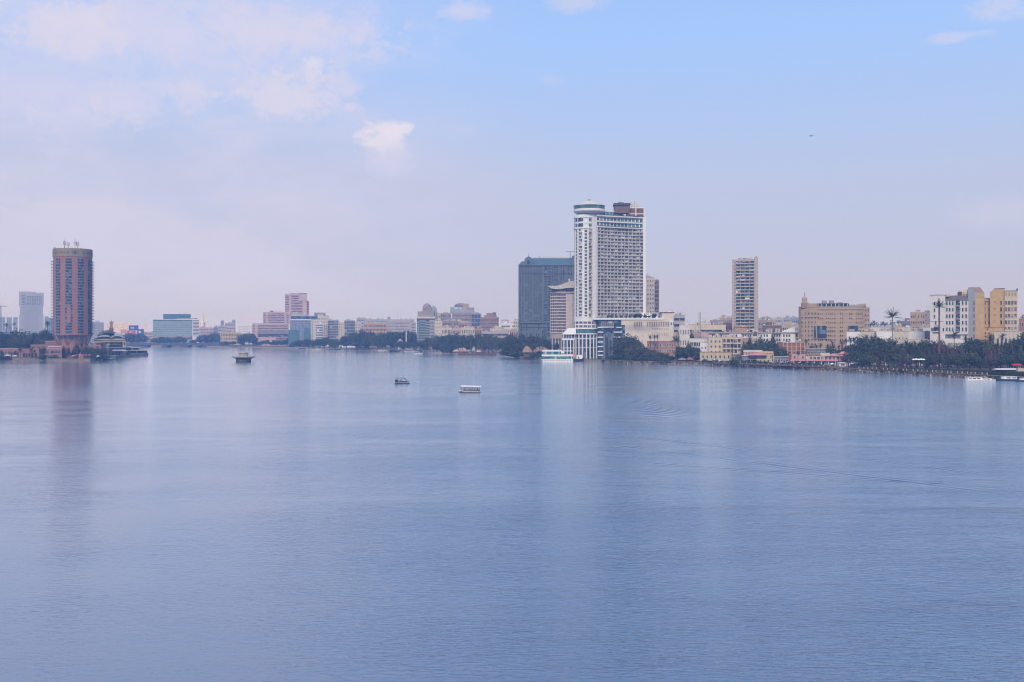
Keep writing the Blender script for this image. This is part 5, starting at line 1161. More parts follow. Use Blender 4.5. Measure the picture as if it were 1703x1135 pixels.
block('office_building', 'low modern building with long pale floor slabs above the marina', 801, 846, 551.8, 1180, 'lilac', 4, 4, ww=.94, wh=.42, clut=5, lod=1, band='offwhite', lo=3)
block('building', 'small dusty rooftop building over the low modern slabs', 815, 848, 547, 1230, 'cream', 3, 9, clut=6, lod=1, lo=9)
block('office_building', 'white low-rise behind the marina with a grey upper block', 833, 856, 538, 1500, 'white', 5, 6, ww=.8, wh=.35, clut=2, lod=1)
block('building', 'lilac rooftop block left of the blue-grey hotel', 834, 846, 532, 1560, 'lilac', 6, 4, clut=1, lod=1)
block('apartment_building', 'cream narrow block touching the blue-grey hotel', 854, 864, 533, 1400, 'cream', 8, 3, ww=.5, wh=.4, clut=2, lod=1)
block('building', 'low pinkish house behind the big waterside trees', 846, 866, 549, 1250, 'pale_pink', 3, 5, clut=4, lod=1)
def masts():
    for i, (px, pt, Y) in enumerate([(604, 516, 2200), (617, 511, 2200), (637, 515, 2100), (661, 514, 2150), (666, 517, 2150)]):
        r = thing('lattice_mast', ['faint thin mast above the grey cluttered block', 'second faint mast, the tallest of the five', 'middle faint mast above the ochre block', 'fourth faint mast left of the roof turret aerials', 'fifth faint mast nearest the roof turret aerials'][i], 'mast', (wx(px, Y), Y, LAND), 0, 'faint radio masts over the far roofs')
        b = MB(); h = wz(pt, Y) - LAND
        for k in range(3): a = k * 2.094; b.tube((math.cos(a) * 1.1, math.sin(a) * 1.1, 0), (0, 0, h), .14, .08, M['far_grey'], 3)
        b.build('lattice', r)
    Y = 860; r = thing('telecom_mast', 'lattice telecom mast with antenna drums above the low roofs', 'mast', (wx(1163.5, Y), Y, LAND)); h = wz(519, Y) - LAND; b = MB()
    for sx in (-.9, .9):
        for sy in (-.9, .9): b.tube((sx, sy, 0), (sx * .55, sy * .55, h), .13, .1, M['steel'], 4)
    for k in range(14): z = 12 + k * (h - 12) / 14; b.tube((-.8, -.8, z), (.8, -.8, z + 1.4), .06, .06, M['steel'], 3); b.tube((.8, -.8, z), (-.8, -.8, z + 1.4), .06, .06, M['steel'], 3)
    b.build('lattice', r); b = MB()
    for k in range(9): z = h - 1 - k * 1.1; s = (-1, 1)[k % 2]; b.box(s * 1.1 - .35, s * 1.1 + .35, -.4, .4, z, z + 1.6, M['offwhite'])
    b.build('antenna', r)
    r = thing('roof_mast', 'thin short mast left of the lattice telecom mast', 'mast', (wx(1156.5, Y), Y, LAND)); b = MB(); b.tube((0, 0, 0), (0, 0, wz(532, Y) - LAND), .2, .08, M['steel'], 4); b.build('pole', r)
masts()

# ================================================================ RIGHT BANK
block('apartment_tower', 'beige apartment tower with rounded balconies right behind the white tower', 1071, 1088.5, 462, 1010, 'beige_lt', 17, 4, dep=14, ww=.4, wh=.4, clut=5, gm=GM)
block('apartment_tower', 'narrow brownish balcony stack on the right edge of the beige tower', 1088.7, 1096, 466, 1012, 'mauve', 17, 2, dep=12, style='bal', ww=.55, clut=2, gm=GM)
# tall residential slab
def resid():
    Y = 850; r, w, H = block('apartment_tower', 'tall lone beige apartment slab with patchwork balconies', 1217.6, 1260.5, 432, Y, 'resid', 26, 6, dep=20, clut=0, ww=.3, wh=.38, gm=GM, keep=lambda r, c: c in (0, 5), lo=11, fm=M['resid'])
    Y = r.location.y; Xp = lambda px: wx(px, Y) - r.location.x; Z = lambda py: wz(py, Y) - LAND
    rd = random.Random(9); fa = Facade(r, {'balcony': 'balcony_door'}); sh = (H - 1.2 - 11) / 26; bw = (Xp(1254.4) - Xp(1223.6)) / 4
    opts = [(M['resid'], GL), (M['offwhite'], GB), (M['resid'], GM), (M['beige'], GC), (M['aqua'], GL), (M['lilac'], GB), (M['resid'], GB)]
    for row in range(25, -1, -1):
        for c in range(4):
            a, g_ = rd.choice(opts); fa.put('balcony', bal_item(bw * .93, sh, a, g_, .9, .85, True, False, M['resid'] if rd.random() < .45 else a), Xp(1223.6) + bw * (c + .5), 0, 11 + sh * row + .1, 0)
    fa.done()
    b = MB(); b.box(Xp(1217.3), Xp(1221.3), -.5, 0, 0, H, M['resid']); b.box(Xp(1255), Xp(1260.9), -.5, 0, 0, H + 2, M['resid']); b.build('pier', r)
    b = MB(); b.box(Xp(1228), Xp(1250), 3, 12, H - .9, Z(429), M['resid']); b.lathe([(1.8, Z(431)), (1.8, Z(429.5)), (.6, Z(427.5)), (.1, Z(426))], M['mauve'], 10, (Xp(1257.6), 3)); b.build('lift_house', r)
    b = MB(); b.box(Xp(1228), Xp(1229.2), 2.8, 3, Z(431), Z(429.5), M['ink']); b.box(Xp(1236), Xp(1239.5), 2.8, 3, Z(431.5), Z(429.5), M['slate']); b.build('vent', r)
    clutter(r, Xp(1219), Xp(1258), 4, 14, H - .9, 6, 31, ('satellite_dish', 'aerial', 'water_tank'))
    b = MB(); b.box(Xp(1221.5), Xp(1243), -4, 0, 0, Z(544.5), M['tan']); b.box(Xp(1220.5), Xp(1244), -4.6, .2, Z(544.5), Z(543), M['thatch']); b.build('porch_block', r)
resid()
# hillside city behind
HB = [
 (1105, 1122, 521.5, 1150, 'white', 6, 5, 'white rooftop block just right of the podium', .6),
 (1120, 1139.5, 524.5, 1100, 'far_grey', 6, 2, 'grey-white office with long window bands right of the podium', .9),
 (1130, 1147, 541, 800, 'offwhite', 3, 4, 'white house with dark square openings near the podium', .35),
 (1166, 1182, 538.5, 1150, 'beige', 4, 6, 'dusty beige block at the left foot of the hillside roofs', .5),
 (1181, 1200, 533, 1250, 'mauve', 5, 7, 'mauve flat-roofed block on the hillside roofs', .5),
 (1196, 1219, 529, 1300, 'tan', 6, 8, 'brownish block just left of the tall lone slab', .5),
 (1191, 1207, 538, 1000, 'cream', 3, 4, 'plain cream wall block before the tall lone slab', .25),
 (1203, 1218.5, 537, 960, 'terracotta', 4, 5, 'rust-brown block against the tall lone slab', .5),
 (1261, 1276, 532.5, 1100, 'mauve', 6, 5, 'dark mauve block right against the tall lone slab', .5),
 (1275, 1291, 533, 1250, 'tan', 5, 6, 'tan hillside block with a thin mast', .5),
 (1288, 1303, 529.5, 1400, 'lilac', 7, 6, 'lilac hillside block in the middle of the gap', .5),
 (1301, 1316, 528.5, 1450, 'grey', 6, 6, 'grey hillside block with pale roofs', .5),
 (1314, 1329, 529.5, 1300, 'far_blue', 6, 5, 'blue-grey hillside block beside the domed hotel', .5),
 (1268, 1300, 541.5, 1000, 'brown', 3, 10, 'low brown tenements under the lilac hillside block', .5),
 (1297, 1328, 540, 1050, 'beige', 4, 9, 'low beige tenements left of the domed hotel', .45),
 (1446, 1466, 545, 900, 'offwhite', 2, 5, 'pale low house right beside the domed hotel', .4),
 (1462, 1482, 543.5, 1300, 'lilac', 3, 8, 'faint low roofs under the distant hills', .5),
 (1480, 1496, 541, 1250, 'grey', 4, 6, 'grey low block right of the tall thin palm', .5),
 (1494, 1520, 534.5, 1050, 'slate', 6, 8, 'slate-grey stepped block on the hill slope', .5),
 (1514, 1538, 520, 1000, 'tan', 7, 8, 'tan block with cluttered roof near the white hotel', .5),
 (1537.5, 1547, 517, 900, 'mauve', 8, 4, 'dark mauve block tucked against the white hotel', .5),
 (1488, 1500, 541.5, 820, 'yellow', 3, 3, 'small yellow rooftop house behind the white walls', .3),
 (1503, 1516, 544.5, 800, 'cream', 2, 3, 'small cream rooftop house behind the white walls', .25),
 (1530, 1548, 545.5, 760, 'offwhite', 3, 4, 'off-white rooftop house left of the white hotel', .3),
 (1694, 1715, 530, 900, 'terracotta', 4, 5, 'rust-brown block at the right edge', .5),
]
for a, c_, t, Y, m, ro, co, lb, ww in HB: block('building', lb, a, c_, t, Y, m, ro, co, clut=6, dep=14, ww=ww, wh=.42, lod=1 if Y > 900 else 0)
def roofs_far():
    rd = random.Random(21); n = 0; names = ['pale', 'dusty', 'grey', 'brown', 'lilac', 'sandy']
    for k in range(16):
        px = 1160 + k * 3.6 + rd.uniform(-1, 1); pt = 541 - (px - 1160) * .27 + rd.uniform(-1.5, 1.5)
        block('house', 'small flat-roofed house, the %s from the left on the left slope' % ORD[k], px, px + rd.uniform(4, 6), pt, 1500 + k * 9, rd.choice(['beige', 'lilac', 'mauve', 'tan', 'grey', 'offwhite']), 5, 2, clut=2, dep=9, lod=1, group='small houses on the slope left of the tall slab', side=0, cornice=False)
    for k in range(16):
        px = 1262 + k * 4.0 + rd.uniform(-1, 1); pt = 527.5 + rd.uniform(-2, 2.5)
        block('house', 'small flat-roofed house, the %s from the left on the right skyline' % ORD[k], px, px + rd.uniform(4, 6), pt, 1700 + k * 11, rd.choice(['beige', 'lilac', 'mauve', 'far_blue', 'grey', 'offwhite']), 6, 2, clut=2, dep=9, lod=1, group='small houses on the skyline left of the domed hotel', side=0, cornice=False)
roofs_far()
# middle distance strip, left to right
block('terraced_building', 'low terraced building with red-brown bands under the podium', 1076, 1124, 568.5, 832, 'terracotta', 3, 16, ww=.6, wh=.45, clut=0, band='orange', gm=GM, dep=16, lo=1.5, hi=.8, roofm=M['red_tile'])
block('building', 'beige villa with an arched window right of the podium', 1121, 1150, 552.8, 815, 'beige', 2, 5, style='arch', ww=.34, wh=.62, clut=3, lo=5)
block('building', 'cream block with a long dark upper window band', 1141, 1207, 540.5, 860, 'cream', 1, 3, ww=.97, wh=.45, clut=9, lo=17, lod=0, roofm=M['tan'], gm=GL)
block('building', 'mauve-pink row of small houses below the long dark band', 1146, 1184, 552.5, 830, 'pale_pink', 2, 10, ww=.3, wh=.4, clut=4, lo=4)
block('terrace_restaurant', 'two-deck white terrace building with a long pale roof', 1131, 1176, 563.5, 800, 'offwhite', 3, 10, ww=.82, wh=.62, clut=0, lo=1, hi=2.2, gm=GL, dep=14)
block('building', 'blank white block beside the two-deck terrace', 1164, 1183, 570, 790, 'white', 2, 3, ww=.25, wh=.25, clut=1, dep=12)
def long_colonial():
    Y = 820; r = thing('long_palace', 'long low cream palace with an overhanging roof and white bays', 'palace', (wx(1240, Y), Y, LAND)); aim(r); Xp = lambda px: wx(px, Y) - r.location.x; Z = lambda py: wz(py, Y) - LAND
    b = MB(); b.box(Xp(1178), Xp(1326), 0, 14, 0, Z(555), M['cream']); b.build('wall', r)
    b = MB(); b.box(Xp(1176), Xp(1328), -1.6, 15, Z(555), Z(553.6), M['mauve']); b.prism([(Xp(1176), -1.6), (Xp(1328), -1.6), (Xp(1328), 15), (Xp(1176), 15)], Z(553.6), Z(552.6), M['beige'], [(Xp(1180), 2), (Xp(1324), 2), (Xp(1324), 12), (Xp(1180), 12)]); b.build('roof', r)
    for (a, c_) in ((1213, 1232), (1263, 1283), (1299, 1321)):
        b = MB(); b.box(Xp(a), Xp(c_), -1.2, 0, 0, Z(555.2), M['white']); b.build('white_bay', r)
    b = MB(); b.box(Xp(1251.5), Xp(1260), -2.2, 0, 0, Z(549.6), M['cream']); b.prism([(Xp(1250.5), -2.6), (Xp(1261), -2.6), (Xp(1261), 2), (Xp(1250.5), 2)], Z(553), Z(549.4), M['beige'], [(Xp(1255), -1), (Xp(1256.5), -1), (Xp(1256.5), 1), (Xp(1255), 1)]); b.build('gabled_bay', r)
    b = MB(); b.prism([(Xp(1301), 3), (Xp(1322), 3), (Xp(1322), 13), (Xp(1301), 13)], Z(552.6), Z(551), M['white']); 
    P_ = [(Xp(1301), 3, Z(551)), (Xp(1322), 3, Z(551)), (Xp(1322), 3, Z(543))]; Q = [(Xp(1301), 13, Z(551)), (Xp(1322), 13, Z(551)), (Xp(1322), 13, Z(543))]
    b.face(P_, M['white']); b.face([P_[0], P_[2], Q[2], Q[0]], M['offwhite']); b.face([P_[1], Q[1], Q[2], P_[2]], M['white']); b.build('sloping_roof_wall', r)
    b = MB(); b.add(arch_item(3.2, 4.2, M['cream'], GL), Matrix.Translation((Xp(1255.7), -2.2, Z(559.5)))); b.build('arched_window', r)
    fa = Facade(r, {'window': 'pane'}); it = win_item(1.3, 2.0, M['white'], GL, 0)
    for px in (1185, 1189, 1194, 1199, 1204, 1208, 1216, 1220.5, 1225, 1236, 1240, 1244.5, 1248, 1266, 1271, 1275.5, 1288, 1292, 1296, 1303, 1307.6, 1312, 1324):
        for j, pp in enumerate((560.4, 567.5)): fa.put('window', it, Xp(px), -1.2 if 1213 < px < 1232 or 1263 < px < 1283 or 1299 < px < 1321 else 0, Z(pp), 0)
    for px in (1254, 1257.5): fa.put('window', win_item(.8, 2.2, M['cream'], GL, 0), Xp(px), -2.2, Z(568), 0)
    fa.done(); clutter(r, Xp(1180), Xp(1298), 2, 12, Z(552.6), 9, 17, ('roof_hut', 'satellite_dish', 'cooling_unit'))
long_colonial()
block('apartment_building', 'pale yellow four-storey block with long balconies behind the tall palm', 1179, 1201, 561.5, 745, 'pale_cream', 4, 3, ww=.45, wh=.4, clut=3, lo=2)
block('apartment_building', 'right half of the pale yellow block, with continuous dark balconies', 1201.3, 1233, 561, 745, 'pale_cream', 4, 5, style='bal', ww=.6, clut=3, lo=2, gm=GM)
block('brown_annex', 'narrow tan annex with a dark doorway right of the yellow block', 1233.3, 1251, 563, 755, 'tan', 3, 3, ww=.4, wh=.5, clut=1, lo=2, cat='building')
block('clubhouse', 'low yellow riverside clubhouse behind the stone quay', 1164, 1217, 586.3, 742, 'club_yellow', 1, 7, ww=.35, wh=.5, clut=0, dep=10, lo=2.2, hi=1.4, roofm=M['terracotta'])
block('building', 'mauve shop row right of the yellow clubhouse', 1217.5, 1240, 589, 735, 'mauve', 1, 6, ww=.6, wh=.5, clut=1, dep=8, lo=1)
def boatclub():
    Y = 738; r = thing('boat_club', 'yellow boat club with a pink sloping roof over its veranda', 'boat club', (wx(1262, Y), Y, LAND)); aim(r); Xp = lambda px: wx(px, Y) - r.location.x; Z = lambda py: wz(py, Y) - LAND
    CY = M['club_yellow']; b = MB(); b.box(Xp(1236.5), Xp(1286.5), 3, 16, 0, Z(585.5), M['rose']); b.box(Xp(1258), Xp(1286.8), 0, 12, 0, Z(590), CY); b.box(Xp(1236), Xp(1268), 2.6, 14, Z(586), Z(583), M['cream']); b.box(Xp(1263), Xp(1286), 2.7, 14, Z(587.2), Z(585), M['pale_yellow']); b.build('wall', r)
    b = MB(); b.box(Xp(1246), Xp(1274), -.6, 0, Z(598), Z(592), CY) if False else None; b.box(Xp(1245.5), Xp(1274), -1.4, 0, Z(595.2), Z(591.2), GB); b.build('veranda_glazing', r)
    b = MB(); b.prism([(Xp(1244), -2.6), (Xp(1276), -2.6), (Xp(1276), 3), (Xp(1244), 3)], Z(591.2), Z(588.6), M['rose_lt'], [(Xp(1249), 1), (Xp(1270), 1), (Xp(1270), 3), (Xp(1249), 3)]); b.build('roof', r)
    b = MB(); b.prism([(Xp(1241), -4), (Xp(1259), -4), (Xp(1259), 0), (Xp(1241), 0)], Z(598.8), Z(597.4), M['red_tile'], [(Xp(1243), -1), (Xp(1257), -1), (Xp(1257), 0), (Xp(1243), 0)]); b.box(Xp(1233), Xp(1246.5), -1, 6, Z(592.6), Z(591.6), M['offwhite']); b.build('porch_roof', r)
    b = MB(); b.box(Xp(1234), Xp(1246), 0, 5, 0, Z(592.7), M['steel']); b.box(Xp(1243), Xp(1258), -1.6, 0, .2, Z(598.9), GB); b.build('ground_glazing', r)
    for px in (1242, 1248, 1258.5): c = MB(); c.box(Xp(px), Xp(px) + .3, -3.8, -3.5, 0, Z(598.8), M['cream']); c.build('post', r)
    fa = Facade(r)
    for px, pp, w, h in ((1265, 602, 1.0, 1.2), (1271, 602, 1.0, 1.2), (1278, 602, .9, 1.4), (1282, 595.5, .9, 1.4), (1285, 595, .8, 2.0), (1285, 601, .8, 2)): fa.put('window', win_item(w, h, CY, GL, 0), Xp(px), 0, Z(pp) , 0)
    for px in (1241, 1246, 1251, 1276, 1281): fa.put('window', win_item(1.0, .9, M['cream'], GL, 0), Xp(px), 3, Z(589), 0)
    fa.done()
boatclub()
def thatch(label, px0, px1, pt, Y, m, gable=True):
    Y = yf(px0, Y); r = thing('thatched_pavilion', label, 'pavilion', (wx((px0 + px1) / 2, Y), Y, LAND), 0, 'tent-roofed riverside pavilions'); hw = (wx(px1, Y) - wx(px0, Y)) / 2; H = wz(pt, Y) - LAND; rd = random.Random(int(px0))
    b = MB(); n = 6
    prev = None
    for k in range(n + 1):
        x = -hw + 2 * hw * k / n; z = H * (.55 + .45 * math.sin(math.pi * (k / n) ** .8)) + rd.uniform(-.2, .2); cur_ = [(x, -1.5, H * .42), (x, 3, z), (x, 7.5, H * .42)]
        if prev:
            b.face([prev[0], cur_[0], cur_[1], prev[1]], m); b.face([prev[1], cur_[1], cur_[2], prev[2]], m)
        prev = cur_
    b.build('roof', r)
    b = MB(); b.box(-hw + 1, hw - 1, .5, 5.5, 0, H * .42, M['brown']); b.build('wall', r)
    for k in range(6): c = MB(); x = -hw + .6 + (2 * hw - 1.2) * k / 5; c.tube((x, -1.2, 0), (x, -1.2, H * .46), .12, .12, M['wood'], 5); c.build('post', r)
thatch('peaked sandy tent-roofed pavilion behind the cruise boat on the left', 869, 886, 576, 950, M['thatch'])
thatch('long sandy tent-roofed pavilion left of the cruise boat', 886.5, 916, 576.5, 955, M['thatch'])
thatch('sandy tent roof left of the two by the dark riverside trees', 1128, 1144, 595.5, 762, M['thatch'])
thatch('reddish tent roof beside the sandy one under dark trees', 1143, 1154, 594.5, 758, M['red_tile'])
thatch('low reddish tent roof at the end of the stone quay', 1159, 1180, 598.5, 745, M['red_tile'])
# orange gridded building
def grid_house():
    Y = 748; r = thing('gridded_building', 'orange concrete-framed building with brick infill panels', 'building', (wx(1318, Y), Y, LAND)); aim(r); Xp = lambda px: wx(px, Y) - r.location.x; Z = lambda py: wz(py, Y) - LAND
    b = MB(); b.box(Xp(1296), Xp(1339), 0.3, 12, 0, Z(570), M['brick']); b.box(Xp(1294.6), Xp(1302), 1, 12, Z(575), Z(569.5), M['brick']); b.build('wall', r)
    for k in range(6): c = MB(); x = Xp(1302.6 + k * 7.15); c.box(x - .3, x + .3, -.1, .4, 0, Z(570), M['orange_lt']); c.build('pillar', r)
    b = MB()
    for pp in (570, 577, 583.5, 590): b.box(Xp(1302), Xp(1339.6), -.13, .3, Z(pp) - .35, Z(pp), M['orange_lt'])
    b.build('floor_band', r)
    fa = Facade(r)
    for px in (1314, 1321): fa.put('window', win_item(1.6, 1.6, M['orange_lt'], GM, 0), Xp(px), .3, Z(588.5), 0)
    fa.done()
    b = MB(); b.prism([(Xp(1305), 2), (Xp(1313), 2), (Xp(1313), 7), (Xp(1305), 7)], Z(569), Z(567.6), M['blue_paint'], [(Xp(1307), 4), (Xp(1311), 4), (Xp(1311), 5), (Xp(1307), 5)]); b.build('roof_awning', r)
    clutter(r, Xp(1303), Xp(1338), 2, 9, Z(570), 7, 3, ('satellite_dish', 'cooling_unit', 'water_tank'))
grid_house()
# hotel with the small domed turret
def domed_hotel():
    Y = 785; r = thing('turreted_hotel', 'sand-coloured curved hotel with a small domed turret and dark glass panels', 'hotel', (wx(1386, Y), Y, LAND)); Xp = lambda px: wx(px, Y) - r.location.x; Z = lambda py: wz(py, Y) - LAND
    T_ = M['hotel_tan']; aim(r)
    front = [(1327, 6), (1332, 2), (1345, 0), (1362, 0), (1380, .8), (1395, 2), (1410, 3.5), (1424, 5.5), (1434, 8), (1438, 10), (1446, 10)]
    pts = [(Xp(a), y) for a, y in front]; back = [(Xp(1450), 34), (Xp(1328), 34)]
    b = MB(); b.prism(pts[:10] + [(Xp(1437), 34), (Xp(1328), 34)], 0, Z(510.6), T_); b.prism([(Xp(1437.6), 10.2), (Xp(1446.5), 10.2), (Xp(1446.5), 30), (Xp(1437.6), 30)], 0, Z(511), T_); b.build('wall', r)
    b = MB(); b.prism([(x, y - .8) for x, y in pts[3:10]] + [(Xp(1437), 14), (Xp(1361), 14)], Z(515), Z(513.6), M['beige']); b.prism([(x, y - .5) for x, y in pts[:10]] + [(Xp(1437), 33), (Xp(1328), 33)], Z(510.6), Z(509.8), T_); b.build('cornice', r)
    b = MB(); b.box(Xp(1334), Xp(1358), 1.5, 18, Z(510), Z(504.6), T_); b.box(Xp(1427), Xp(1440), 9, 24, Z(510), Z(509.2) + .4, T_); b.box(Xp(1428), Xp(1440.5), 9, 24, Z(510), Z(508.6) + 1.5, T_); b.build('attic', r)
    b = MB(); b.box(Xp(1357.6), Xp(1412), 4, 16, Z(510), Z(505.2), GL); b.box(Xp(1408), Xp(1431), 7, 18, Z(510), Z(507), M['grey']); b.build('roof_glazing', r)
    b = MB(); b.box(Xp(1357), Xp(1410), 3.2, 16.5, Z(505.2), Z(504.4), M['slate'])
    for px in (1360, 1366, 1373.6, 1382, 1389, 1394.6, 1402, 1409): b.box(Xp(px), Xp(px) + .45, 3.6, 4, Z(510), Z(505.2), M['white'])
    b.build('roof_frame', r)
    for px in (1370.5, 1382.6):
        c = MB(); c.lathe([(2.0, Z(504.4)), (2.0, Z(499.6)), (1.8, Z(499.4))], M['grey'], 14, (Xp(px), 8)); c.lathe([(2.05, Z(503.6)), (2.05, Z(503.2))], M['slate'], 14, (Xp(px), 8)); c.build('water_tank', r)
    b = MB(); b.lathe([(2.6, Z(504.4)), (2.4, Z(503.3)), (1.4, Z(502.7))], M['mauve'], 12, (Xp(1397), 9)); b.build('roof_cupola', r)
    # turret
    cx_ = Xp(1337.6); b = MB(); b.box(cx_ - 2.9, cx_ + 2.9, .2, 6, Z(512), Z(503.6), T_); b.box(cx_ - 3.1, cx_ + 3.1, 0, 6.2, Z(503.6), Z(502.9), M['beige']); b.lathe([(1.95, Z(502.9)), (1.95, Z(498.8)), (2.15, Z(498.6)), (2.15, Z(498))], T_, 16, (cx_, 3.1)); b.build('turret', r)
    b = MB(); b.lathe([(2.0, Z(498)), (2.05, Z(496.8)), (1.75, Z(495)), (1.0, Z(493.6)), (.25, Z(492.8))], T_, 18, (cx_, 3.1)); b.build('dome', r)
    b = MB(); b.lathe([(.14, Z(493)), (.14, Z(491)), (.4, Z(490.6)), (.12, Z(490)), (.12, Z(488.6)), (.3, Z(488.2)), (.04, Z(485.4))], M['ink'], 8, (cx_, 3.1)); b.build('finial', r)
    b = MB()
    for k in range(6): x = cx_ - 2.6 + k * .92; b.box(x, x + .5, .05, .2, Z(511.6), Z(504.4), M['brown'])
    b.build('turret_window', r)
    fa = Facade(r, {'window': 'pane'}); it = win_item(.95, 1.35, T_, GM, 0)
    def yof(px):
        for (a, ya), (c_, yc) in zip(front, front[1:]):
            if a <= px <= c_: return ya + (yc - ya) * (px - a) / (c_ - a), math.atan2(yc - ya, Xp(c_) - Xp(a))
        return 0, 0
    rows_ = [514.6, 522, 529.4, 536.7, 544, 551.4, 558.7, 566]
    for i, pp in enumerate(rows_):
        for px in (1333.4, 1339.2, 1344.8, 1350.2, 1355.4):
            if i < 1 and px < 1338: continue
            y, a = yof(px); fa.put('window', it, Xp(px), y, Z(pp + 1.2 + (7 if i == 0 else 7)), a)
        segs = [(1359, 1369, 3), (1373, 1390, 5), (1396, 1403, 2), (1411, 1418, 2), (1423, 1435, 4)]
        if i > 0:
            for a_, b_, n_ in segs:
                if 3 <= i <= 5 and a_ < 1373: continue
                if i == 3 and a_ == 1411: continue
                for k in range(n_):
                    px = a_ + (b_ - a_) * (k + .5) / n_; y, a = yof(px); fa.put('window', it, Xp(px), y, Z(pp + 1.2), a)
    for pp in (517.5, 526, 534, 542): 
        for px in (1440, 1444.5): fa.put('window', it, Xp(px), 10.2, Z(pp), 0)
    fa.done()
    b = MB(); b.box(Xp(1353.6), Xp(1374.4), -.9, -.05, Z(562.6), Z(542.2), GB); b.build('glass_panel', r); b = MB()
    y, a = yof(1418); b.box(Xp(1410), Xp(1426.6), y - 1.4, y + .2, Z(549.6), Z(542), GB); b.build('glass_panel', r)
    b = MB(); b.box(Xp(1357.6), Xp(1358.8), -1.05, -.9, Z(562.6), Z(542.2), M['beige']); b.box(Xp(1353), Xp(1375), -1.1, 0, Z(563.4), Z(562.7), T_); b.build('glass_panel_trim', r)
    b = MB()
    for pp in (521.6, 529, 536.4, 543.8): b.prism([(x, y - .22) for x, y in pts[3:9]] + [(Xp(1424), 12), (Xp(1363), 12)], Z(pp), Z(pp) + .35, M['hotel_tan_lt'])
    b.build('string_course', r)
    b = MB()
    for px in (1342, 1347.4, 1352.8, 1358): b.box(Xp(px), Xp(px) + .45, -.45, 0, Z(527), Z(505), T_)
    b.box(Xp(1340), Xp(1359), -.6, 0, Z(528), Z(527.2), T_); b.build('pilaster', r)
    put('satellite_dish', CL['satellite_dish'], r, (Xp(1329), 4, Z(510)))
domed_hotel()
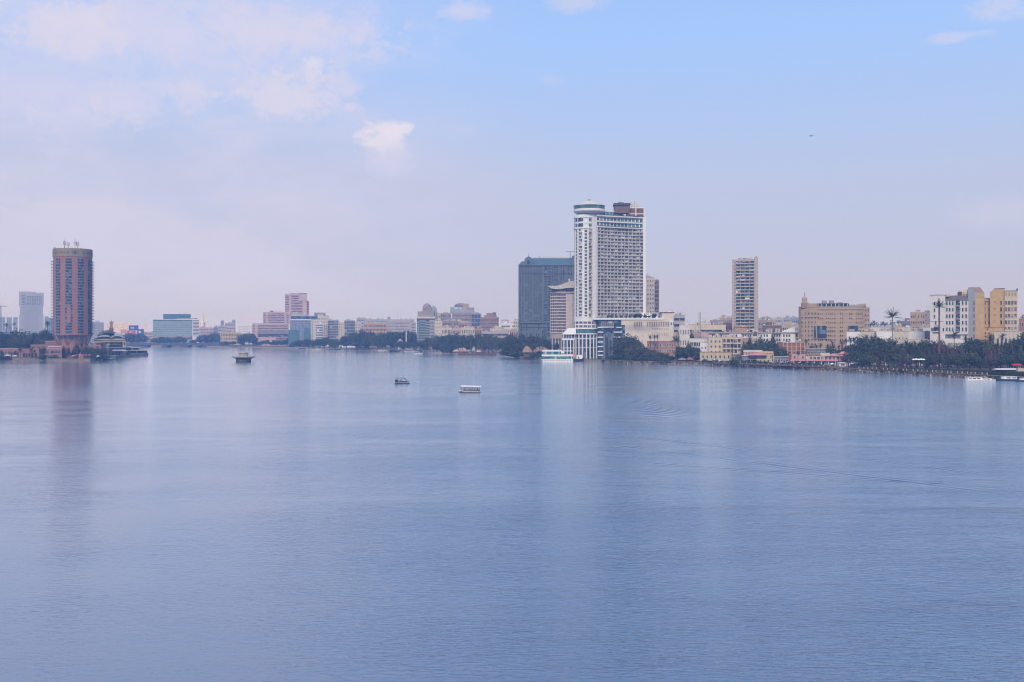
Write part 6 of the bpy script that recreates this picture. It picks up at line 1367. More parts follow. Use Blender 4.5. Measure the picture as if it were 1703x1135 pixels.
# white and yellow hotel complex at the right
def right_hotel():
    Y = 690; r = thing('white_stepped_hotel', 'white six-storey hotel with a grey tiled roof at the right', 'hotel', (wx(1585, Y), Y, LAND)); aim(r); Xp = lambda px: wx(px, Y) - r.location.x; Z = lambda py: wz(py, Y) - LAND
    Wm = M['hotel_white']; b = MB(); b.box(Xp(1546.5), Xp(1572), -1.5, 14, 0, Z(491), Wm); b.box(Xp(1572), Xp(1612), 0, 14, 0, Z(500), Wm); b.box(Xp(1546), Xp(1573), -1.8, 14.2, Z(491), Z(490.4), M['slate']); b.box(Xp(1546.2), Xp(1569), -1.8, -1.5, Z(535), Z(534.4), M['grey']); b.build('wall', r)
    b = MB(); b.prism([(Xp(1570), -.4), (Xp(1611), -.4), (Xp(1611), 12), (Xp(1570), 12)], Z(500.3), Z(491.6), M['roof_slate'], [(Xp(1573), 3), (Xp(1611), 3), (Xp(1611), 9), (Xp(1573), 9)]); b.build('roof', r)
    b = MB(); b.prism([(Xp(1588), 4), (Xp(1610), 4), (Xp(1610), 12), (Xp(1588), 12)], Z(492), Z(482), M['beige_lt'], [(Xp(1596), 5), (Xp(1610), 5), (Xp(1610), 11), (Xp(1596), 11)]); b.box(Xp(1593), Xp(1600), 3.4, 4.4, Z(490.6), Z(485.4), M['dark_grey']); b.box(Xp(1602), Xp(1609), 3.6, 4.4, Z(490), Z(486), M['pale_yellow']); b.build('roof_house', r)
    b = MB(); b.box(Xp(1573.5), Xp(1579.5), -.2, 2.4, Z(493.6), Z(489.6), M['pale_yellow']); b.build('roof_tank_box', r)
    fa = Facade(r, {'window': 'pane', 'balcony': 'balcony_door'}); it = win_item(1.05, 2.5, Wm, GL, 0, True); rows_ = [507.5, 518.3, 529.2, 540.1, 551]
    for pp in rows_:
        for px in (1574.6, 1579.4, 1584.4, 1601, 1606.6): fa.put('window', it, Xp(px), 0, Z(pp), 0)
        fa.put('balcony', bal_item(3.2, 3.9, Wm, GL, 1.1, .9, False, True, M['steel']), Xp(1592.8), 0, Z(pp + 1.2), 0)
    for pp in (508, 519, 530): fa.put('window', it, Xp(1554), -1.5, Z(pp), 0)
    for pp in (540, 551): fa.put('window', it, Xp(1556), -1.5, Z(pp), 0)
    fa.put('window', win_item(1.0, 2.2, Wm, GL, 0), Xp(1569), -1.5, Z(551), 0); fa.put('window', win_item(1.0, 2.2, Wm, GL, 0), Xp(1549.6), -1.5, Z(551), 0)
    fa.done()
    b = MB(); b.prism([(Xp(1552.4), -3), (Xp(1562), -3), (Xp(1562), -1.5), (Xp(1552.4), -1.5)], Z(544.6), Z(540.5), M['mauve'], [(Xp(1556), -2), (Xp(1562), -2), (Xp(1562), -1.5), (Xp(1556), -1.5)]); b.box(Xp(1552.4), Xp(1562), -2.8, -1.5, Z(551), Z(544.7), GL); b.box(Xp(1551.6), Xp(1562.4), -3.1, -1.5, Z(552.6), Z(551.1), Wm); b.build('oriel', r)
    b = MB(); b.box(Xp(1568), Xp(1610), -1.2, 0, Z(557.4), Z(556.2), M['slate']); b.box(Xp(1568), Xp(1610), -2.6, -.2, Z(566), Z(563.4), Wm); b.box(Xp(1570), Xp(1609), -.5, 0, Z(563.2), Z(557.5), GC); b.box(Xp(1566), Xp(1612), -3, 0, 0, Z(566), Wm); b.build('lower_terrace', r)
    for px, pp in ((1595, 504), (1597, 514), (1596, 526), (1595, 536), (1590, 549), (1608, 528), (1608, 541)): put('air_conditioner', CL['air_conditioner'], r, (Xp(px), -.2 if px > 1600 else -1.3, Z(pp)))
    b = MB()
    for k in range(30): b.box(Xp(1592) + random.Random(k).uniform(-.7, .9), Xp(1592) + random.Random(k).uniform(-.7, .9) + .18, -1.0, -.9, Z(546) + k * .75, Z(546) + k * .75 + .7, M['dark_grey'])
    b.build('creeper', r)
    Y = 680; r = thing('yellow_gabled_tower', 'tall blank yellow wing with a sloping brown roof right of the white hotel', 'hotel wing', (wx(1624, Y), Y, LAND)); aim(r); Xp = lambda px: wx(px, Y) - r.location.x; Z = lambda py: wz(py, Y) - LAND
    Ym = M['hotel_yellow']
    xA, xC, xD = Xp(1609.4), Xp(1622.4), Xp(1637.2)
    b = MB()   # white face turned to the river on the left, yellow face to the right
    poly = [(xA, 5), (xC, -3), (xD, 1.5), (xD, 16), (xA, 16)]
    n_ = len(poly); zt = Z(487.5)
    for j in range(n_):
        (x0, y0), (x1, y1) = poly[j], poly[(j + 1) % n_]; b.face([(x0, y0, 0), (x1, y1, 0), (x1, y1, zt), (x0, y0, zt)], Wm if j in (0, 4) else Ym)
    R0 = [(xA, 5, zt), (xC, -3, zt), (xD, 1.5, zt), (xD, 16, zt), (xA, 16, zt)]; ra, rb_ = (xA, 9.5, Z(477.2)), (Xp(1630), 9.5, Z(477.2))
    b.face([R0[0], R0[1], (Xp(1614.6), 2.2, Z(477.2) - .2), ra], Wm)
    b.build('wall', r)
    b = MB(); k1 = (Xp(1614.6), 2.2, Z(477.2) - .2); b.face([R0[1], R0[2], rb_, k1], M['brown_lt']); b.face([k1, rb_, ra], M['brown_lt']); b.face([R0[2], R0[3], rb_], M['brown_lt']); b.face([R0[3], R0[4], ra, rb_], M['brown_lt']); b.face([R0[4], R0[0], ra], Wm); b.build('roof', r)
    fa = Facade(r); a = math.atan2(-8, xC - xA); it = win_item(1.0, 2.6, M['rose'], GL, 0, False); L_ = math.hypot(8, xC - xA)
    for k, pp in enumerate((507.5, 518.3, 529.2, 540.1, 551, 563)): t = .82; fa.put('window', it, xA + (xC - xA) * t, 5 - 8 * t, Z(pp), a)
    fa.done()
    b = MB()
    for px in (1624.5, 1629, 1631.4, 1633, 1636): t = (Xp(px) - xC) / (xD - xC); b.box(Xp(px), Xp(px) + .45, -3 + 4.5 * t - .06, -3 + 4.5 * t + .3, Z(495), Z(494), M['ink'])
    b.build('vent_hole', r)
    r = thing('yellow_hotel', 'yellow hotel block with loggia rows at the right edge', 'hotel', (wx(1666, Y), Y + 2, LAND)); aim(r); Xp = lambda px: wx(px, Y) - r.location.x
    b = MB(); b.box(Xp(1637.4), Xp(1652), 4, 14, 0, Z(497.5), Ym); b.box(Xp(1648.4), Xp(1673), 1.5, 15, 0, Z(486), Ym); b.box(Xp(1673.2), Xp(1694.6), 0, 14, 0, Z(484.6), M['pale_cream']); b.box(Xp(1637.2), Xp(1672), -1.4, 4, 0, Z(545.4), Ym); b.build('wall', r)
    b = MB(); b.prism([(Xp(1648), 1.4), (Xp(1673.2), 1.4), (Xp(1673.2), 15), (Xp(1648), 15)], Z(486), Z(480.2), Ym, [(Xp(1656.5), 1.4), (Xp(1673.2), 1.4), (Xp(1673.2), 15), (Xp(1656.5), 15)]); b.build('upper_wall', r)
    b = MB(); b.prism([(Xp(1637), 3.2), (Xp(1652), 3.2), (Xp(1648), 14), (Xp(1637), 14)], Z(501), Z(494.5), M['mauve'], [(Xp(1638), 8), (Xp(1647), 8), (Xp(1647), 12), (Xp(1638), 12)]); b.box(Xp(1655), Xp(1673.6), 1, 15.3, Z(480.2), Z(479.4), M['slate']); b.box(Xp(1673), Xp(1695), -.3, 14.3, Z(484.6), Z(483.6), M['slate']); b.box(Xp(1692.6), Xp(1694.8), 0, 3, Z(483.6), Z(480.4), M['ink']); b.build('roof', r)
    fa = Facade(r, {'window': 'pane'}); it = win_item(1.45, 2.6, M['pale_cream'], GM, 0, True); it2 = win_item(1.2, 2.6, Ym, GB, 0); it3 = win_item(.6, 2.6, Ym, GM, 0, False)
    for k, pp in enumerate((507, 517.8, 528.6, 539.4, 547.6)):
        for px in (1675.8, 1680.8, 1686, 1691.2): fa.put('window', it if k < 4 else win_item(1.4, 1.6, M['pale_cream'], GM, 0), Xp(px), 0, Z(pp), 0)
        if k < 4: fa.put('window', it2, Xp(1667.4), 1.5, Z(pp), 0)
        if k < 4:
            for px in (1640.6, 1646.8): fa.put('window', it3, Xp(px), 4, Z(pp), 0)
            fa.put('window', win_item(.5, 1.2, Ym, GM, 0, False), Xp(1657), 1.5, Z(pp - 3), 0)
    for px in (1675.8, 1680.8, 1686, 1691.2): fa.put('blind_panel', win_item(1.2, 2.4, M['pale_cream'], M['tan'], 0, False), Xp(px), 0, Z(493), 0)
    for px, pp in ((1641, 555.6), (1647, 555.6), (1641, 561), (1641, 572), (1645, 549)): fa.put('window', win_item(.8, 1.0, Ym, GL, 0, False), Xp(px), -1.4, Z(pp), 0)
    fa.done()
    b = MB(); b.box(Xp(1637), Xp(1673), -1.7, 4, Z(545.4), Z(544.6), M['terracotta']); b.build('terrace_edge', r)
    b = MB()
    for k in range(26): rr = random.Random(k * 3); x = Xp(1650) + rr.uniform(-1.6, 1.8); z = Z(544) + rr.uniform(0, 5.5); b.box(x, x + .5, 3.2, 3.9, z, z + .5, M['dark_grey'])
    b.build('creeper', r)
    block('long_gallery', 'long pale pavilion with a flat lilac roof at the right edge', 1653, 1740, 551.5, 655, 'cream', 1, 12, ww=.5, wh=.6, clut=0, dep=10, lo=6.5, hi=1.5, roofm=M['lilac'], cat='pavilion')
    r, w, H = block('building', 'white rendered gate building with a dark picture panel behind the trees', 1577.5, 1603.5, 571.5, 672, 'hotel_white', 1, 1, ww=.82, wh=.62, clut=0, dep=5, lo=1, hi=1, gm=GB, lod=0)
right_hotel()
# low white walled compound
block('walled_house', 'blank white walled block with one small window, left of the tall thin palm', 1457.5, 1486, 551, 720, 'white', 1, 3, ww=.18, wh=.25, clut=2, dep=10, lo=7, hi=1, keep=lambda r, c: c == 1)
block('walled_house', 'cream link house with four narrow windows between the white blocks', 1486.4, 1510.6, 551.2, 722, 'cream', 1, 4, ww=.35, wh=.6, clut=3, dep=10, lo=6.8, hi=1.4, roofm=M['terracotta'])
block('walled_house', 'blank white walled block right of the cream link house', 1510.8, 1537.5, 551, 720, 'white', 1, 2, ww=.12, wh=.25, clut=4, dep=10, lo=7, hi=1, keep=lambda r, c: c == 1)
block('building', 'brown-grey annex between the white walls and the white hotel', 1537.7, 1547, 551.2, 723, 'mauve', 2, 2, ww=.4, wh=.5, clut=1, dep=8)
block('walled_house', 'white wing with a tan roof edge in front of the domed hotel', 1408, 1430.5, 552, 715, 'white', 2, 3, ww=.25, wh=.3, clut=3, dep=10, lo=4, roofm=M['tan'])
block('walled_house', 'pale wing with four dark slots left of the blank white block', 1430.8, 1457.2, 551.8, 725, 'beige_lt', 1, 5, ww=.3, wh=.6, clut=6, dep=12, lo=7, hi=2.2, roofm=M['terracotta'])
block('boundary_wall', 'long low brown-grey wall below the white walled blocks', 1446, 1548, 564.4, 700, 'beige_lt', 1, 9, ww=.1, wh=.1, clut=0, dep=1, side=0, cat='wall', lo=2)
# riverside red-roofed pavilion range
def red_range():
    Y = 698; r = thing('riverside_range', 'long riverside building with pink tiled roofs and pale arcades', 'building', (wx(1375, Y), Y, LAND)); aim(r); Xp = lambda px: wx(px, Y) - r.location.x; Z = lambda py: wz(py, Y) - LAND
    b = MB(); b.box(Xp(1318), Xp(1410), 0, 10, 0, Z(600.6), M['range_pink']); b.box(Xp(1344), Xp(1425), 2, 12, Z(600.6), Z(592.5), M['cream']); b.box(Xp(1316), Xp(1344), 2, 10, Z(600), Z(590), M['range_pink']); b.build('wall', r)
    b = MB(); b.prism([(Xp(1372), .6), (Xp(1444), .6), (Xp(1444), 13), (Xp(1372), 13)], Z(592.6), Z(588.6), M['rose_lt'], [(Xp(1384), 6), (Xp(1432), 6), (Xp(1432), 8), (Xp(1384), 8)]); b.prism([(Xp(1393), 2), (Xp(1412), 2), (Xp(1412), 10), (Xp(1393), 10)], Z(589.6), Z(585), M['rose_lt'], [(Xp(1401), 5), (Xp(1404), 5), (Xp(1404), 7), (Xp(1401), 7)]); b.box(Xp(1364), Xp(1380), 1.6, 11, Z(592.5), Z(587.6), M['cream']); b.prism([(Xp(1340), 1), (Xp(1366), 1), (Xp(1366), 10), (Xp(1340), 10)], Z(591), Z(588.4), M['terracotta'], [(Xp(1344), 4), (Xp(1362), 4), (Xp(1362), 7), (Xp(1344), 7)]); b.build('roof', r)
    b = MB(); b.prism([(Xp(1313), -2.4), (Xp(1414), -2.4), (Xp(1414), 2), (Xp(1313), 2)], Z(600.8), Z(598.4), M['rose'], [(Xp(1316), 1), (Xp(1412), 1), (Xp(1412), 2), (Xp(1316), 2)]); b.build('lower_roof', r)
    fa = Facade(r, {'window': 'pane', 'shopfront': 'shop_glazing'})
    for k in range(10): fa.put('window', win_item(1.9, 1.8, M['cream'], GB if k % 3 else GC, 0), Xp(1348.5 + k * 6.4), 2, Z(598.2), 0)
    for k in range(8):
        px = 1325 + k * 10.6; fa.put('shopfront', win_item(2.6, 2.7, M['offwhite'], (GB, GL, GC)[k % 3], 0, False), Xp(px), 0, .1, 0)
    for px in (1321, 1335, 1341): fa.put('window', win_item(1.3, 1.5, M['range_pink'], GC, 0), Xp(px), 2, Z(597), 0)
    fa.done()
    for k in range(9): c = MB(); x = Xp(1319 + k * 11.6); c.box(x, x + .6, -2.1, -1.5, 0, Z(600.8), M['offwhite']); c.build('pillar', r)
    r = thing('quay_hut', 'small white hut with a bright blue base on the quay', 'hut', (wx(1401.6, 664), 664, LAND - .6)); b = MB(); b.box(-2.4, 2.4, 0, 4, 0, 1.5, M['blue_paint']); b.box(-2.3, 2.3, .1, 3.9, 1.5, 3.6, M['white']); b.box(-1.2, 1.3, .02, .1, 2.0, 3.0, GL); b.build('wall', r); b = MB(); b.prism([(-2.8, -.5), (2.8, -.5), (2.8, 4.4), (-2.8, 4.4)], 3.6, 4.2, M['cream'], [(-1.8, .5), (1.8, .5), (1.8, 3.6), (-1.8, 3.6)]); b.build('roof', r)
red_range()
block('shed', 'low dark slate shed between the yellow boat club and the red-roofed range', 1288, 1312, 593.5, 690, 'slate', 1, 5, ww=.7, wh=.5, clut=0, dep=8, lo=.6, hi=1, cat='shed')
block('shed', 'long dark blue shed under the domed hotel', 1341, 1388, 580.5, 700, 'slate', 1, 9, ww=.7, wh=.4, clut=0, dep=8, lo=6, hi=1, cat='shed')
def quay_dock():
    r = thing('floating_jetty', 'pink-edged floating jetty at the foot of the white tower', 'jetty', (wx(994, 884), 892, 0)); b = MB(); b.box(-10, 9, -4, 3, -.5, 2.0, M['pale_pink']); b.build('deck', r)
    for k in range(9): c = MB(); c.box(-9.5 + k * 2.2, -9.38 + k * 2.2, -3.9, -3.78, 2.0, 3.1, M['white']); c.build('railing_post', r)
    c = MB(); c.box(-9.5, 8.4, -3.88, -3.8, 3.0, 3.1, M['white']); c.build('handrail', r)
    r = thing('river_pontoon', 'low grey pontoon platform beneath the sandy tent roofs', 'pontoon', (wx(1138, 768), 763, 0)); b = MB(); b.box(-14, 15, -3, 3, -.5, .9, M['slate']); b.build('deck', r)
    for k in range(12): c = MB(); c.box(-13.6 + k * 2.5, -13.48 + k * 2.5, -2.9, -2.78, .9, 2.2, M['offwhite']); c.build('railing_post', r)
quay_dock()

# ================================================================ trees
CTOP = {}
def crown_mesh(seed, n, leaf, rx=1.0, rz=0.75, z0=0.25, mname='leaf', lobes=9):
    """unit crown (about radius 1): leaf-sized faces scattered through overlapping lobes, denser near their skins"""
    rd = random.Random(seed); L_ = []
    for k in range(lobes):
        a = rd.uniform(0, 6.283); d = rd.uniform(0.15, 0.62); L_.append((math.cos(a) * d * rx, math.sin(a) * d * rx, z0 + rz * rd.uniform(0.25, 1.0), rd.uniform(0.26, 0.46)))
    L_.append((0, 0, z0 + rz * 0.75, 0.5))
    V, Fc = [], []
    for _ in range(n):
        cx_, cy_, cz_, r = rd.choice(L_); u = rd.uniform(-1, 1); t = rd.uniform(0, 6.283); s = math.sqrt(1 - u * u); rr = r * (rd.random() ** 0.35) * rd.uniform(.9, 1.12)
        p = Vector((cx_ + rr * s * math.cos(t), cy_ + rr * s * math.sin(t), cz_ + rr * u * 0.85))
        nrm = (Vector((s * math.cos(t), s * math.sin(t), u + .35)) + Vector((rd.uniform(-.8, .8), rd.uniform(-.8, .8), rd.uniform(-.8, .8)))).normalized()
        a = nrm.orthogonal().normalized(); b = nrm.cross(a); w = leaf * rd.uniform(.6, 1.3); i = len(V); an = rd.uniform(0, 6.283); a, b = a * math.cos(an) + b * math.sin(an), b * math.cos(an) - a * math.sin(an)
        V += [tuple(p - a * w - b * w * .35), tuple(p + a * w * .1 - b * w * .7), tuple(p + a * w), tuple(p + b * w * .65)]; Fc.append((i, i + 1, i + 2, i + 3))
    me = bpy.data.meshes.new('crown'); me.from_pydata(V, [], Fc); me.materials.append(M[mname]); me.update(); zs = sorted(v[2] for v in V); xs = sorted(abs(v[0]) for v in V); CTOP[me.name] = (zs[int(len(zs) * .985)], xs[int(len(xs) * .96)]); return me
def trunk_mesh(seed, h=0.55, r=0.05, n=5):
    rd = random.Random(seed); b = MB(); top = (rd.uniform(-.05, .05), rd.uniform(-.05, .05), h * .6); b.tube((0, 0, -.05), top, r, r * .7, M['bark'], 7)
    for k in range(n):
        a = rd.uniform(0, 6.283); e = (top[0] + math.cos(a) * rd.uniform(.2, .5), top[1] + math.sin(a) * rd.uniform(.2, .5), h + rd.uniform(.05, .4)); m_ = tuple((top[i] + e[i]) / 2 + (0, 0, .06)[i] for i in range(3))
        b.tube(top, m_, r * .5, r * .35, M['bark'], 5); b.tube(m_, e, r * .35, r * .12, M['bark'], 4)
    return b.mesh('trunk')
CR = {'round': [(crown_mesh(s, 1700, .062), trunk_mesh(s)) for s in range(5)],
      'olive': [(crown_mesh(s + 20, 1500, .062, mname='leaf_olive'), trunk_mesh(s + 20)) for s in range(4)],
      'pine': [(crown_mesh(s + 40, 1500, .055, rx=.75, rz=1.15, z0=.15, mname='leaf_blue', lobes=11), trunk_mesh(s + 40, .8)) for s in range(3)],
      'thin': [(crown_mesh(s + 60, 520, .05, rx=.9, rz=1.0, z0=.35, mname='leaf_olive'), trunk_mesh(s + 60, .9, .035, 9)) for s in range(3)],
      'shrub': [(crown_mesh(s + 80, 900, .08, rx=1.0, rz=.5, z0=-.05, mname='leaf'), trunk_mesh(s + 80, .25, .03)) for s in range(3)],
      'dry': [(crown_mesh(s + 90, 900, .06, rz=.7, mname='dry'), trunk_mesh(s + 90)) for s in range(2)]}
TR = []
def tree(kind, px, pt, Y, wpx, base=LAND, row=None, label=None, pb=None, name=None):
    """crown top at photo row pt, crown width wpx photo pixels, standing at distance Y"""
    Y = yf(px, Y) if row != 'hy' else Y; rd = random.Random(int(px * 13 + pt * 7 + Y)); cm, tm = rd.choice(CR[kind]); z = base if pb is None else wz(pb, Y); H = wz(pt, Y) - z; r = wpx / F * Y / 2 / 0.95
    if row == 'gard': H *= rd.uniform(.86, 1.12); r *= rd.uniform(.8, 1.2)
    top, rx0 = CTOP[cm.name]; r = r * .95 / rx0 * .98
    nm = name or ('shrub' if kind == 'shrub' else 'tree'); t = thing(nm, label, nm, (wx(px, Y), Y, z), rd.uniform(0, 6.28)); t.scale = (r, r, max(.5, H) / top)
    put('crown', cm, t); put('trunk', tm, t); TR.append((t, row, px)); return t
# palms: a fan of long fronds, each with two rows of blades
def palm_meshes(seed, n=34, L_=1.0, droop=1.0, up=0.0, dry=8, sparse=False):
    rd = random.Random(seed); V, Fc, MI = [], [], []
    def frond(az_, el_, ln, mi, dr):
        d = Vector((math.cos(az_) * math.cos(el_), math.sin(az_) * math.cos(el_), math.sin(el_))); side_ = Vector((-math.sin(az_), math.cos(az_), 0)); p = Vector((0, 0, 0)); seg_ = 7; pts = [p.copy()]
        for k in range(seg_):
            d = (d + Vector((0, 0, -dr * .16 * (0.4 + k / seg_)))).normalized(); p = p + d * ln / seg_; pts.append(p.copy())
        for k in range(1, seg_ + 1):
            a, b = pts[k - 1], pts[k]; wd = ln * (.17 if k < seg_ - 1 else .10) * (1.0 if k > 1 else .5)
            for s in (-1, 1):
                for j in range(2):
                    q0 = a.lerp(b, j / 2); q1 = a.lerp(b, j / 2 + .42); tip = q1 + side_ * s * wd + (b - a) * .9 + Vector((0, 0, -wd * .45 + rd.uniform(-.02, .02))); i = len(V)
                    V.extend([tuple(q0), tuple(q1), tuple(tip)]); Fc.append((i, i + 1, i + 2)); MI.append(mi)
    for k in range(n):
        el_ = R(rd.uniform(-5, 80) if not sparse else rd.uniform(8, 85)) + up; frond(k * 2.399 + rd.uniform(-.2, .2), el_, L_ * rd.uniform(.8, 1.1), 0, droop)
    for k in range(dry): frond(rd.uniform(0, 6.28), R(rd.uniform(-60, -25)), L_ * rd.uniform(.5, .75), 1, .8)
    if sparse:
        for a in (0, 2.1, 3.2, 4.6): frond(a, R(-4), L_ * 1.05, 0, .12)
    me = bpy.data.meshes.new('crown'); me.from_pydata(V, [], Fc); me.materials.append(M['frond']); me.materials.append(M['dry']); me.polygons.foreach_set('material_index', MI); me.update(); return me
def palm_trunk(seed, bend=.05, m='palm_bark'):
    rd = random.Random(seed); b = MB(); n = 9; bx, by = rd.uniform(-bend, bend), rd.uniform(-bend, bend); P_ = [(bx * math.sin(k / n * 2.2), by * math.sin(k / n * 2.2), k / n) for k in range(n + 1)]
    for k in range(n): b.tube(P_[k], P_[k + 1], 1.0 if k else 1.25, .86, M[m], 8, False)
    return b, P_[-1]
PC = [palm_meshes(s, 34) for s in range(4)]; PS = [palm_meshes(11, 24, droop=.5, dry=0, sparse=True)]; PB = [palm_meshes(31, 26, up=.5, droop=.7, dry=2)]
def palm(px, pt, Y, wpx, base=LAND, row=None, label=None, pb=None, kind='c', tr=.28, m='palm_bark', pc=None):
    """pt: photo row of the crown's top; wpx: crown width"""
    Y = yf(px, Y); rd = random.Random(int(px * 17 + pt * 5)); z = base if pb is None else wz(pb, Y); L_ = wpx / F * Y / 2 / .88; up = {'c': .72, 's': .95, 'b': 1.05}[kind]; H = wz(pt, Y) - z - L_ * up
    H = max(H, 1.0); t = thing('palm_tree', label, 'palm tree', (wx(px, Y), Y, z), rd.uniform(0, 6.28))
    b = MB(); n = 8; bx = rd.uniform(-.03, .03) * H
    for k in range(n):
        f0, f1 = k / n, (k + 1) / n; b.tube((bx * math.sin(f0 * 2), 0, H * f0), (bx * math.sin(f1 * 2), 0, H * f1), tr * (1.25 if k == 0 else 1.0), tr * .84, M[m], 7, False)
    b.build('trunk', t)
    c = put('crown', {'c': PC[rd.randrange(4)], 's': PS[0], 'b': PB[0]}[kind], t, (bx * math.sin(2), 0, H)); c.scale = (L_,) * 3
    TR.append((t, row, px)); return t
# rows: everything of a row that no label of its own singles out is numbered from the left
ROWS = {
 'isl': ('dark tree', 'behind the low pink wings on the island'), 'islq': ('leafy tree', 'on the island quay under the round tower'), 'islp': ('short palm', 'in front of the low pink wings'),
 'br': ('hazy dark tree', 'behind the low bridge'), 'sem': ('hazy tree', 'along the bank below the pink stepped hotel'), 'mid': ('hazy dark tree', 'on the far embankment'),
 'mar': ('dark tree', 'behind the marina'), 'big': ('big dark tree', 'at the water left of the cruise boat'), 'hy': ('dense green tree', 'at the water right of the white tower'),
 'tent': ('dark tree', 'around the riverside tent roofs'), 'clu': ('round dark tree', 'behind the yellow boat club'), 'gard': ('dark tree', 'in the riverside garden'),
 'gp': ('bushy palm', 'in the riverside garden'), 'hp': ('palm', 'in front of the domed hotel'), 'gs': ('clipped green shrub', 'behind the right-hand quay fence'), 'ter': ('small planter shrub', 'on the roof terrace of the white tower'),
 'strip': ('small tree', 'among the low cream buildings in the middle right'), 'bare': ('pale thin tree', 'above the yachts beside the big dark trees'), 'wl': ('low bushy shrub', 'right at the waterline below the towers'), 'tq': ('small green shrub', 'along the middle stone quay'), 'far': ('faint tree', 'in the far gap under the hazy hills')}
# --- left island
for px, pt, Y, w, k in [(-8, 553, 1010, 30, 'round'), (2, 556, 985, 22, 'pine'), (14, 557.5, 1000, 20, 'olive'), (21, 561, 985, 16, 'olive'), (33, 551.5, 1010, 32, 'round'), (40, 556, 990, 26, 'round'), (45, 561, 980, 18, 'round'), (57, 554, 1050, 16, 'pine'), (61, 563, 1000, 16, 'pine'), (72, 549.5, 1000, 14, 'pine'), (79, 552, 985, 18, 'pine'), (85, 556, 990, 15, 'pine'), (66, 564, 975, 18, 'round'), (28, 566, 965, 20, 'round')]: tree(k, px, pt, Y, w, 1.6, 'isl')
palm(11, 537.5, 1010, 9, 1.6, label='tall palm with a tight crown at the far left, before the pale towers'); palm(23.5, 536.5, 1010, 7.5, 1.6, label='thin tall palm between the leftmost palm and the wide grey tower'); palm(79, 534.5, 990, 12, 1.6, label='palm just left of the round pink tower above the dark trees')
for px, pt, Y, w in [(2, 583.5, 912, 11), (34, 578.6, 914, 11), (52, 578.5, 910, 12), (57, 582, 908, 9), (19, 586, 908, 8), (128, 574, 912, 12), (136, 571.5, 918, 10), (144, 572, 918, 9)]: palm(px, pt, Y, w, 1.6, row='islp')
for px, pt, Y, w, k in [(71, 578, 915, 11, 'round'), (105, 577, 915, 6, 'pine'), (115, 579, 912, 7, 'pine'), (126, 577.5, 916, 13, 'round'), (143, 579, 916, 14, 'round'), (150, 579.5, 914, 13, 'round'), (157, 580, 912, 14, 'olive'), (165, 581, 915, 14, 'round'), (172, 582, 918, 13, 'round'), (70, 590, 905, 16, 'shrub'), (90, 593, 903, 14, 'shrub'), (8, 591, 905, 18, 'shrub'), (156, 590, 908, 16, 'shrub'), (171, 589, 912, 16, 'shrub'), (202, 581.5, 935, 14, 'round'), (210, 583.5, 938, 12, 'round'), (192, 585, 930, 12, 'shrub')]: tree(k, px, pt, Y if px < 185 else 1035, w, 1.6, 'islq')
# --- bridge and far bank
for px, pt, w in [(212, 558, 16), (220, 555.5, 20), (230, 556, 20), (238, 560, 16), (268, 561, 20), (277, 562.5, 16), (298, 560.5, 18), (306, 563, 16), (320, 565.5, 14), (332, 560, 14), (341, 557.5, 20), (350, 556, 18), (357, 554.5, 14), (346, 563, 16), (362, 560, 14), (258, 564, 14), (286, 565, 16)]: tree('round', px, pt, 1800, w, LAND, 'br')
for px, pt, w in [(406, 556.5, 16), (414, 555, 18), (421, 562, 12), (433, 568.5, 12), (442, 566, 12), (452, 569, 12), (462, 568, 12), (372, 568, 12), (470, 568, 12), (478, 565, 12), (400, 565, 14), (380, 569, 10), (388, 568, 10)]: tree('round', px, pt, 1650, w, LAND, 'sem')
rd = random.Random(4)
for px, pt, w, k in [(488, 569, 13, 'round'), (497, 566, 12, 'round'), (505, 565, 13, 'olive'), (513, 565, 13, 'round'), (522, 567, 14, 'round'), (531, 564, 15, 'round'), (540, 562, 16, 'round'), (549, 564.5, 15, 'round'), (558, 566, 15, 'olive'), (567, 565, 14, 'round'), (576, 560, 16, 'round'), (585, 556, 18, 'round'), (594, 552, 20, 'round'), (601, 548.5, 16, 'pine'), (606, 553, 20, 'round'), (614, 553, 20, 'round'), (622, 558, 18, 'olive'), (632, 557, 18, 'round'), (641, 555, 20, 'round'), (650, 552.5, 20, 'round'), (660, 553.5, 18, 'round'), (670, 554, 18, 'round'), (680, 551.5, 18, 'round'), (687, 553, 18, 'round'), (696, 560, 16, 'round'), (704, 557, 16, 'round'), (628, 567, 16, 'round'), (650, 566, 20, 'round'), (636, 571, 12, 'round'), (665, 568, 18, 'round'), (676, 569, 16, 'round'), (690, 568, 18, 'round'), (706, 567, 16, 'round'), (610, 568, 18, 'round'), (595, 568, 16, 'round')]: tree(k, px, pt, 1440 - (px - 488) * .4 - (70 if pt > 565 else 0), w, LAND, 'mid')
for px, pt, w, k in [(714, 562, 14, 'olive'), (722, 557, 16, 'thin'), (729, 560, 14, 'olive'), (736, 561, 16, 'round'), (745, 557, 20, 'round'), (754, 557.5, 18, 'round'), (762, 556, 18, 'round'), (770, 560, 14, 'round'), (775, 557.5, 16, 'round'), (784, 559, 15, 'round'), (792, 556.5, 18, 'round'), (800, 556, 18, 'round'), (808, 558.5, 16, 'olive'), (817, 557.5, 14, 'olive'), (823, 560, 14, 'olive'), (739, 569, 18, 'round'), (757, 570, 20, 'round'), (778, 570, 18, 'round'), (795, 569, 18, 'round'), (812, 569, 16, 'round'), (726, 571, 16, 'round'), (748, 578, 16, 'shrub'), (740, 578.5, 14, 'shrub')]: tree(k, px, pt, 1215 - (px - 714) * .6 - (25 if pt > 566 else 0), w, LAND, 'mar')
for px, pt, w in [(800, 559, 13), (806, 563, 12), (813, 561, 13), (819, 565, 12), (826, 564, 12), (830, 571, 10)]: tree('thin', px, pt, 1120, w, LAND, 'bare')
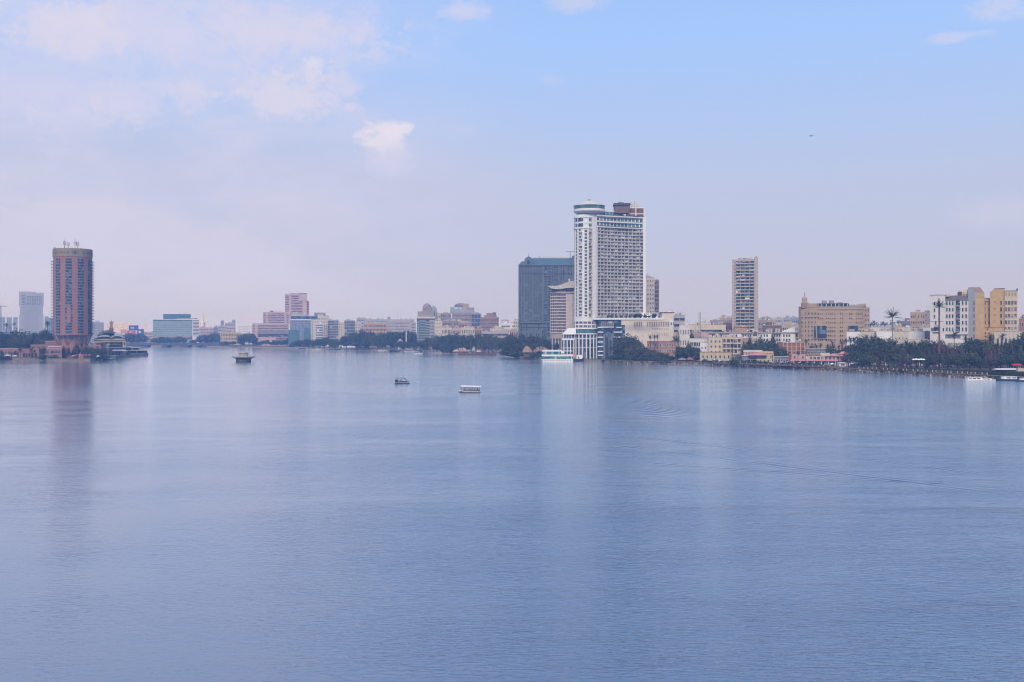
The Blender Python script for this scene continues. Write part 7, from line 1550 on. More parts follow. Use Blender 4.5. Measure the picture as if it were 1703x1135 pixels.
for px, pt, Y, w, k in [(838, 566, 1040, 18, 'round'), (846, 561.5, 1035, 24, 'round'), (855, 557.5, 1030, 28, 'round'), (866, 558.5, 1040, 24, 'round'), (876, 560, 1045, 20, 'olive'), (886, 559.5, 1050, 20, 'round'), (894, 562, 1040, 18, 'round'), (903, 562.5, 1040, 16, 'round'), (840, 575, 1010, 20, 'round'), (850, 574, 1000, 26, 'round'), (862, 573, 995, 26, 'round'), (875, 570, 1000, 20, 'round'), (890, 571, 1005, 16, 'olive'), (912, 566, 1030, 14, 'round'), (918, 571, 1000, 14, 'round'), (845, 583, 992, 24, 'shrub'), (858, 584, 985, 26, 'shrub'), (872, 587, 965, 18, 'shrub'), (897, 584, 948, 8, 'round'), (886, 588, 945, 20, 'shrub'), (905, 588, 940, 14, 'shrub'), (924, 571, 975, 9, 'round')]: tree(k, px, pt, Y, w, LAND, 'big')
for px, pt, w in [(887, 578, 5), (891, 579, 5), (897, 577, 5), (902, 577.5, 5)]: palm(px, pt, 950, w, LAND, tr=.18, row='big2')
ROWS['big2'] = ('small thin palm', 'standing before the sandy tent-roofed pavilion')
# --- right of the white tower
for px, pt, Y, w, k in [(1030, 567, 852, 20, 'round'), (1040, 559.5, 850, 34, 'round'), (1051, 562, 848, 30, 'round'), (1036, 574, 840, 28, 'round'), (1050, 577, 832, 30, 'olive'), (1062, 575, 838, 26, 'olive'), (1064, 567.5, 850, 16, 'olive'), (1072, 579, 830, 22, 'olive'), (1084, 584, 818, 20, 'olive'), (1094, 586, 815, 18, 'olive'), (1104, 588, 812, 16, 'olive'), (1030, 589, 838, 26, 'shrub'), (1048, 590, 826, 26, 'shrub'), (1066, 592, 816, 26, 'shrub'), (1082, 594, 806, 24, 'shrub'), (1098, 595, 800, 22, 'shrub'), (1021, 592, 850, 14, 'shrub')]: tree(k, px, pt, Y, w, LAND, 'hy')
palm(1081.5, 557.5, 828, 9, label='left palm of three tall palms before the low red-banded building', tr=.24); palm(1088.5, 557, 826, 9, label='middle palm of three tall palms before the low red-banded building', tr=.24); palm(1092.6, 557.5, 822, 8, label='right palm of three tall palms before the low red-banded building', tr=.24)
palm(1122, 560, 800, 15, label='broad palm at the right end of the low red-banded building', tr=.3); palm(1127, 563, 796, 10, label='smaller palm right beside the broad one by the red-banded building', tr=.26)
for px, pt, Y, w, k in [(1113, 583, 795, 20, 'round'), (1122, 578, 792, 24, 'round'), (1131, 577.5, 790, 24, 'round'), (1140, 579.5, 786, 20, 'round'), (1149, 578, 784, 24, 'round'), (1158, 579.5, 778, 20, 'round'), (1163, 587, 768, 12, 'olive'), (1118, 592, 786, 26, 'round'), (1158, 594, 764, 14, 'round'), (1106, 596, 795, 18, 'shrub'), (1172, 597.5, 742, 8, 'shrub')]: tree(k, px, pt, Y, w, LAND, 'tent')
for px, pt, Y, w, k in [(1151, 554, 806, 10, 'pine'), (1143, 570, 800, 9, 'olive'), (1248, 562, 745, 10, 'pine'), (1263, 562, 748, 11, 'olive'), (1286, 557.5, 755, 9, 'olive'), (1238, 573, 730, 9, 'olive'), (1221, 596.5, 680, 14, 'shrub'), (1235, 576, 725, 8, 'thin'), (1228, 590, 690, 12, 'thin')]: tree(k, px, pt, Y, w, LAND, 'strip')
for px, pt, Y, w, k in [(1247, 572.5, 722, 20, 'round'), (1258, 571.5, 722, 22, 'round'), (1268, 570, 720, 20, 'round'), (1276, 567, 720, 22, 'round'), (1288, 567.5, 718, 18, 'round'), (1297, 571, 712, 18, 'round'), (1303, 579, 706, 18, 'round'), (1296, 582, 700, 20, 'round'), (1280, 577, 705, 24, 'round'), (1264, 579, 708, 22, 'round'), (1240, 575, 715, 12, 'round')]: tree(k, px, pt, Y, w, LAND, 'clu')
palm(1219, 572, 690, 9, label='tall palm before the yellow block, left of the boat club', tr=.2); palm(1236.5, 573, 735, 6, label='small palm right of the yellow four-storey block', tr=.18); palm(1327, 584, 640, 10, label='palm standing on the quay before the red-roofed range', tr=.22); palm(1341, 565, 690, 9, label='tall palm between the orange gridded building and the domed hotel', tr=.2); palm(1340, 585, 645, 5, label='thin young palm beside the palm on the quay', tr=.14)
for px, pt, Y, w in [(1365, 571, 700, 10), (1358, 573, 702, 9), (1385, 567.5, 700, 11), (1400, 566.5, 690, 12), (1407, 563.5, 690, 11), (1415, 560.5, 688, 13), (1421, 561, 686, 13), (1431, 563, 685, 11), (1441, 558, 684, 14), (1450, 559, 682, 14), (1377, 573, 700, 9), (1395, 574, 686, 10)]: palm(px, pt, Y, w, row='hp', tr=.24)
for px, pt, Y, w, k in [(1352, 574, 712, 14, 'round'), (1368, 577, 706, 16, 'round'), (1384, 578, 700, 14, 'round'), (1398, 579, 690, 16, 'round'), (1412, 575, 690, 18, 'round'), (1424, 573, 688, 20, 'round'), (1436, 565, 686, 20, 'round'), (1448, 562, 684, 20, 'round'), (1459, 564, 680, 18, 'round'), (1468, 567, 670, 20, 'round'), (1480, 569, 665, 20, 'round'), (1492, 567, 665, 20, 'round'), (1503, 570, 660, 20, 'round'), (1516, 566, 665, 18, 'round'), (1528, 571, 655, 22, 'round'), (1541, 565, 660, 20, 'round'), (1552, 569, 655, 20, 'round'), (1562, 568, 650, 24, 'dry'), (1578, 571, 645, 28, 'dry'), (1591, 573, 645, 26, 'dry'), (1606, 567, 655, 26, 'round'), (1617, 564.5, 655, 26, 'round'), (1629, 565.5, 655, 26, 'round'), (1640, 571, 650, 24, 'olive'), (1652, 579, 640, 30, 'dry'), (1664, 574, 650, 26, 'olive'), (1676, 568, 650, 24, 'round'), (1688, 564, 650, 24, 'round'), (1699, 562, 645, 26, 'round'), (1712, 562, 645, 26, 'round'),
                        (1412, 588, 640, 30, 'dry'), (1428, 586, 635, 28, 'round'), (1443, 590, 632, 26, 'round'), (1461, 588, 630, 26, 'olive'), (1476, 584, 632, 26, 'round'), (1492, 588, 628, 26, 'olive'), (1509, 590, 622, 24, 'dry'), (1524, 587, 625, 28, 'round'), (1541, 590, 618, 26, 'round'), (1558, 590, 614, 28, 'dry'), (1576, 586, 612, 36, 'round'), (1594, 588, 608, 32, 'round'), (1612, 588, 606, 32, 'olive'), (1630, 590, 600, 32, 'round'), (1648, 594, 598, 30, 'dry'), (1666, 590, 600, 32, 'round'), (1684, 588, 600, 32, 'round'), (1702, 586, 600, 30, 'round')]: tree(k, px, pt, Y, w, LAND, 'gard')
for px, pt, Y, w, k in [(1459, 576, 628, 20, 'c'), (1471, 580, 622, 16, 'c'), (1487, 567, 640, 20, 'c'), (1508, 567.5, 640, 20, 'c'), (1515, 571, 636, 18, 'c'), (1500, 572, 630, 16, 'c'), (1531, 568.5, 640, 18, 'c'), (1546, 571, 636, 16, 'c'), (1553, 567, 650, 14, 'b'), (1538, 574, 628, 16, 'c'), (1446, 571, 640, 16, 'c'), (1478, 574, 636, 18, 'c'), (1525, 576, 625, 16, 'c')]: palm(px, pt, Y, w, row='gp', kind=k, tr=.42)
palm(1486.3, 512, 655, 28, kind='s', tr=.3, label='tall lone palm with spiky upright fronds against the hazy hills', m='grey_bark'  if 'grey_bark' in M else 'palm_bark')
palm(1562, 498, 622, 23, kind='s', tr=.55, label='tallest palm with a thick reddish trunk before the white hotel', m='red_bark' if 'red_bark' in M else 'palm_bark')
palm(1587, 552.5, 664, 15, tr=.22, label='slender palm in front of the white hotel terrace'); palm(1605, 558, 664, 14, kind='b', tr=.4, label='stubby upright palm near the foot of the yellow wing')
palm(1647, 556.5, 655, 17, tr=.5, label='thick leafy palm before the yellow hotel'); palm(1657, 572, 650, 14, tr=.35, label='lower palm just right of the thick leafy one'); palm(1667, 554.5, 648, 15, tr=.28, label='palm against the long pale pavilion at the right'); palm(1684, 566, 640, 12, tr=.28, label='short palm nearest the right edge')
for px in list(range(1008, 1112, 6)) + list(range(838, 900, 6)):
    sp = 602.5 + (px - 1000) * .04 if px > 1000 else 590.5 + (px - 838) * .13; tree('shrub', px + px % 3, sp - 6 - px % 4, shoreY(sp) + 2.5, 9 + px % 5, LAND - .8, 'wl')
for px in range(1418, 1706, 9):
    tree('shrub', px + (px % 4), 607.5 + (px - 1420) * .030 + (px % 3) * 1.1, shoreY(618.6 + (px - 1420) * .0555) - 2, 14, LAND, 'gs')
for px, w, pt in [(1012, 5, 524.5), (1018, 5, 523.8), (1025, 4, 525), (1033, 5, 524.6), (1041, 4, 524.8), (1048, 5, 524.4), (1056, 8, 523), (1064, 7, 522.6), (1073, 6, 524.5), (1088, 7, 521.5), (1080, 5, 525.4), (1096, 4, 526)]: tree('shrub', px, pt, 872, w, wz(528.5, 872), 'ter')
for px, pt, Y, w in [(1455, 536, 1500, 12), (1470, 537, 1600, 14), (1484, 536.5, 1600, 12), (1462, 541, 1400, 12), (1497, 535, 1500, 10), (1444, 538, 1600, 10)]: tree('round', px, pt, Y, w, LAND, 'far')
def NUMBER_ROWS():
    from collections import defaultdict
    _by = defaultdict(list)
    for t, row, px in TR:
        if row: _by[row].append((px, t))
    for row, lst in _by.items():
        lst.sort(key=lambda a: a[0]); what, where = ROWS[row]
        for i, (px, t) in enumerate(lst):
            t['group'] = what + 's ' + where if not what.endswith('shrub') else 'shrubs ' + where
            t['label'] = '%s %s from the left %s' % (ORD[i], what, where)
# lawn and beds behind the right quay
def tuft_bed():
    rd = random.Random(8); V, Fc = [], []
    for _ in range(9000):
        px = rd.uniform(1416, 1715); sh_ = 617.5 + (px - 1400) * .052; Ys = shoreY(sh_); Y = Ys + rd.uniform(2.5, 26); x = wx(px, Ys) * (Y / Ys); s = rd.uniform(.25, .7); a = rd.uniform(0, 3.14); i = len(V)
        V += [(x - math.cos(a) * s * .5, Y - math.sin(a) * s * .5, LAND), (x + math.cos(a) * s * .5, Y + math.sin(a) * s * .5, LAND), (x + rd.uniform(-.2, .2), Y, LAND + s * 1.6)]; Fc.append((i, i + 1, i + 2))
    me = bpy.data.meshes.new('grass'); me.from_pydata(V, [], Fc); me.materials.append(M['grass']); o = bpy.data.objects.new('grass', me); col.objects.link(o); o['kind'] = 'stuff'
tuft_bed()

# ================================================================ bridge
def bridge():
    Y = 1722; r = thing('low_river_bridge', 'long low dark bridge crossing the river in the haze', 'bridge', (wx(285, Y), Y, 0)); Xp = lambda px: wx(px, Y) - r.location.x; Z = lambda py: wz(py, Y)
    b = MB(); b.box(Xp(150), Xp(374), 0, 18, Z(574.4), Z(571.6), M['dark_grey']); b.build('deck', r)
    b = MB(); b.box(Xp(150), Xp(374), -.3, 0, Z(571.6) - .6, Z(570.5), M['dark_grey'])
    for k in range(60): x = Xp(151 + k * 3.73); b.box(x, x + .35, -.45, -.3, Z(571.6) - .5, Z(570.2), M['slate'])
    b.build('parapet', r)
    for px, w in ((170, 4), (208, 4), (239, 6), (274, 5.5), (306, 9), (341, 6), (372, 4)):
        c = MB(); c.prism([(Xp(px - w), 1), (Xp(px + w), 1), (Xp(px + w), 17), (Xp(px - w), 17)], Z(576.2), Z(574.4), M['dark_grey']); c.prism([(Xp(px - w * .7), -2), (Xp(px + w * .7), -2), (Xp(px + w * .7), 20), (Xp(px - w * .7), 20)], -1, Z(576.2), M['dark_grey']); c.build('pier', r)
    lamp = MB(); lamp.tube((0, 0, 0), (0, 0, 8), .18, .1, M['steel'], 4); lm = lamp.mesh('pole'); hd = MB(); hd.box(-1.1, 1.1, -.3, .3, 7.9, 8.2, M['offwhite']); hm_ = hd.mesh('lamp_head')
    for k in range(14):
        px = 200 + k * 12.4; t = thing('street_lamp', '%s street lamp from the left along the low bridge' % ORD[k], 'street lamp', (wx(px, Y), Y + .8, Z(571.6)), 0, 'street lamps along the low bridge'); put('pole', lm, t); put('lamp_head', hm_, t)
    # cars on the bridge
    rd = random.Random(6); cols_ = ['white', 'offwhite', 'dark_grey', 'steel', 'red', 'hull_blue', 'white', 'grey']
    for k in range(16):
        px = 205 + k * 10.3 + rd.uniform(-2, 2); m = M[cols_[rd.randrange(8)]]; t = thing('car', '%s car from the left crossing the low bridge' % ORD[k], 'car', (wx(px, Y), Y + 3.5 + (k % 2) * 4, Z(571.6)), 0, 'cars crossing the low bridge')
        c = MB(); c.box(-2.1, 2.1, -.85, .85, .35, .95, m); c.prism([(-1.3, -.8), (1.2, -.8), (1.2, .8), (-1.3, .8)], .95, 1.5, m, [(-.9, -.7), (.8, -.7), (.8, .7), (-.9, .7)]); c.build('body', t)
        c = MB(); c.box(-.85, .75, -.82, -.74, 1.0, 1.4, GL); c.build('window', t)
        for sx in (-1.3, 1.3):
            c = MB(); c.tube((sx, -.9, .33), (sx, -.7, .33), .33, .33, M['ink'], 8); c.build('wheel', t)
bridge()
# ================================================================ river fountain
def fountain():
    Y = shoreY(602.3); Y += 4.5; r = thing('river_fountain', 'stone fountain platform shaped like a flared bowl standing in the river', 'fountain', (wx(405, Y), Y, 0)); Z = lambda py: wz(py, Y)
    S = M['fountain_stone']; k = Y / F
    b = MB(); b.lathe([(12.2 * k, -1), (12.4 * k, Z(598)), (12.8 * k, Z(597)), (15.4 * k, Z(595.6)), (19.0 * k, Z(594.6))], M['fount_dark'], 28); b.build('base', r)
    b = MB(); b.lathe([(19.0 * k, Z(594.6)), (19.6 * k, Z(594.2)), (19.4 * k, Z(593.7)), (8, Z(592.6))], S, 28); b.build('basin', r)
    b = MB(); b.lathe([(7.4 * k, Z(593)), (7.0 * k, Z(588.6)), (8.6 * k, Z(587.6)), (8.6 * k, Z(587.2)), (6.2 * k, Z(587)), (5.6 * k, Z(585.4)), (5.4 * k, Z(585.2))], S, 10); b.build('tower', r)
    for j in range(10):
        a = R(j * 36); c = MB(); c.box(-.35, .35, -.3, .4, Z(593), Z(588), S); c.build('buttress', r, (7.1 * k * math.cos(a), 7.1 * k * math.sin(a), 0), a + R(90))
    for j in range(20):
        a = R(j * 18); c = MB(); c.lathe([(.2, 0), (.2, .5), (.1, .7)], M['fount_dark'], 6); c.build('nozzle', r, (18 * k * math.cos(a), 18 * k * math.sin(a), Z(593.6)))
    c = MB(); c.lathe([(.5, Z(585.2)), (.4, Z(584.4)), (.1, Z(583.2))], S, 8); c.build('spout', r, (-1.4, 0, 0))
    for s in (-1, 1): c = MB(); c.tube((s * 7.8 * k, 0, Z(587.6)), (s * 9.4 * k, 0, Z(586.2)), .22, .1, S, 5); c.build('corner_horn', r)
    b = MB(); b.lathe([(12.6 * k, -1), (12.6 * k, .5)], M['ink'], 28); b.build('waterline_stain', r)
fountain()
# ================================================================ boats
def hull(b, L_, Bm, z0, z1, m, bow=.35, flare=1.15, stern=.85, trim=None):
    """boat hull along +x (bow at +x), sheer rising to the bow"""
    n = 9; rings = []
    for k in range(n + 1):
        t = k / n; x = -L_ / 2 + L_ * t; w = Bm / 2 * (stern + (1 - stern) * min(1, t * 3)) if t < 1 - bow else Bm / 2 * math.sqrt(max(0.0, 1 - ((t - (1 - bow)) / bow) ** 2.2)); w = max(w, .03); sh = (z1 - z0) * .35 * max(0, t - .5) ** 2 * 4
        rings.append([(x, -w * flare, z1 + sh), (x * .97, -w * .8, z0), (x * .97, w * .8, z0), (x, w * flare, z1 + sh)])
    for a, c in zip(rings, rings[1:]):
        for j in range(3): b.face([a[j], c[j], c[j + 1], a[j + 1]][::-1], m)
        b.face([a[3], c[3], c[0], a[0]][::-1], m)
    b.face(rings[0], m)
def person(label, loc, rz, top, bottom, sit=True, group=None):
    """one continuous skinned body; hair, shirt and trousers are colour zones and a hair cap"""
    t = thing('person', label, 'person', loc, rz, group)
    J = {'pel': (0, 0, .45 if sit else .92)}
    z = J['pel'][2]; V = [(0, 0, z), (0, .01, z + .28), (0, 0, z + .5), (0, -.01, z + .6), (0, -.03, z + .76)]; E = [(0, 1), (1, 2), (2, 3), (3, 4)]; Rr = [(.16, .12), (.15, .11), (.17, .11), (.055, .055), (.10, .11)]
    for s in (-1, 1):
        i = len(V)
        V += [(s * .19, 0, z + .47), (s * .25, -.04, z + .2), (s * .16, -.24, z + .12), (s * .13, -.32, z + .12)]; E += [(2, i), (i, i + 1), (i + 1, i + 2), (i + 2, i + 3)]; Rr += [(.06, .06), (.045, .045), (.035, .035), (.035, .02)]
        i = len(V)
        if sit: V += [(s * .1, -.05, z - .02), (s * .12, -.45, z), (s * .12, -.47, .08), (s * .12, -.62, .04)]
        else: V += [(s * .1, 0, z - .08), (s * .11, -.02, z * .52), (s * .12, .02, .08), (s * .12, -.14, .04)]
        E += [(0, i), (i, i + 1), (i + 1, i + 2), (i + 2, i + 3)]; Rr += [(.10, .10), (.075, .075), (.045, .045), (.04, .03)]
    me = bpy.data.meshes.new('body'); me.from_pydata(V, E, []); me.materials.append(M[top])
    o = put('body', me, t); sk = o.modifiers.new('skin', 'SKIN'); 
    for v, r in zip(me.skin_vertices[0].data, Rr): v.radius = r
    me.skin_vertices[0].data[0].use_root = True; o.modifiers.new('sub', 'SUBSURF').levels = 1; o.modifiers['sub'].render_levels = 1
    b = MB(); b.lathe([(.105, z + .76), (.12, z + .82), (.08, z + .9), (.02, z + .92)], M['ink'], 10, (0, .0)); b.build('hair', t)
    b = MB(); b.lathe([(.075, z + .66), (.098, z + .72), (.103, z + .78)], M['skin'], 10, (0, -.035)); b.build('face', t)
    return t
def ferry(label, px, pyw, Lpx, rz, people, dark=False, flip=-1):
    Y = shoreY(pyw); Lm = Lpx / F * Y * 1.0; X = wx(px, Y); r = thing('passenger_boat', label, 'boat', (X, Y, 0), R(rz) + (math.pi if flip < 0 else 0)); Bm = 2.6; q = Lm / 9.3
    b = MB(); hull(b, Lm, Bm, -.3, .62, M['hull_white']); hull(b, Lm * 1.004, Bm * 1.03, -.32, .2, M['hull_dark'], flare=1.0); b.build('hull', r)
    b = MB(); b.box(-Lm * .47, Lm * .30, -Bm * .56, -Bm * .5, .62, .95, M['ink']); b.box(-Lm * .47, Lm * .30, Bm * .5, Bm * .56, .62, .95, M['wood'] if not dark else M['ink']); b.box(-Lm * .48, Lm * .42, -Bm * .5, Bm * .5, .5, .56, M['wood']); b.build('gunwale', r)
    b = MB(); b.box(-Lm * .47, Lm * .47, -Bm * .59, -Bm * .57, .2, .36, M['teal'] if not dark else M['hull_blue']); b.build('hull_stripe', r)
    if not dark:
        b = MB(); n = 10
        for k in range(n):
            x0, x1 = -Lm * .5 + Lm * .9 * k / n, -Lm * .5 + Lm * .9 * (k + 1) / n; s0, s1 = .35 * math.sin(math.pi * k / n) * 0 + .22 * (k / n), .22 * ((k + 1) / n)
            b.face([(x0, -Bm * .62, 2.35 + s0), (x1, -Bm * .62, 2.35 + s1), (x1, 0, 2.72 + s1), (x0, 0, 2.72 + s0)], M['canvas']); b.face([(x0, 0, 2.72 + s0), (x1, 0, 2.72 + s1), (x1, Bm * .62, 2.35 + s1), (x0, Bm * .62, 2.35 + s0)], M['canvas'])
            for sy in (-1, 1):
                b.face([(x0, sy * Bm * .62, 2.35 + s0), (x1, sy * Bm * .62, 2.35 + s1), (x1, sy * Bm * .62, 2.15 + s1), ((x0 + x1) / 2, sy * Bm * .62, 2.3 + s0), (x0, sy * Bm * .62, 2.15 + s0)], M['canvas'])
        b.build('canopy', r)
        for k in range(6):
            for sy in (-1, 1):
                c = MB(); x = -Lm * .45 + Lm * .82 * k / 5; c.tube((x, sy * Bm * .52, .6), (x, sy * Bm * .56, 2.3 + .2 * k / 5), .085, .085, M['wood'], 5); c.build('canopy_post', r)
                if k < 5 and k % 1 == 0:
                    c = MB(); xm = x + Lm * .41 / 5; c.tube((x, sy * Bm * .56, 2.0), (xm, sy * Bm * .57, 2.32), .09, .09, M['wood'], 4); c.tube((xm, sy * Bm * .57, 2.32), (x + Lm * .82 / 5, sy * Bm * .56, 2.0), .05, .05, M['wood'], 4); c.build('bracket', r)
        b = MB(); b.box(-Lm * .4, Lm * .3, -.9, -.55, .56, .95, M['offwhite']); b.box(-Lm * .4, Lm * .3, .55, .9, .56, .95, M['offwhite']); b.build('bench', r)
        c = MB(); c.box(Lm * .34, Lm * .36, -1.1, 1.1, .62, 2.2, M['offwhite']); c.build('wheelhouse_screen', r)
    else:
        n = 8; b = MB()
        for k in range(n):   # arched canopy frame and rolled awning over the stern half
            a0, a1 = math.pi * k / n, math.pi * (k + 1) / n; xc = Lm * .08; rx_ = Lm * .2
            for y in (-1.1, 1.1): b.tube((xc - rx_ * math.cos(a0), y, 1.3 + 1.6 * math.sin(a0)), (xc - rx_ * math.cos(a1), y, 1.3 + 1.6 * math.sin(a1)), .1, .1, M['ink'], 4)
        b.build('canopy_frame', r)
        b = MB(); b.box(Lm * .12, Lm * .44, -1.2, 1.2, 1.0, 1.15, M['ink']); b.box(-Lm * .46, -Lm * .3, -1.1, 1.1, .6, 2.0, M['cloth_dark']); b.box(-Lm * .1, Lm * .1, -.9, .9, .6, 1.3, M['cloth_dark']); b.build('cabin', r)
        for x, h in ((-Lm * .42, 3.0), (-Lm * .2, 2.4), (Lm * .46, 3.6), (Lm * .36, 3.2), (0, 3.0)):
            c = MB(); c.tube((x, -.9, .5), (x, -.9, h), .05, .04, M['steel'], 4); c.build('pole', r)
        b = MB(); b.box(-Lm * .46, -Lm * .2, -1.15, 1.15, 2.5, 2.62, M['dark_grey']); b.build('awning', r)
    rd = random.Random(int(px)); tops = ['cloth_dark', 'cloth_blue', 'cloth_dark', 'cloth_pale', 'cloth_red', 'cloth_dark']
    mw = Matrix.Translation(r.location) @ Matrix.Rotation(r.rotation_euler.z, 4, 'Z')
    for k, (f, sy, what) in enumerate(people):
        p = mw @ Vector((Lm * f, sy * .72, .56)); person(what, p, r.rotation_euler.z + (math.pi if sy < 0 else 0) * 0 + (0 if sy > 0 else math.pi), tops[k % 6], 'cloth_dark', True, None)
    return r
ferry('white canopied passenger boat, the nearer of the two boats under way', 781, 652.6, 37, 2.5, [(-.36, -1, 'passenger in dark clothes seated at the stern of the canopied boat'), (-.2, -1, 'passenger in blue seated second from the stern of the canopied boat'), (-.05, 1, 'passenger in black seated on the far bench of the canopied boat'), (.12, -1, 'passenger in a pale shirt seated amidships in the canopied boat'), (.24, 1, 'passenger in red seated nearest the bow of the canopied boat')])
ferry('dark open tour boat with thin poles, farther out than the canopied boat', 669, 638.4, 25, 1.5, [(-.35, -1, 'person in black sitting at the stern of the open tour boat'), (-.22, 1, 'person in blue sitting near the stern of the open tour boat'), (-.08, -1, 'person in dark clothes sitting mid-boat in the open tour boat')], dark=True, flip=1)
def launch(label, px, pyw, Lpx, c1='hull_white', cabin=True, rz=0, flip=1, masts=0, decks=1, name='motor_boat', Y=None, cat='boat', group=None, H=1.0):
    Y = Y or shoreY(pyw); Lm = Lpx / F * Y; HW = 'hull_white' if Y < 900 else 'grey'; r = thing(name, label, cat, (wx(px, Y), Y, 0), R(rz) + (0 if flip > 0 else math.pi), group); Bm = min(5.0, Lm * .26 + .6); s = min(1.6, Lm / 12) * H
    b = MB(); hull(b, Lm, Bm, -.4, 1.2 * s, M[c1]); b.build('hull', r)
    if cabin:
        for d in range(decks):
            b = MB(); x0, x1 = -Lm * (.42 - d * .06), Lm * (.2 - d * .1); z0 = (1.15 + d * 1.9) * s
            b.prism([(x0, -Bm * .42), (x1, -Bm * .42), (x1 + Lm * .06, 0), (x1, Bm * .42), (x0, Bm * .42)], z0, z0 + 1.7 * s, M[HW], [(x0 + .1, -Bm * .38), (x1 - Lm * .03, -Bm * .38), (x1 + Lm * .01, 0), (x1 - Lm * .03, Bm * .38), (x0 + .1, Bm * .38)]); b.build('cabin', r)
            for sy in (-1, 1):
                n = max(2, int(Lm * .5 / 2.0))
                for k in range(n): c = MB(); xa = x0 + .5 + (x1 - x0 - 1.2) * k / n; y = sy * Bm * .42; c.box(xa, xa + (x1 - x0 - 1.2) / n * .7, min(y, y + sy * .05), max(y, y + sy * .05), z0 + .6 * s, z0 + 1.25 * s, GL); c.build('window', r)
            c = MB(); c.box(x0 - .3, x1 + .1, -Bm * .46, Bm * .46, z0 + 1.7 * s, z0 + 1.82 * s, M['canvas']); c.build('cabin_roof', r)
    for k in range(masts):
        c = MB(); x = -Lm * .2 + k * 2.5; c.tube((x, 0, 1), (x, 0, (7 + k * 2) * s), .09, .04, M['steel'], 4); c.tube((x, 0, 2.4), (x - 3, 0, 2.6), .06, .05, M['steel'], 4); c.build('mast', r)
    c = MB(); 
    for k in range(6): x = Lm * (.18 + k * .05); c.tube((x, -Bm * .4 * (1 - k * .12), 1.3 * s), (x, -Bm * .4 * (1 - k * .12), 2.1 * s), .03, .03, M['steel'], 3)
    c.build('railing', r); return r
launch('white launch with a row of dark windows, nearest the camera at right', 1624, 635.4, 40, flip=1, Y=516, H=.82)
launch('small white launch tucked behind the right-hand one, bow to the right', 1643, 634.6, 26, flip=1, Y=524, H=.7)
launch('low blue-hulled boat with a white cabin at the right', 1674, 633.6, 36, c1='hull_blue', flip=-1, Y=528, H=.8)
launch('blue-hulled boat cut by the right edge', 1703, 634, 30, c1='hull_blue', flip=-1, Y=520, H=.8)
launch('small dark dinghy low at the stern of the right-hand white launch', 1602.5, 632.8, 6, c1='hull_blue', cabin=False, Y=524, H=.5)
def shade():
    Y = 545; r = thing('boat_canopy', 'long pale fabric canopy over the mooring at the right edge', 'canopy', (wx(1683, Y), Y, LAND)); Xp = lambda px: wx(px, Y) - r.location.x; Z = lambda py: wz(py, Y) - LAND
    b = MB(); b.prism([(Xp(1654), -4), (Xp(1725), -4), (Xp(1725), 3), (Xp(1654), 3)], Z(614.8), Z(613.2), M['canvas'], [(Xp(1660), -1), (Xp(1720), -1), (Xp(1720), 2), (Xp(1660), 2)]); b.build('canopy', r)
    for px in (1660, 1671, 1685, 1697): c = MB(); c.tube((Xp(px), -3, -1), (Xp(px), -3, Z(614.8)), .1, .1, M['steel'], 5); c.build('post', r)
    b = MB(); b.box(Xp(1656), Xp(1725), 0, 3, 0, Z(616), M['slate']); b.build('wall', r)
    r = thing('red_awning', 'bright red awning above the mooring canopy at the right', 'awning', (wx(1691.5, 560), 560, LAND)); b = MB(); w = 10 / F * 560 * .5 * 1.5; b.prism([(-w, -1), (w, -1), (w, 1.5), (-w, 1.5)], wz(608.2, 560) - LAND, wz(605.2, 560) - LAND, M['red'], [(-w, .8), (w, .8), (w, 1.5), (-w, 1.5)]); b.build('canopy', r)
    for s in (-1, 1): c = MB(); c.tube((s * w * .9, -.9, 0), (s * w * .9, -.9, wz(608.2, 560) - LAND), .08, .08, M['steel'], 4); c.build('post', r)
    r = thing('garden_canopy', 'scalloped white canopy among the garden trees', 'canopy', (wx(1527, 600), 600, LAND)); Z = lambda py: wz(py, 600) - LAND; b = MB()
    for k in range(5): x = -3.4 + k * 1.5; b.prism([(x, -1), (x + 1.4, -1), (x + 1.4, 1.4), (x, 1.4)], Z(599), Z(596.8) + (k % 2) * .15, M['canvas'], [(x + .4, 0), (x + 1, 0), (x + 1, .6), (x + .4, .6)])
    b.build('canopy', r); 
    for s in (-3, 0, 3.4): c = MB(); c.tube((s, 0, 0), (s, 0, Z(599)), .07, .07, M['steel'], 4); c.build('post', r)
    c = MB(); c.box(.6, 2.4, .2, 1, 0, 2.4, M['blue_paint']); c.build('booth', r)
    r = thing('mooring_tower', 'cream and red stepped ticket booth at the right-hand mooring', 'booth', (wx(1696, 538), 538, 0)); b = MB(); b.box(-1, 2.4, 0, 2, 0, 6.2, M['cream']); b.box(-4.2, -1.05, .2, 1.8, 2.0, 2.6, M['offwhite']); b.box(-4.0, -1.05, .2, 1.8, 2.6, 3.3, M['red']); b.box(-4.2, -1.05, .2, 1.8, 3.3, 3.8, M['offwhite']); b.box(-4.0, -1.05, .2, 1.8, 3.8, 4.5, M['terracotta']); b.build('wall', r)
    for k in range(4): c = MB(); c.tube((-.8 + k, -.1, 4), (-.8 + k, -.1, 7.6 - k * .5), .1, .07, M['pale_yellow'], 4); c.build('flagpole', r)
shade()
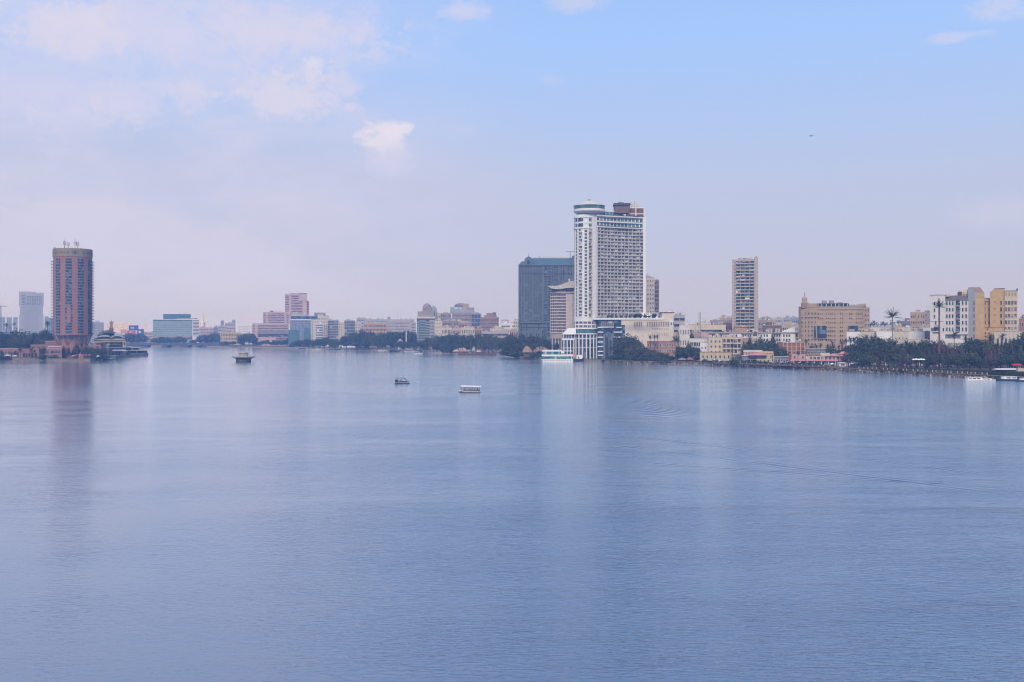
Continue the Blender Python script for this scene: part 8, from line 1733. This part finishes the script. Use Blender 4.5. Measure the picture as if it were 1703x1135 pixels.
def cruise():
    Y = shoreY(601.6); Lm = (968 - 900) / F * Y; r = thing('cruise_boat', 'white two-deck cruise boat with long teal windows below the towers', 'cruise boat', (wx(931, Y), Y + 3, 0), R(2)); Xp = lambda px: wx(px, Y) - r.location.x; Z = lambda py: wz(py, Y)
    Wm = M['hull_white']
    b = MB(); n = 8; 
    b.prism([(Xp(901.5), 0), (Xp(903), -3), (Xp(952), -3), (Xp(956), 0), (Xp(956), 3), (Xp(903), 3)], -.5, Z(597.6), Wm, [(Xp(900), 0), (Xp(901.5), -3.2), (Xp(953), -3.2), (Xp(957), 0), (Xp(957), 3), (Xp(901.5), 3)]); b.build('hull', r)
    b = MB(); b.box(Xp(901.5), Xp(922), -2.9, 2.8, Z(597.6), Z(593), GT); b.box(Xp(925.5), Xp(950), -2.9, 2.8, Z(597.6), Z(593), GT); b.build('lower_windows', r)
    b = MB(); b.box(Xp(922.2), Xp(925.4), -3.0, 2.8, Z(597.6), Z(593), M['cream']); b.box(Xp(950), Xp(951.4), -3.0, 2.8, Z(597.6), Z(593), Wm); b.build('entrance', r)
    b = MB(); b.box(Xp(901), Xp(958), -3.3, 3.1, Z(593), Z(590), Wm); b.build('deck_band', r)
    b = MB(); b.box(Xp(902.5), Xp(933), -2.7, 2.6, Z(590), Z(585), GT); b.build('upper_windows', r)
    b = MB(); b.box(Xp(933.2), Xp(938), -2.5, 2.5, Z(588), Z(585), Wm); b.box(Xp(902), Xp(934), -3.0, 2.9, Z(585), Z(582.4), Wm); b.box(Xp(934), Xp(952), -2.6, 2.6, Z(584.8), Z(583.6), Wm); b.box(Xp(905.6), Xp(908.6), -2.8, 2.6, Z(589.6), Z(585.2), M['cream']); b.build('upper_deck_roof', r)
    b = MB(); b.box(Xp(934), Xp(957), -2.8, -2.7, Z(588.6), Z(588.2), M['steel'])
    for k in range(12): b.box(Xp(934 + k * 2), Xp(934 + k * 2) + .12, -2.8, -2.7, Z(590), Z(588.2), M['steel'])
    b.build('railing', r)
    for k in range(18): c = MB(); c.box(Xp(904 + k * 2.6), Xp(904 + k * 2.6) + .6, -3.16, -3.02, Z(600), Z(599), GL); c.build('porthole', r)
    r = thing('river_barge', 'dark-hulled barge with a white cabin moored right of the cruise boat', 'barge', (wx(963, Y), Y + 2, 0)); X0 = r.location.x; Xp = lambda px: wx(px, Y) - X0
    b = MB(); hull(b, 18 / F * Y, 5, -.4, Z(597.4), M['hull_dark'], bow=.2); b.build('hull', r)
    b = MB(); b.box(Xp(957), Xp(968), -1.6, 1.6, Z(597.4) + .02, Z(590.6), Wm); b.box(Xp(961.4), Xp(963), -1.66, -1.6, Z(596.8), Z(593.6), GL); b.build('cabin', r)
    b = MB(); b.box(Xp(953.6), Xp(958.6), -3.3, -2.9, Z(594.8), Z(588.6), M['rose']); b.box(Xp(971), Xp(974), -1, 1, Z(597), Z(585.5), M['slate']); b.build('stair_screen', r)
cruise()
# far moored boats and floating restaurants, left to right
launch('small dark tour boat moored at the island tip', 179.5, 599, 16, c1='hull_dark', flip=-1, H=.75)
launch('low pale boat under the tiered restaurant', 211, 0, 12, cabin=True, Y=1066, H=.6); launch('small grey boat at the foot of the tiered restaurant', 219, 0, 8, Y=1062, H=.6)
def floater(label, px0, px1, pt, pyw, wallm='offwhite', roofm='canvas', stripe=None, name='floating_restaurant', win=GB):
    Y = shoreY(pyw); r = thing(name, label, 'floating restaurant' if name == 'floating_restaurant' else 'barge', (wx((px0 + px1) / 2, Y), Y, 0)); hw = (wx(px1, Y) - wx(px0, Y)) / 2; H = wz(pt, Y)
    b = MB(); b.box(-hw, hw, -3, 4, -.5, 1.2, M['slate']); b.build('pontoon', r)
    b = MB(); b.box(-hw * .96, hw * .96, -2.4, 3.4, 1.2, H - 1.9, M[wallm]); b.build('wall', r)
    b = MB(); b.box(-hw * 1.02, hw * 1.02, -3.3, 4.2, H - 1.9, H, M[roofm]); b.build('roof', r)
    n = max(3, int(hw * 2 / 4))
    for k in range(n): c = MB(); x = -hw * .94 + 1.88 * hw * k / n; c.box(x + .4, x + 2.9, -2.5, -2.4, 1.7, max(2.4, H - 2.3), win); c.build('window', r)
    return r
floater('long white-roofed floating restaurant, leftmost on the far embankment', 509, 536, 574, 579.6)
floater('second white-roofed floating restaurant on the far embankment', 545, 571, 574, 580.6)
floater('lower pinkish-white floating restaurant right of the second', 570, 590.5, 576, 581.6, roofm='pale_white' if 'pale_white' in M else 'canvas')
floater('long blue-grey barge with columns left of the white box', 591, 614, 575.2, 582, 'slate', 'far_grey', name='river_barge')
floater('white box cabin on the blue-grey barge', 614.5, 621.5, 577, 582.3, 'white', 'white', name='river_barge')
floater('pale pavilion boat with a thin white roof near the pink marina', 702, 742, 577.5, 585.4, 'mauve', 'pale_pink')
floater('dark low pontoon restaurant left of the embankment boats', 487, 508, 574.6, 579.4, 'slate', 'slate')
for lb, px, pyw, L_, c1, dk, ms in [('small dark boat left of the white-roofed restaurants', 503, 580, 12, 'hull_dark', 1, 0), ('small white motor boat between the two white roofs', 530, 580.8, 9, 'hull_white', 1, 0), ('dark boat moored before the second white roof', 548, 581.4, 12, 'hull_dark', 1, 0), ('black tugboat before the lower white roof', 561, 582, 13, 'hull_dark', 1, 0), ('small pinkish boat before the lower white roof', 576, 582.2, 12, 'hull_white', 1, 0), ('low boat left of the blue excursion boat', 636, 583.8, 14, 'hull_white', 1, 0), ('dark blue excursion boat moored under the big trees', 657, 584.6, 20, 'hull_blue', 1, 0), ('white yacht with two decks left of the small launch', 683, 585.6, 22, 'offwhite', 2, 1), ('small white launch crossing before the two-deck yacht', 695.5, 588.4, 15, 'hull_white', 2, 0),
                               ('leftmost white motor yacht in the marina', 787, 587.6, 22, 'hull_white', 1, 1), ('low grey motor yacht beside the leftmost marina yacht', 800, 588.4, 24, 'hull_white', 1, 1), ('sleek white yacht with a raked cabin in the marina', 812, 589.4, 26, 'hull_white', 2, 2), ('last yacht of the marina beside the big dark trees', 822, 589.6, 18, 'hull_white', 1, 1), ('small blue-covered boat in the marina', 782, 587.6, 8, 'blue_paint', 1, 0)]:
    launch(lb, px, pyw, L_, c1=c1, flip=1 if (px * 7) % 3 else -1, masts=ms, decks=dk, H=.62)
for i, (px, pt) in enumerate([(783, 571), (795, 566), (801, 568), (810, 566), (816, 571), (823, 567)]):
    Y = 1120; t = thing('yacht_mast', '%s thin pale mast from the left above the moored yachts' % ORD[i], 'mast', (wx(px, Y), Y, 1.0), 0, 'thin masts above the moored yachts'); b = MB(); h = wz(pt, Y) - 1; b.tube((0, 0, 0), (0, 0, h), .16, .08, M['offwhite'], 4); b.tube((0, 0, h * .6), (1.6, 0, h * .6), .06, .06, M['offwhite'], 3); b.build('pole', t)
def marina():
    for i, (px, w, c, lb) in enumerate([(758, 12, 'pale_pink', 'pink sloping marina tent, the largest'), (768, 7, 'terracotta', 'small brown marina tent beside the large pink one'), (776, 8, 'terracotta', 'brick-red marina kiosk roof'), (787, 5, 'blue_paint', 'blue marina tent among the pink ones'), (796, 10, 'pale_pink', 'pale pink marina shelter behind the yachts'), (832, 8, 'pale_pink', 'pale pink hut at the foot of the big dark trees')]):
        Y = 1150 - i * 8; r = thing('marina_tent', lb, 'tent', (wx(px, Y), Y, LAND)); hw = w / F * Y / 2; b = MB(); b.prism([(-hw, -2), (hw, -2), (hw, 3), (-hw, 3)], 1.2, 3.0, M[c], [(-hw * .3, 0), (hw * .3, 0), (hw * .3, 1), (-hw * .3, 1)]); b.build('canopy', r); c_ = MB(); c_.box(-hw * .8, hw * .8, -1.2, 2, 0, 1.4, M['brown']); c_.build('base', r)
    Y = 1250; Y = 1352; r = thing('gabled_lodge', 'small peach gabled lodge among the dark far trees', 'lodge', (wx(665, Y), Y, LAND)); Z = lambda py: wz(py, Y) - LAND; hw = 7 / F * Y
    b = MB(); b.box(-hw * .5, hw * .5, 0, 8, 0, Z(568.6), M['cream']); b.build('wall', r); b = MB(); b.prism([(-hw * .62, -1), (hw * .62, -1), (hw * .62, 9), (-hw * .62, 9)], Z(568.6), Z(564), M['pale_pink'], [(-hw * .1, 3), (hw * .1, 3), (hw * .1, 5), (-hw * .1, 5)]); b.prism([(-hw * 1.1, 1), (hw * 1.1, 1), (hw * 1.1, 7), (-hw * 1.1, 7)], Z(570.5), Z(568.4), M['pale_pink'], [(-hw * .6, 3), (hw * .6, 3), (hw * .6, 5), (-hw * .6, 5)]); b.build('roof', r)
    Y = 1352; r = thing('small_minaret', 'pale slender minaret rising from the dark far trees', 'minaret', (wx(675.8, Y), Y, LAND)); b = MB(); b.lathe([(1.1, 0), (.95, Z(556)), (1.4, Z(555.4)), (1.4, Z(554.6)), (.8, Z(554.4)), (.8, Z(551.6)), (1.0, Z(551.2)), (.5, Z(550)), (.1, Z(548.6))], M['cream'], 10); b.build('shaft', r)
    Y = 1110; r = thing('marina_platform', 'brown timber marina platform behind the yachts', 'pier', (wx(795, Y), Y - 8, 0)); b = MB(); b.box(-22, 20, 0, 6, -.5, 2.0, M['wood']); b.build('deck', r)
marina()
# quay fence along the right garden: white posts with rails; and street furniture
def quay_fence():
    r = thing('quay_fence', 'low quay fence with white posts along the right-hand garden', 'fence', (0, 0, 0)); n = 27; rf = random.Random(6)
    pts = []
    for k in range(n): px = 1427 + k * 8.2 + rf.uniform(-2.4, 2.4); py = 619.1 + (px - 1427) * .0545; Y = shoreY(py) + 1.6; pts.append((wx(px, Y), Y))
    pm = MB(); pm.box(-.2, .2, -.2, .2, 0, 1.0, M['beige_lt']); pm.box(-.27, .27, -.27, .27, 1.0, 1.12, M['beige_lt']); me = pm.mesh('post')
    for x, y in pts: put('post', me, r, (x, y, LAND + .35))
    b = MB()
    for (x0, y0), (x1, y1) in zip(pts, pts[1:]):
        for z in (.35, .7, 1.05): b.tube((x0, y0, LAND + .35 + z), (x1, y1, LAND + .35 + z), .06, .06, M['terracotta'], 4)
    b.build('rail', r)
    r = thing('stone_quay_fence', 'low pale bollard fence along the middle stone quay', 'fence', (0, 0, 0)); pts = []
    for k in range(24): px = 1186 + k * 9.2; py = 609.2 + (px - 1186) * .0385; Y = shoreY(py) + 1.6; pts.append((wx(px, Y), Y))
    pm = MB(); pm.lathe([(.2, 0), (.2, .9), (.26, .95), (.12, 1.15)], M['offwhite'], 8); me = pm.mesh('post')
    for x, y in pts: put('post', me, r, (x, y, LAND + .35))
    b = MB()
    for (x0, y0), (x1, y1) in zip(pts, pts[1:]): b.tube((x0, y0, LAND + 1.1), (x1, y1, LAND + 1.1), .05, .05, M['steel'], 4)
    b.build('rail', r)
quay_fence()
# soaring bird
def bird():
    Y = 260.0; r = thing('bird', 'small dark bird gliding high in the clear sky at right', 'bird', (wx(1349.5, Y), Y, wz(226.6, Y)), R(20)); r.scale = (1.25,) * 3; b = MB(); m = M['ink']
    b.tube((0, -.28, 0), (0, 0, .02), .03, .075, m, 6); b.tube((0, 0, .02), (0, .25, 0), .075, .03, m, 6); b.face([(-.09, .48, .0), (.09, .48, .0), (.03, .2, .01), (-.03, .2, .01)], m)
    for s in (-1, 1):
        P_ = [(s * .04, -.1, .03), (s * .3, -.16, .12), (s * .62, -.02, .02 - .04 * s), (s * .3, .08, .11), (s * .04, .12, .03)]; b.face(P_, m); b.face([(x, y, z - .015) for x, y, z in reversed(P_)], m)
    b.build('body', r)
bird()

# ================================================================ terrace life along the middle quay
def terrace():
    for i, px in enumerate((1188, 1196, 1205, 1214, 1224, 1300, 1309, 1330, 1352, 1384)):
        Y = shoreY(609.2 + (px - 1186) * .0385) + 9; parasol('%s small pale parasol from the left on the middle quay' % ORD[i], px, 0, ('canvas', 'offwhite', 'lilac')[i % 3], 1.7, 2.4, 'pale parasols on the middle quay', LAND, Y)
    rd = random.Random(2)
    for i in range(30):
        px = 1168 + i * 7.4 + rd.uniform(-2, 2); Yq = shoreY(609.2 + (px - 1186) * .0385) + rd.uniform(4, 7); t = tree('shrub', px, 0, Yq - 45, rd.uniform(5, 9), LAND, 'tq'); t.location.y = Yq; t.location.x = wx(px, Yq); s = rd.uniform(1.3, 2.2); t.scale = (s * 1.8, s * 1.8, s * 1.9)
    for i, (px, c) in enumerate([(1229, 'steel'), (1234, 'white'), (1291, 'dark_grey'), (1297, 'white'), (1303, 'hull_blue'), (1316, 'offwhite'), (1322, 'steel'), (1290.5, 'white')]):
        Y = shoreY(609.2 + (px - 1186) * .0385) + 15 + (i % 3) * 4; t = thing('car', '%s parked car listed from the far end of the middle quay' % ORD[i], 'car', (wx(px, Y), Y, LAND), R(-20 + i * 9), 'cars parked behind the middle quay'); m = M[c]
        b = MB(); b.box(-2.1, 2.1, -.85, .85, .35, .95, m); b.prism([(-1.4, -.8), (1.2, -.8), (1.2, .8), (-1.4, .8)], .95, 1.5, m, [(-1.0, -.7), (.75, -.7), (.75, .7), (-1.0, .7)]); b.build('body', t)
        b = MB(); b.box(-.85, .7, -.82, -.74, 1.0, 1.4, GL); b.box(-.85, .7, .74, .82, 1.0, 1.4, GL); b.build('window', t)
        for sx in (-1.3, 1.3):
            for sy in (-.9, .7): c_ = MB(); c_.tube((sx, sy, .33), (sx, sy + .2, .33), .33, .33, M['ink'], 8); c_.build('wheel', t)
    r = thing('quay_wall', 'low brown stone parapet along the middle quay', 'wall', (0, 0, 0)); b = MB(); pts = RIGHT[6:9][::-1]; pts = [(wx(px, shoreY(609.2 + (px - 1186) * .0385) + 1), shoreY(609.2 + (px - 1186) * .0385) + 1) for px in range(1186, 1412, 15)]
    for (x0, y0), (x1, y1) in zip(pts, pts[1:]):
        d = Vector((x1 - x0, y1 - y0)).normalized(); n_ = Vector((-d.y, d.x)) * .2
        b.face([(x0 - n_.x, y0 - n_.y, LAND), (x1 - n_.x, y1 - n_.y, LAND), (x1 - n_.x, y1 - n_.y, LAND + .9), (x0 - n_.x, y0 - n_.y, LAND + .9)], M['brown']); b.face([(x0 + n_.x, y0 + n_.y, LAND), (x0 + n_.x, y0 + n_.y, LAND + .9), (x1 + n_.x, y1 + n_.y, LAND + .9), (x1 + n_.x, y1 + n_.y, LAND)], M['brown']); b.face([(x0 - n_.x, y0 - n_.y, LAND + .9), (x1 - n_.x, y1 - n_.y, LAND + .9), (x1 + n_.x, y1 + n_.y, LAND + .9), (x0 + n_.x, y0 + n_.y, LAND + .9)], M['stone'])
    b.build('wall', r)
terrace()
def riprap():
    """rough stones and weed along the right bank's waterline"""
    rd = random.Random(13); b = MB(); ms = [M['stone'], M['brown'], M['slate'], M['concrete'], M['soil']]
    for (x0, y0), (x1, y1) in zip(RIGHT[1:10], RIGHT[2:11]):
        L_ = math.hypot(x1 - x0, y1 - y0)
        for _ in range(int(L_ * 2.2)):
            t = rd.random(); x = x0 + (x1 - x0) * t; y = y0 + (y1 - y0) * t - rd.uniform(-.2, 1.6); s = rd.uniform(.25, .8); z = rd.uniform(-.1, 1.5); m = rd.choice(ms); a = rd.uniform(0, 1.5); ca, sa = math.cos(a) * s, math.sin(a) * s
            b.prism([(x + ca, y + sa), (x - sa, y + ca), (x - ca, y - sa), (x + sa, y - ca)], z - s, z + s * .3, m, [(x + ca * .6, y + sa * .6), (x - sa * .7, y + ca * .7), (x - ca * .5, y - sa * .5), (x + sa * .6, y - ca * .6)])
    b.build('bank_rocks', kind='stuff')
    V, Fc = [], []
    for (x0, y0), (x1, y1) in zip(RIGHT[1:11], RIGHT[2:12]):
        L_ = math.hypot(x1 - x0, y1 - y0)
        for _ in range(int(L_ * 9)):
            t = rd.random(); nz = math.sin(t * 17 + x0) + math.sin(t * 41 + y0)
            if nz < .1: continue
            x = x0 + (x1 - x0) * t; y = y0 + (y1 - y0) * t - rd.uniform(.1, 1.2); h = rd.uniform(.5, 1.9); w = rd.uniform(.1, .3); i = len(V); z = rd.uniform(0, 1.4); V += [(x - w, y, z), (x + w, y, z), (x + rd.uniform(-.3, .3), y - .2, z + h)]; Fc.append((i, i + 1, i + 2))
    me = bpy.data.meshes.new('reeds'); me.from_pydata(V, [], Fc); me.materials.append(M['grass']); o = bpy.data.objects.new('reeds', me); col.objects.link(o); o['kind'] = 'stuff'
riprap()
NUMBER_ROWS()

HAZE_D = 0.00023; HAZE_TOP = 152.0
# ---------------------------------------------------------------- haze: one closed box of even density
hm = bpy.data.materials.new('haze_air'); hm.use_nodes = True; ht = hm.node_tree; ht.nodes.clear()
pv = ht.nodes.new('ShaderNodeVolumePrincipled'); ho = ht.nodes.new('ShaderNodeOutputMaterial')
pv.inputs['Color'].default_value = (0.25, 0.48, 1.0, 1); pv.inputs['Density'].default_value = HAZE_D
pv.inputs['Absorption Color'].default_value = (1, 1, 1, 1); pv.inputs['Anisotropy'].default_value = 0.0
ht.links.new(pv.outputs[0], ho.inputs['Volume'])
hb = bmesh.new(); bmesh.ops.create_cube(hb, size=1.0)
me = bpy.data.meshes.new('haze'); hb.to_mesh(me); hb.free(); me.materials.append(hm)
ha = bpy.data.objects.new('haze', me); col.objects.link(ha); ha['kind'] = 'stuff'
ha.scale = (13400, 9400, HAZE_TOP + 3.0); ha.location = (0, 3000, (HAZE_TOP - 3.0) / 2)
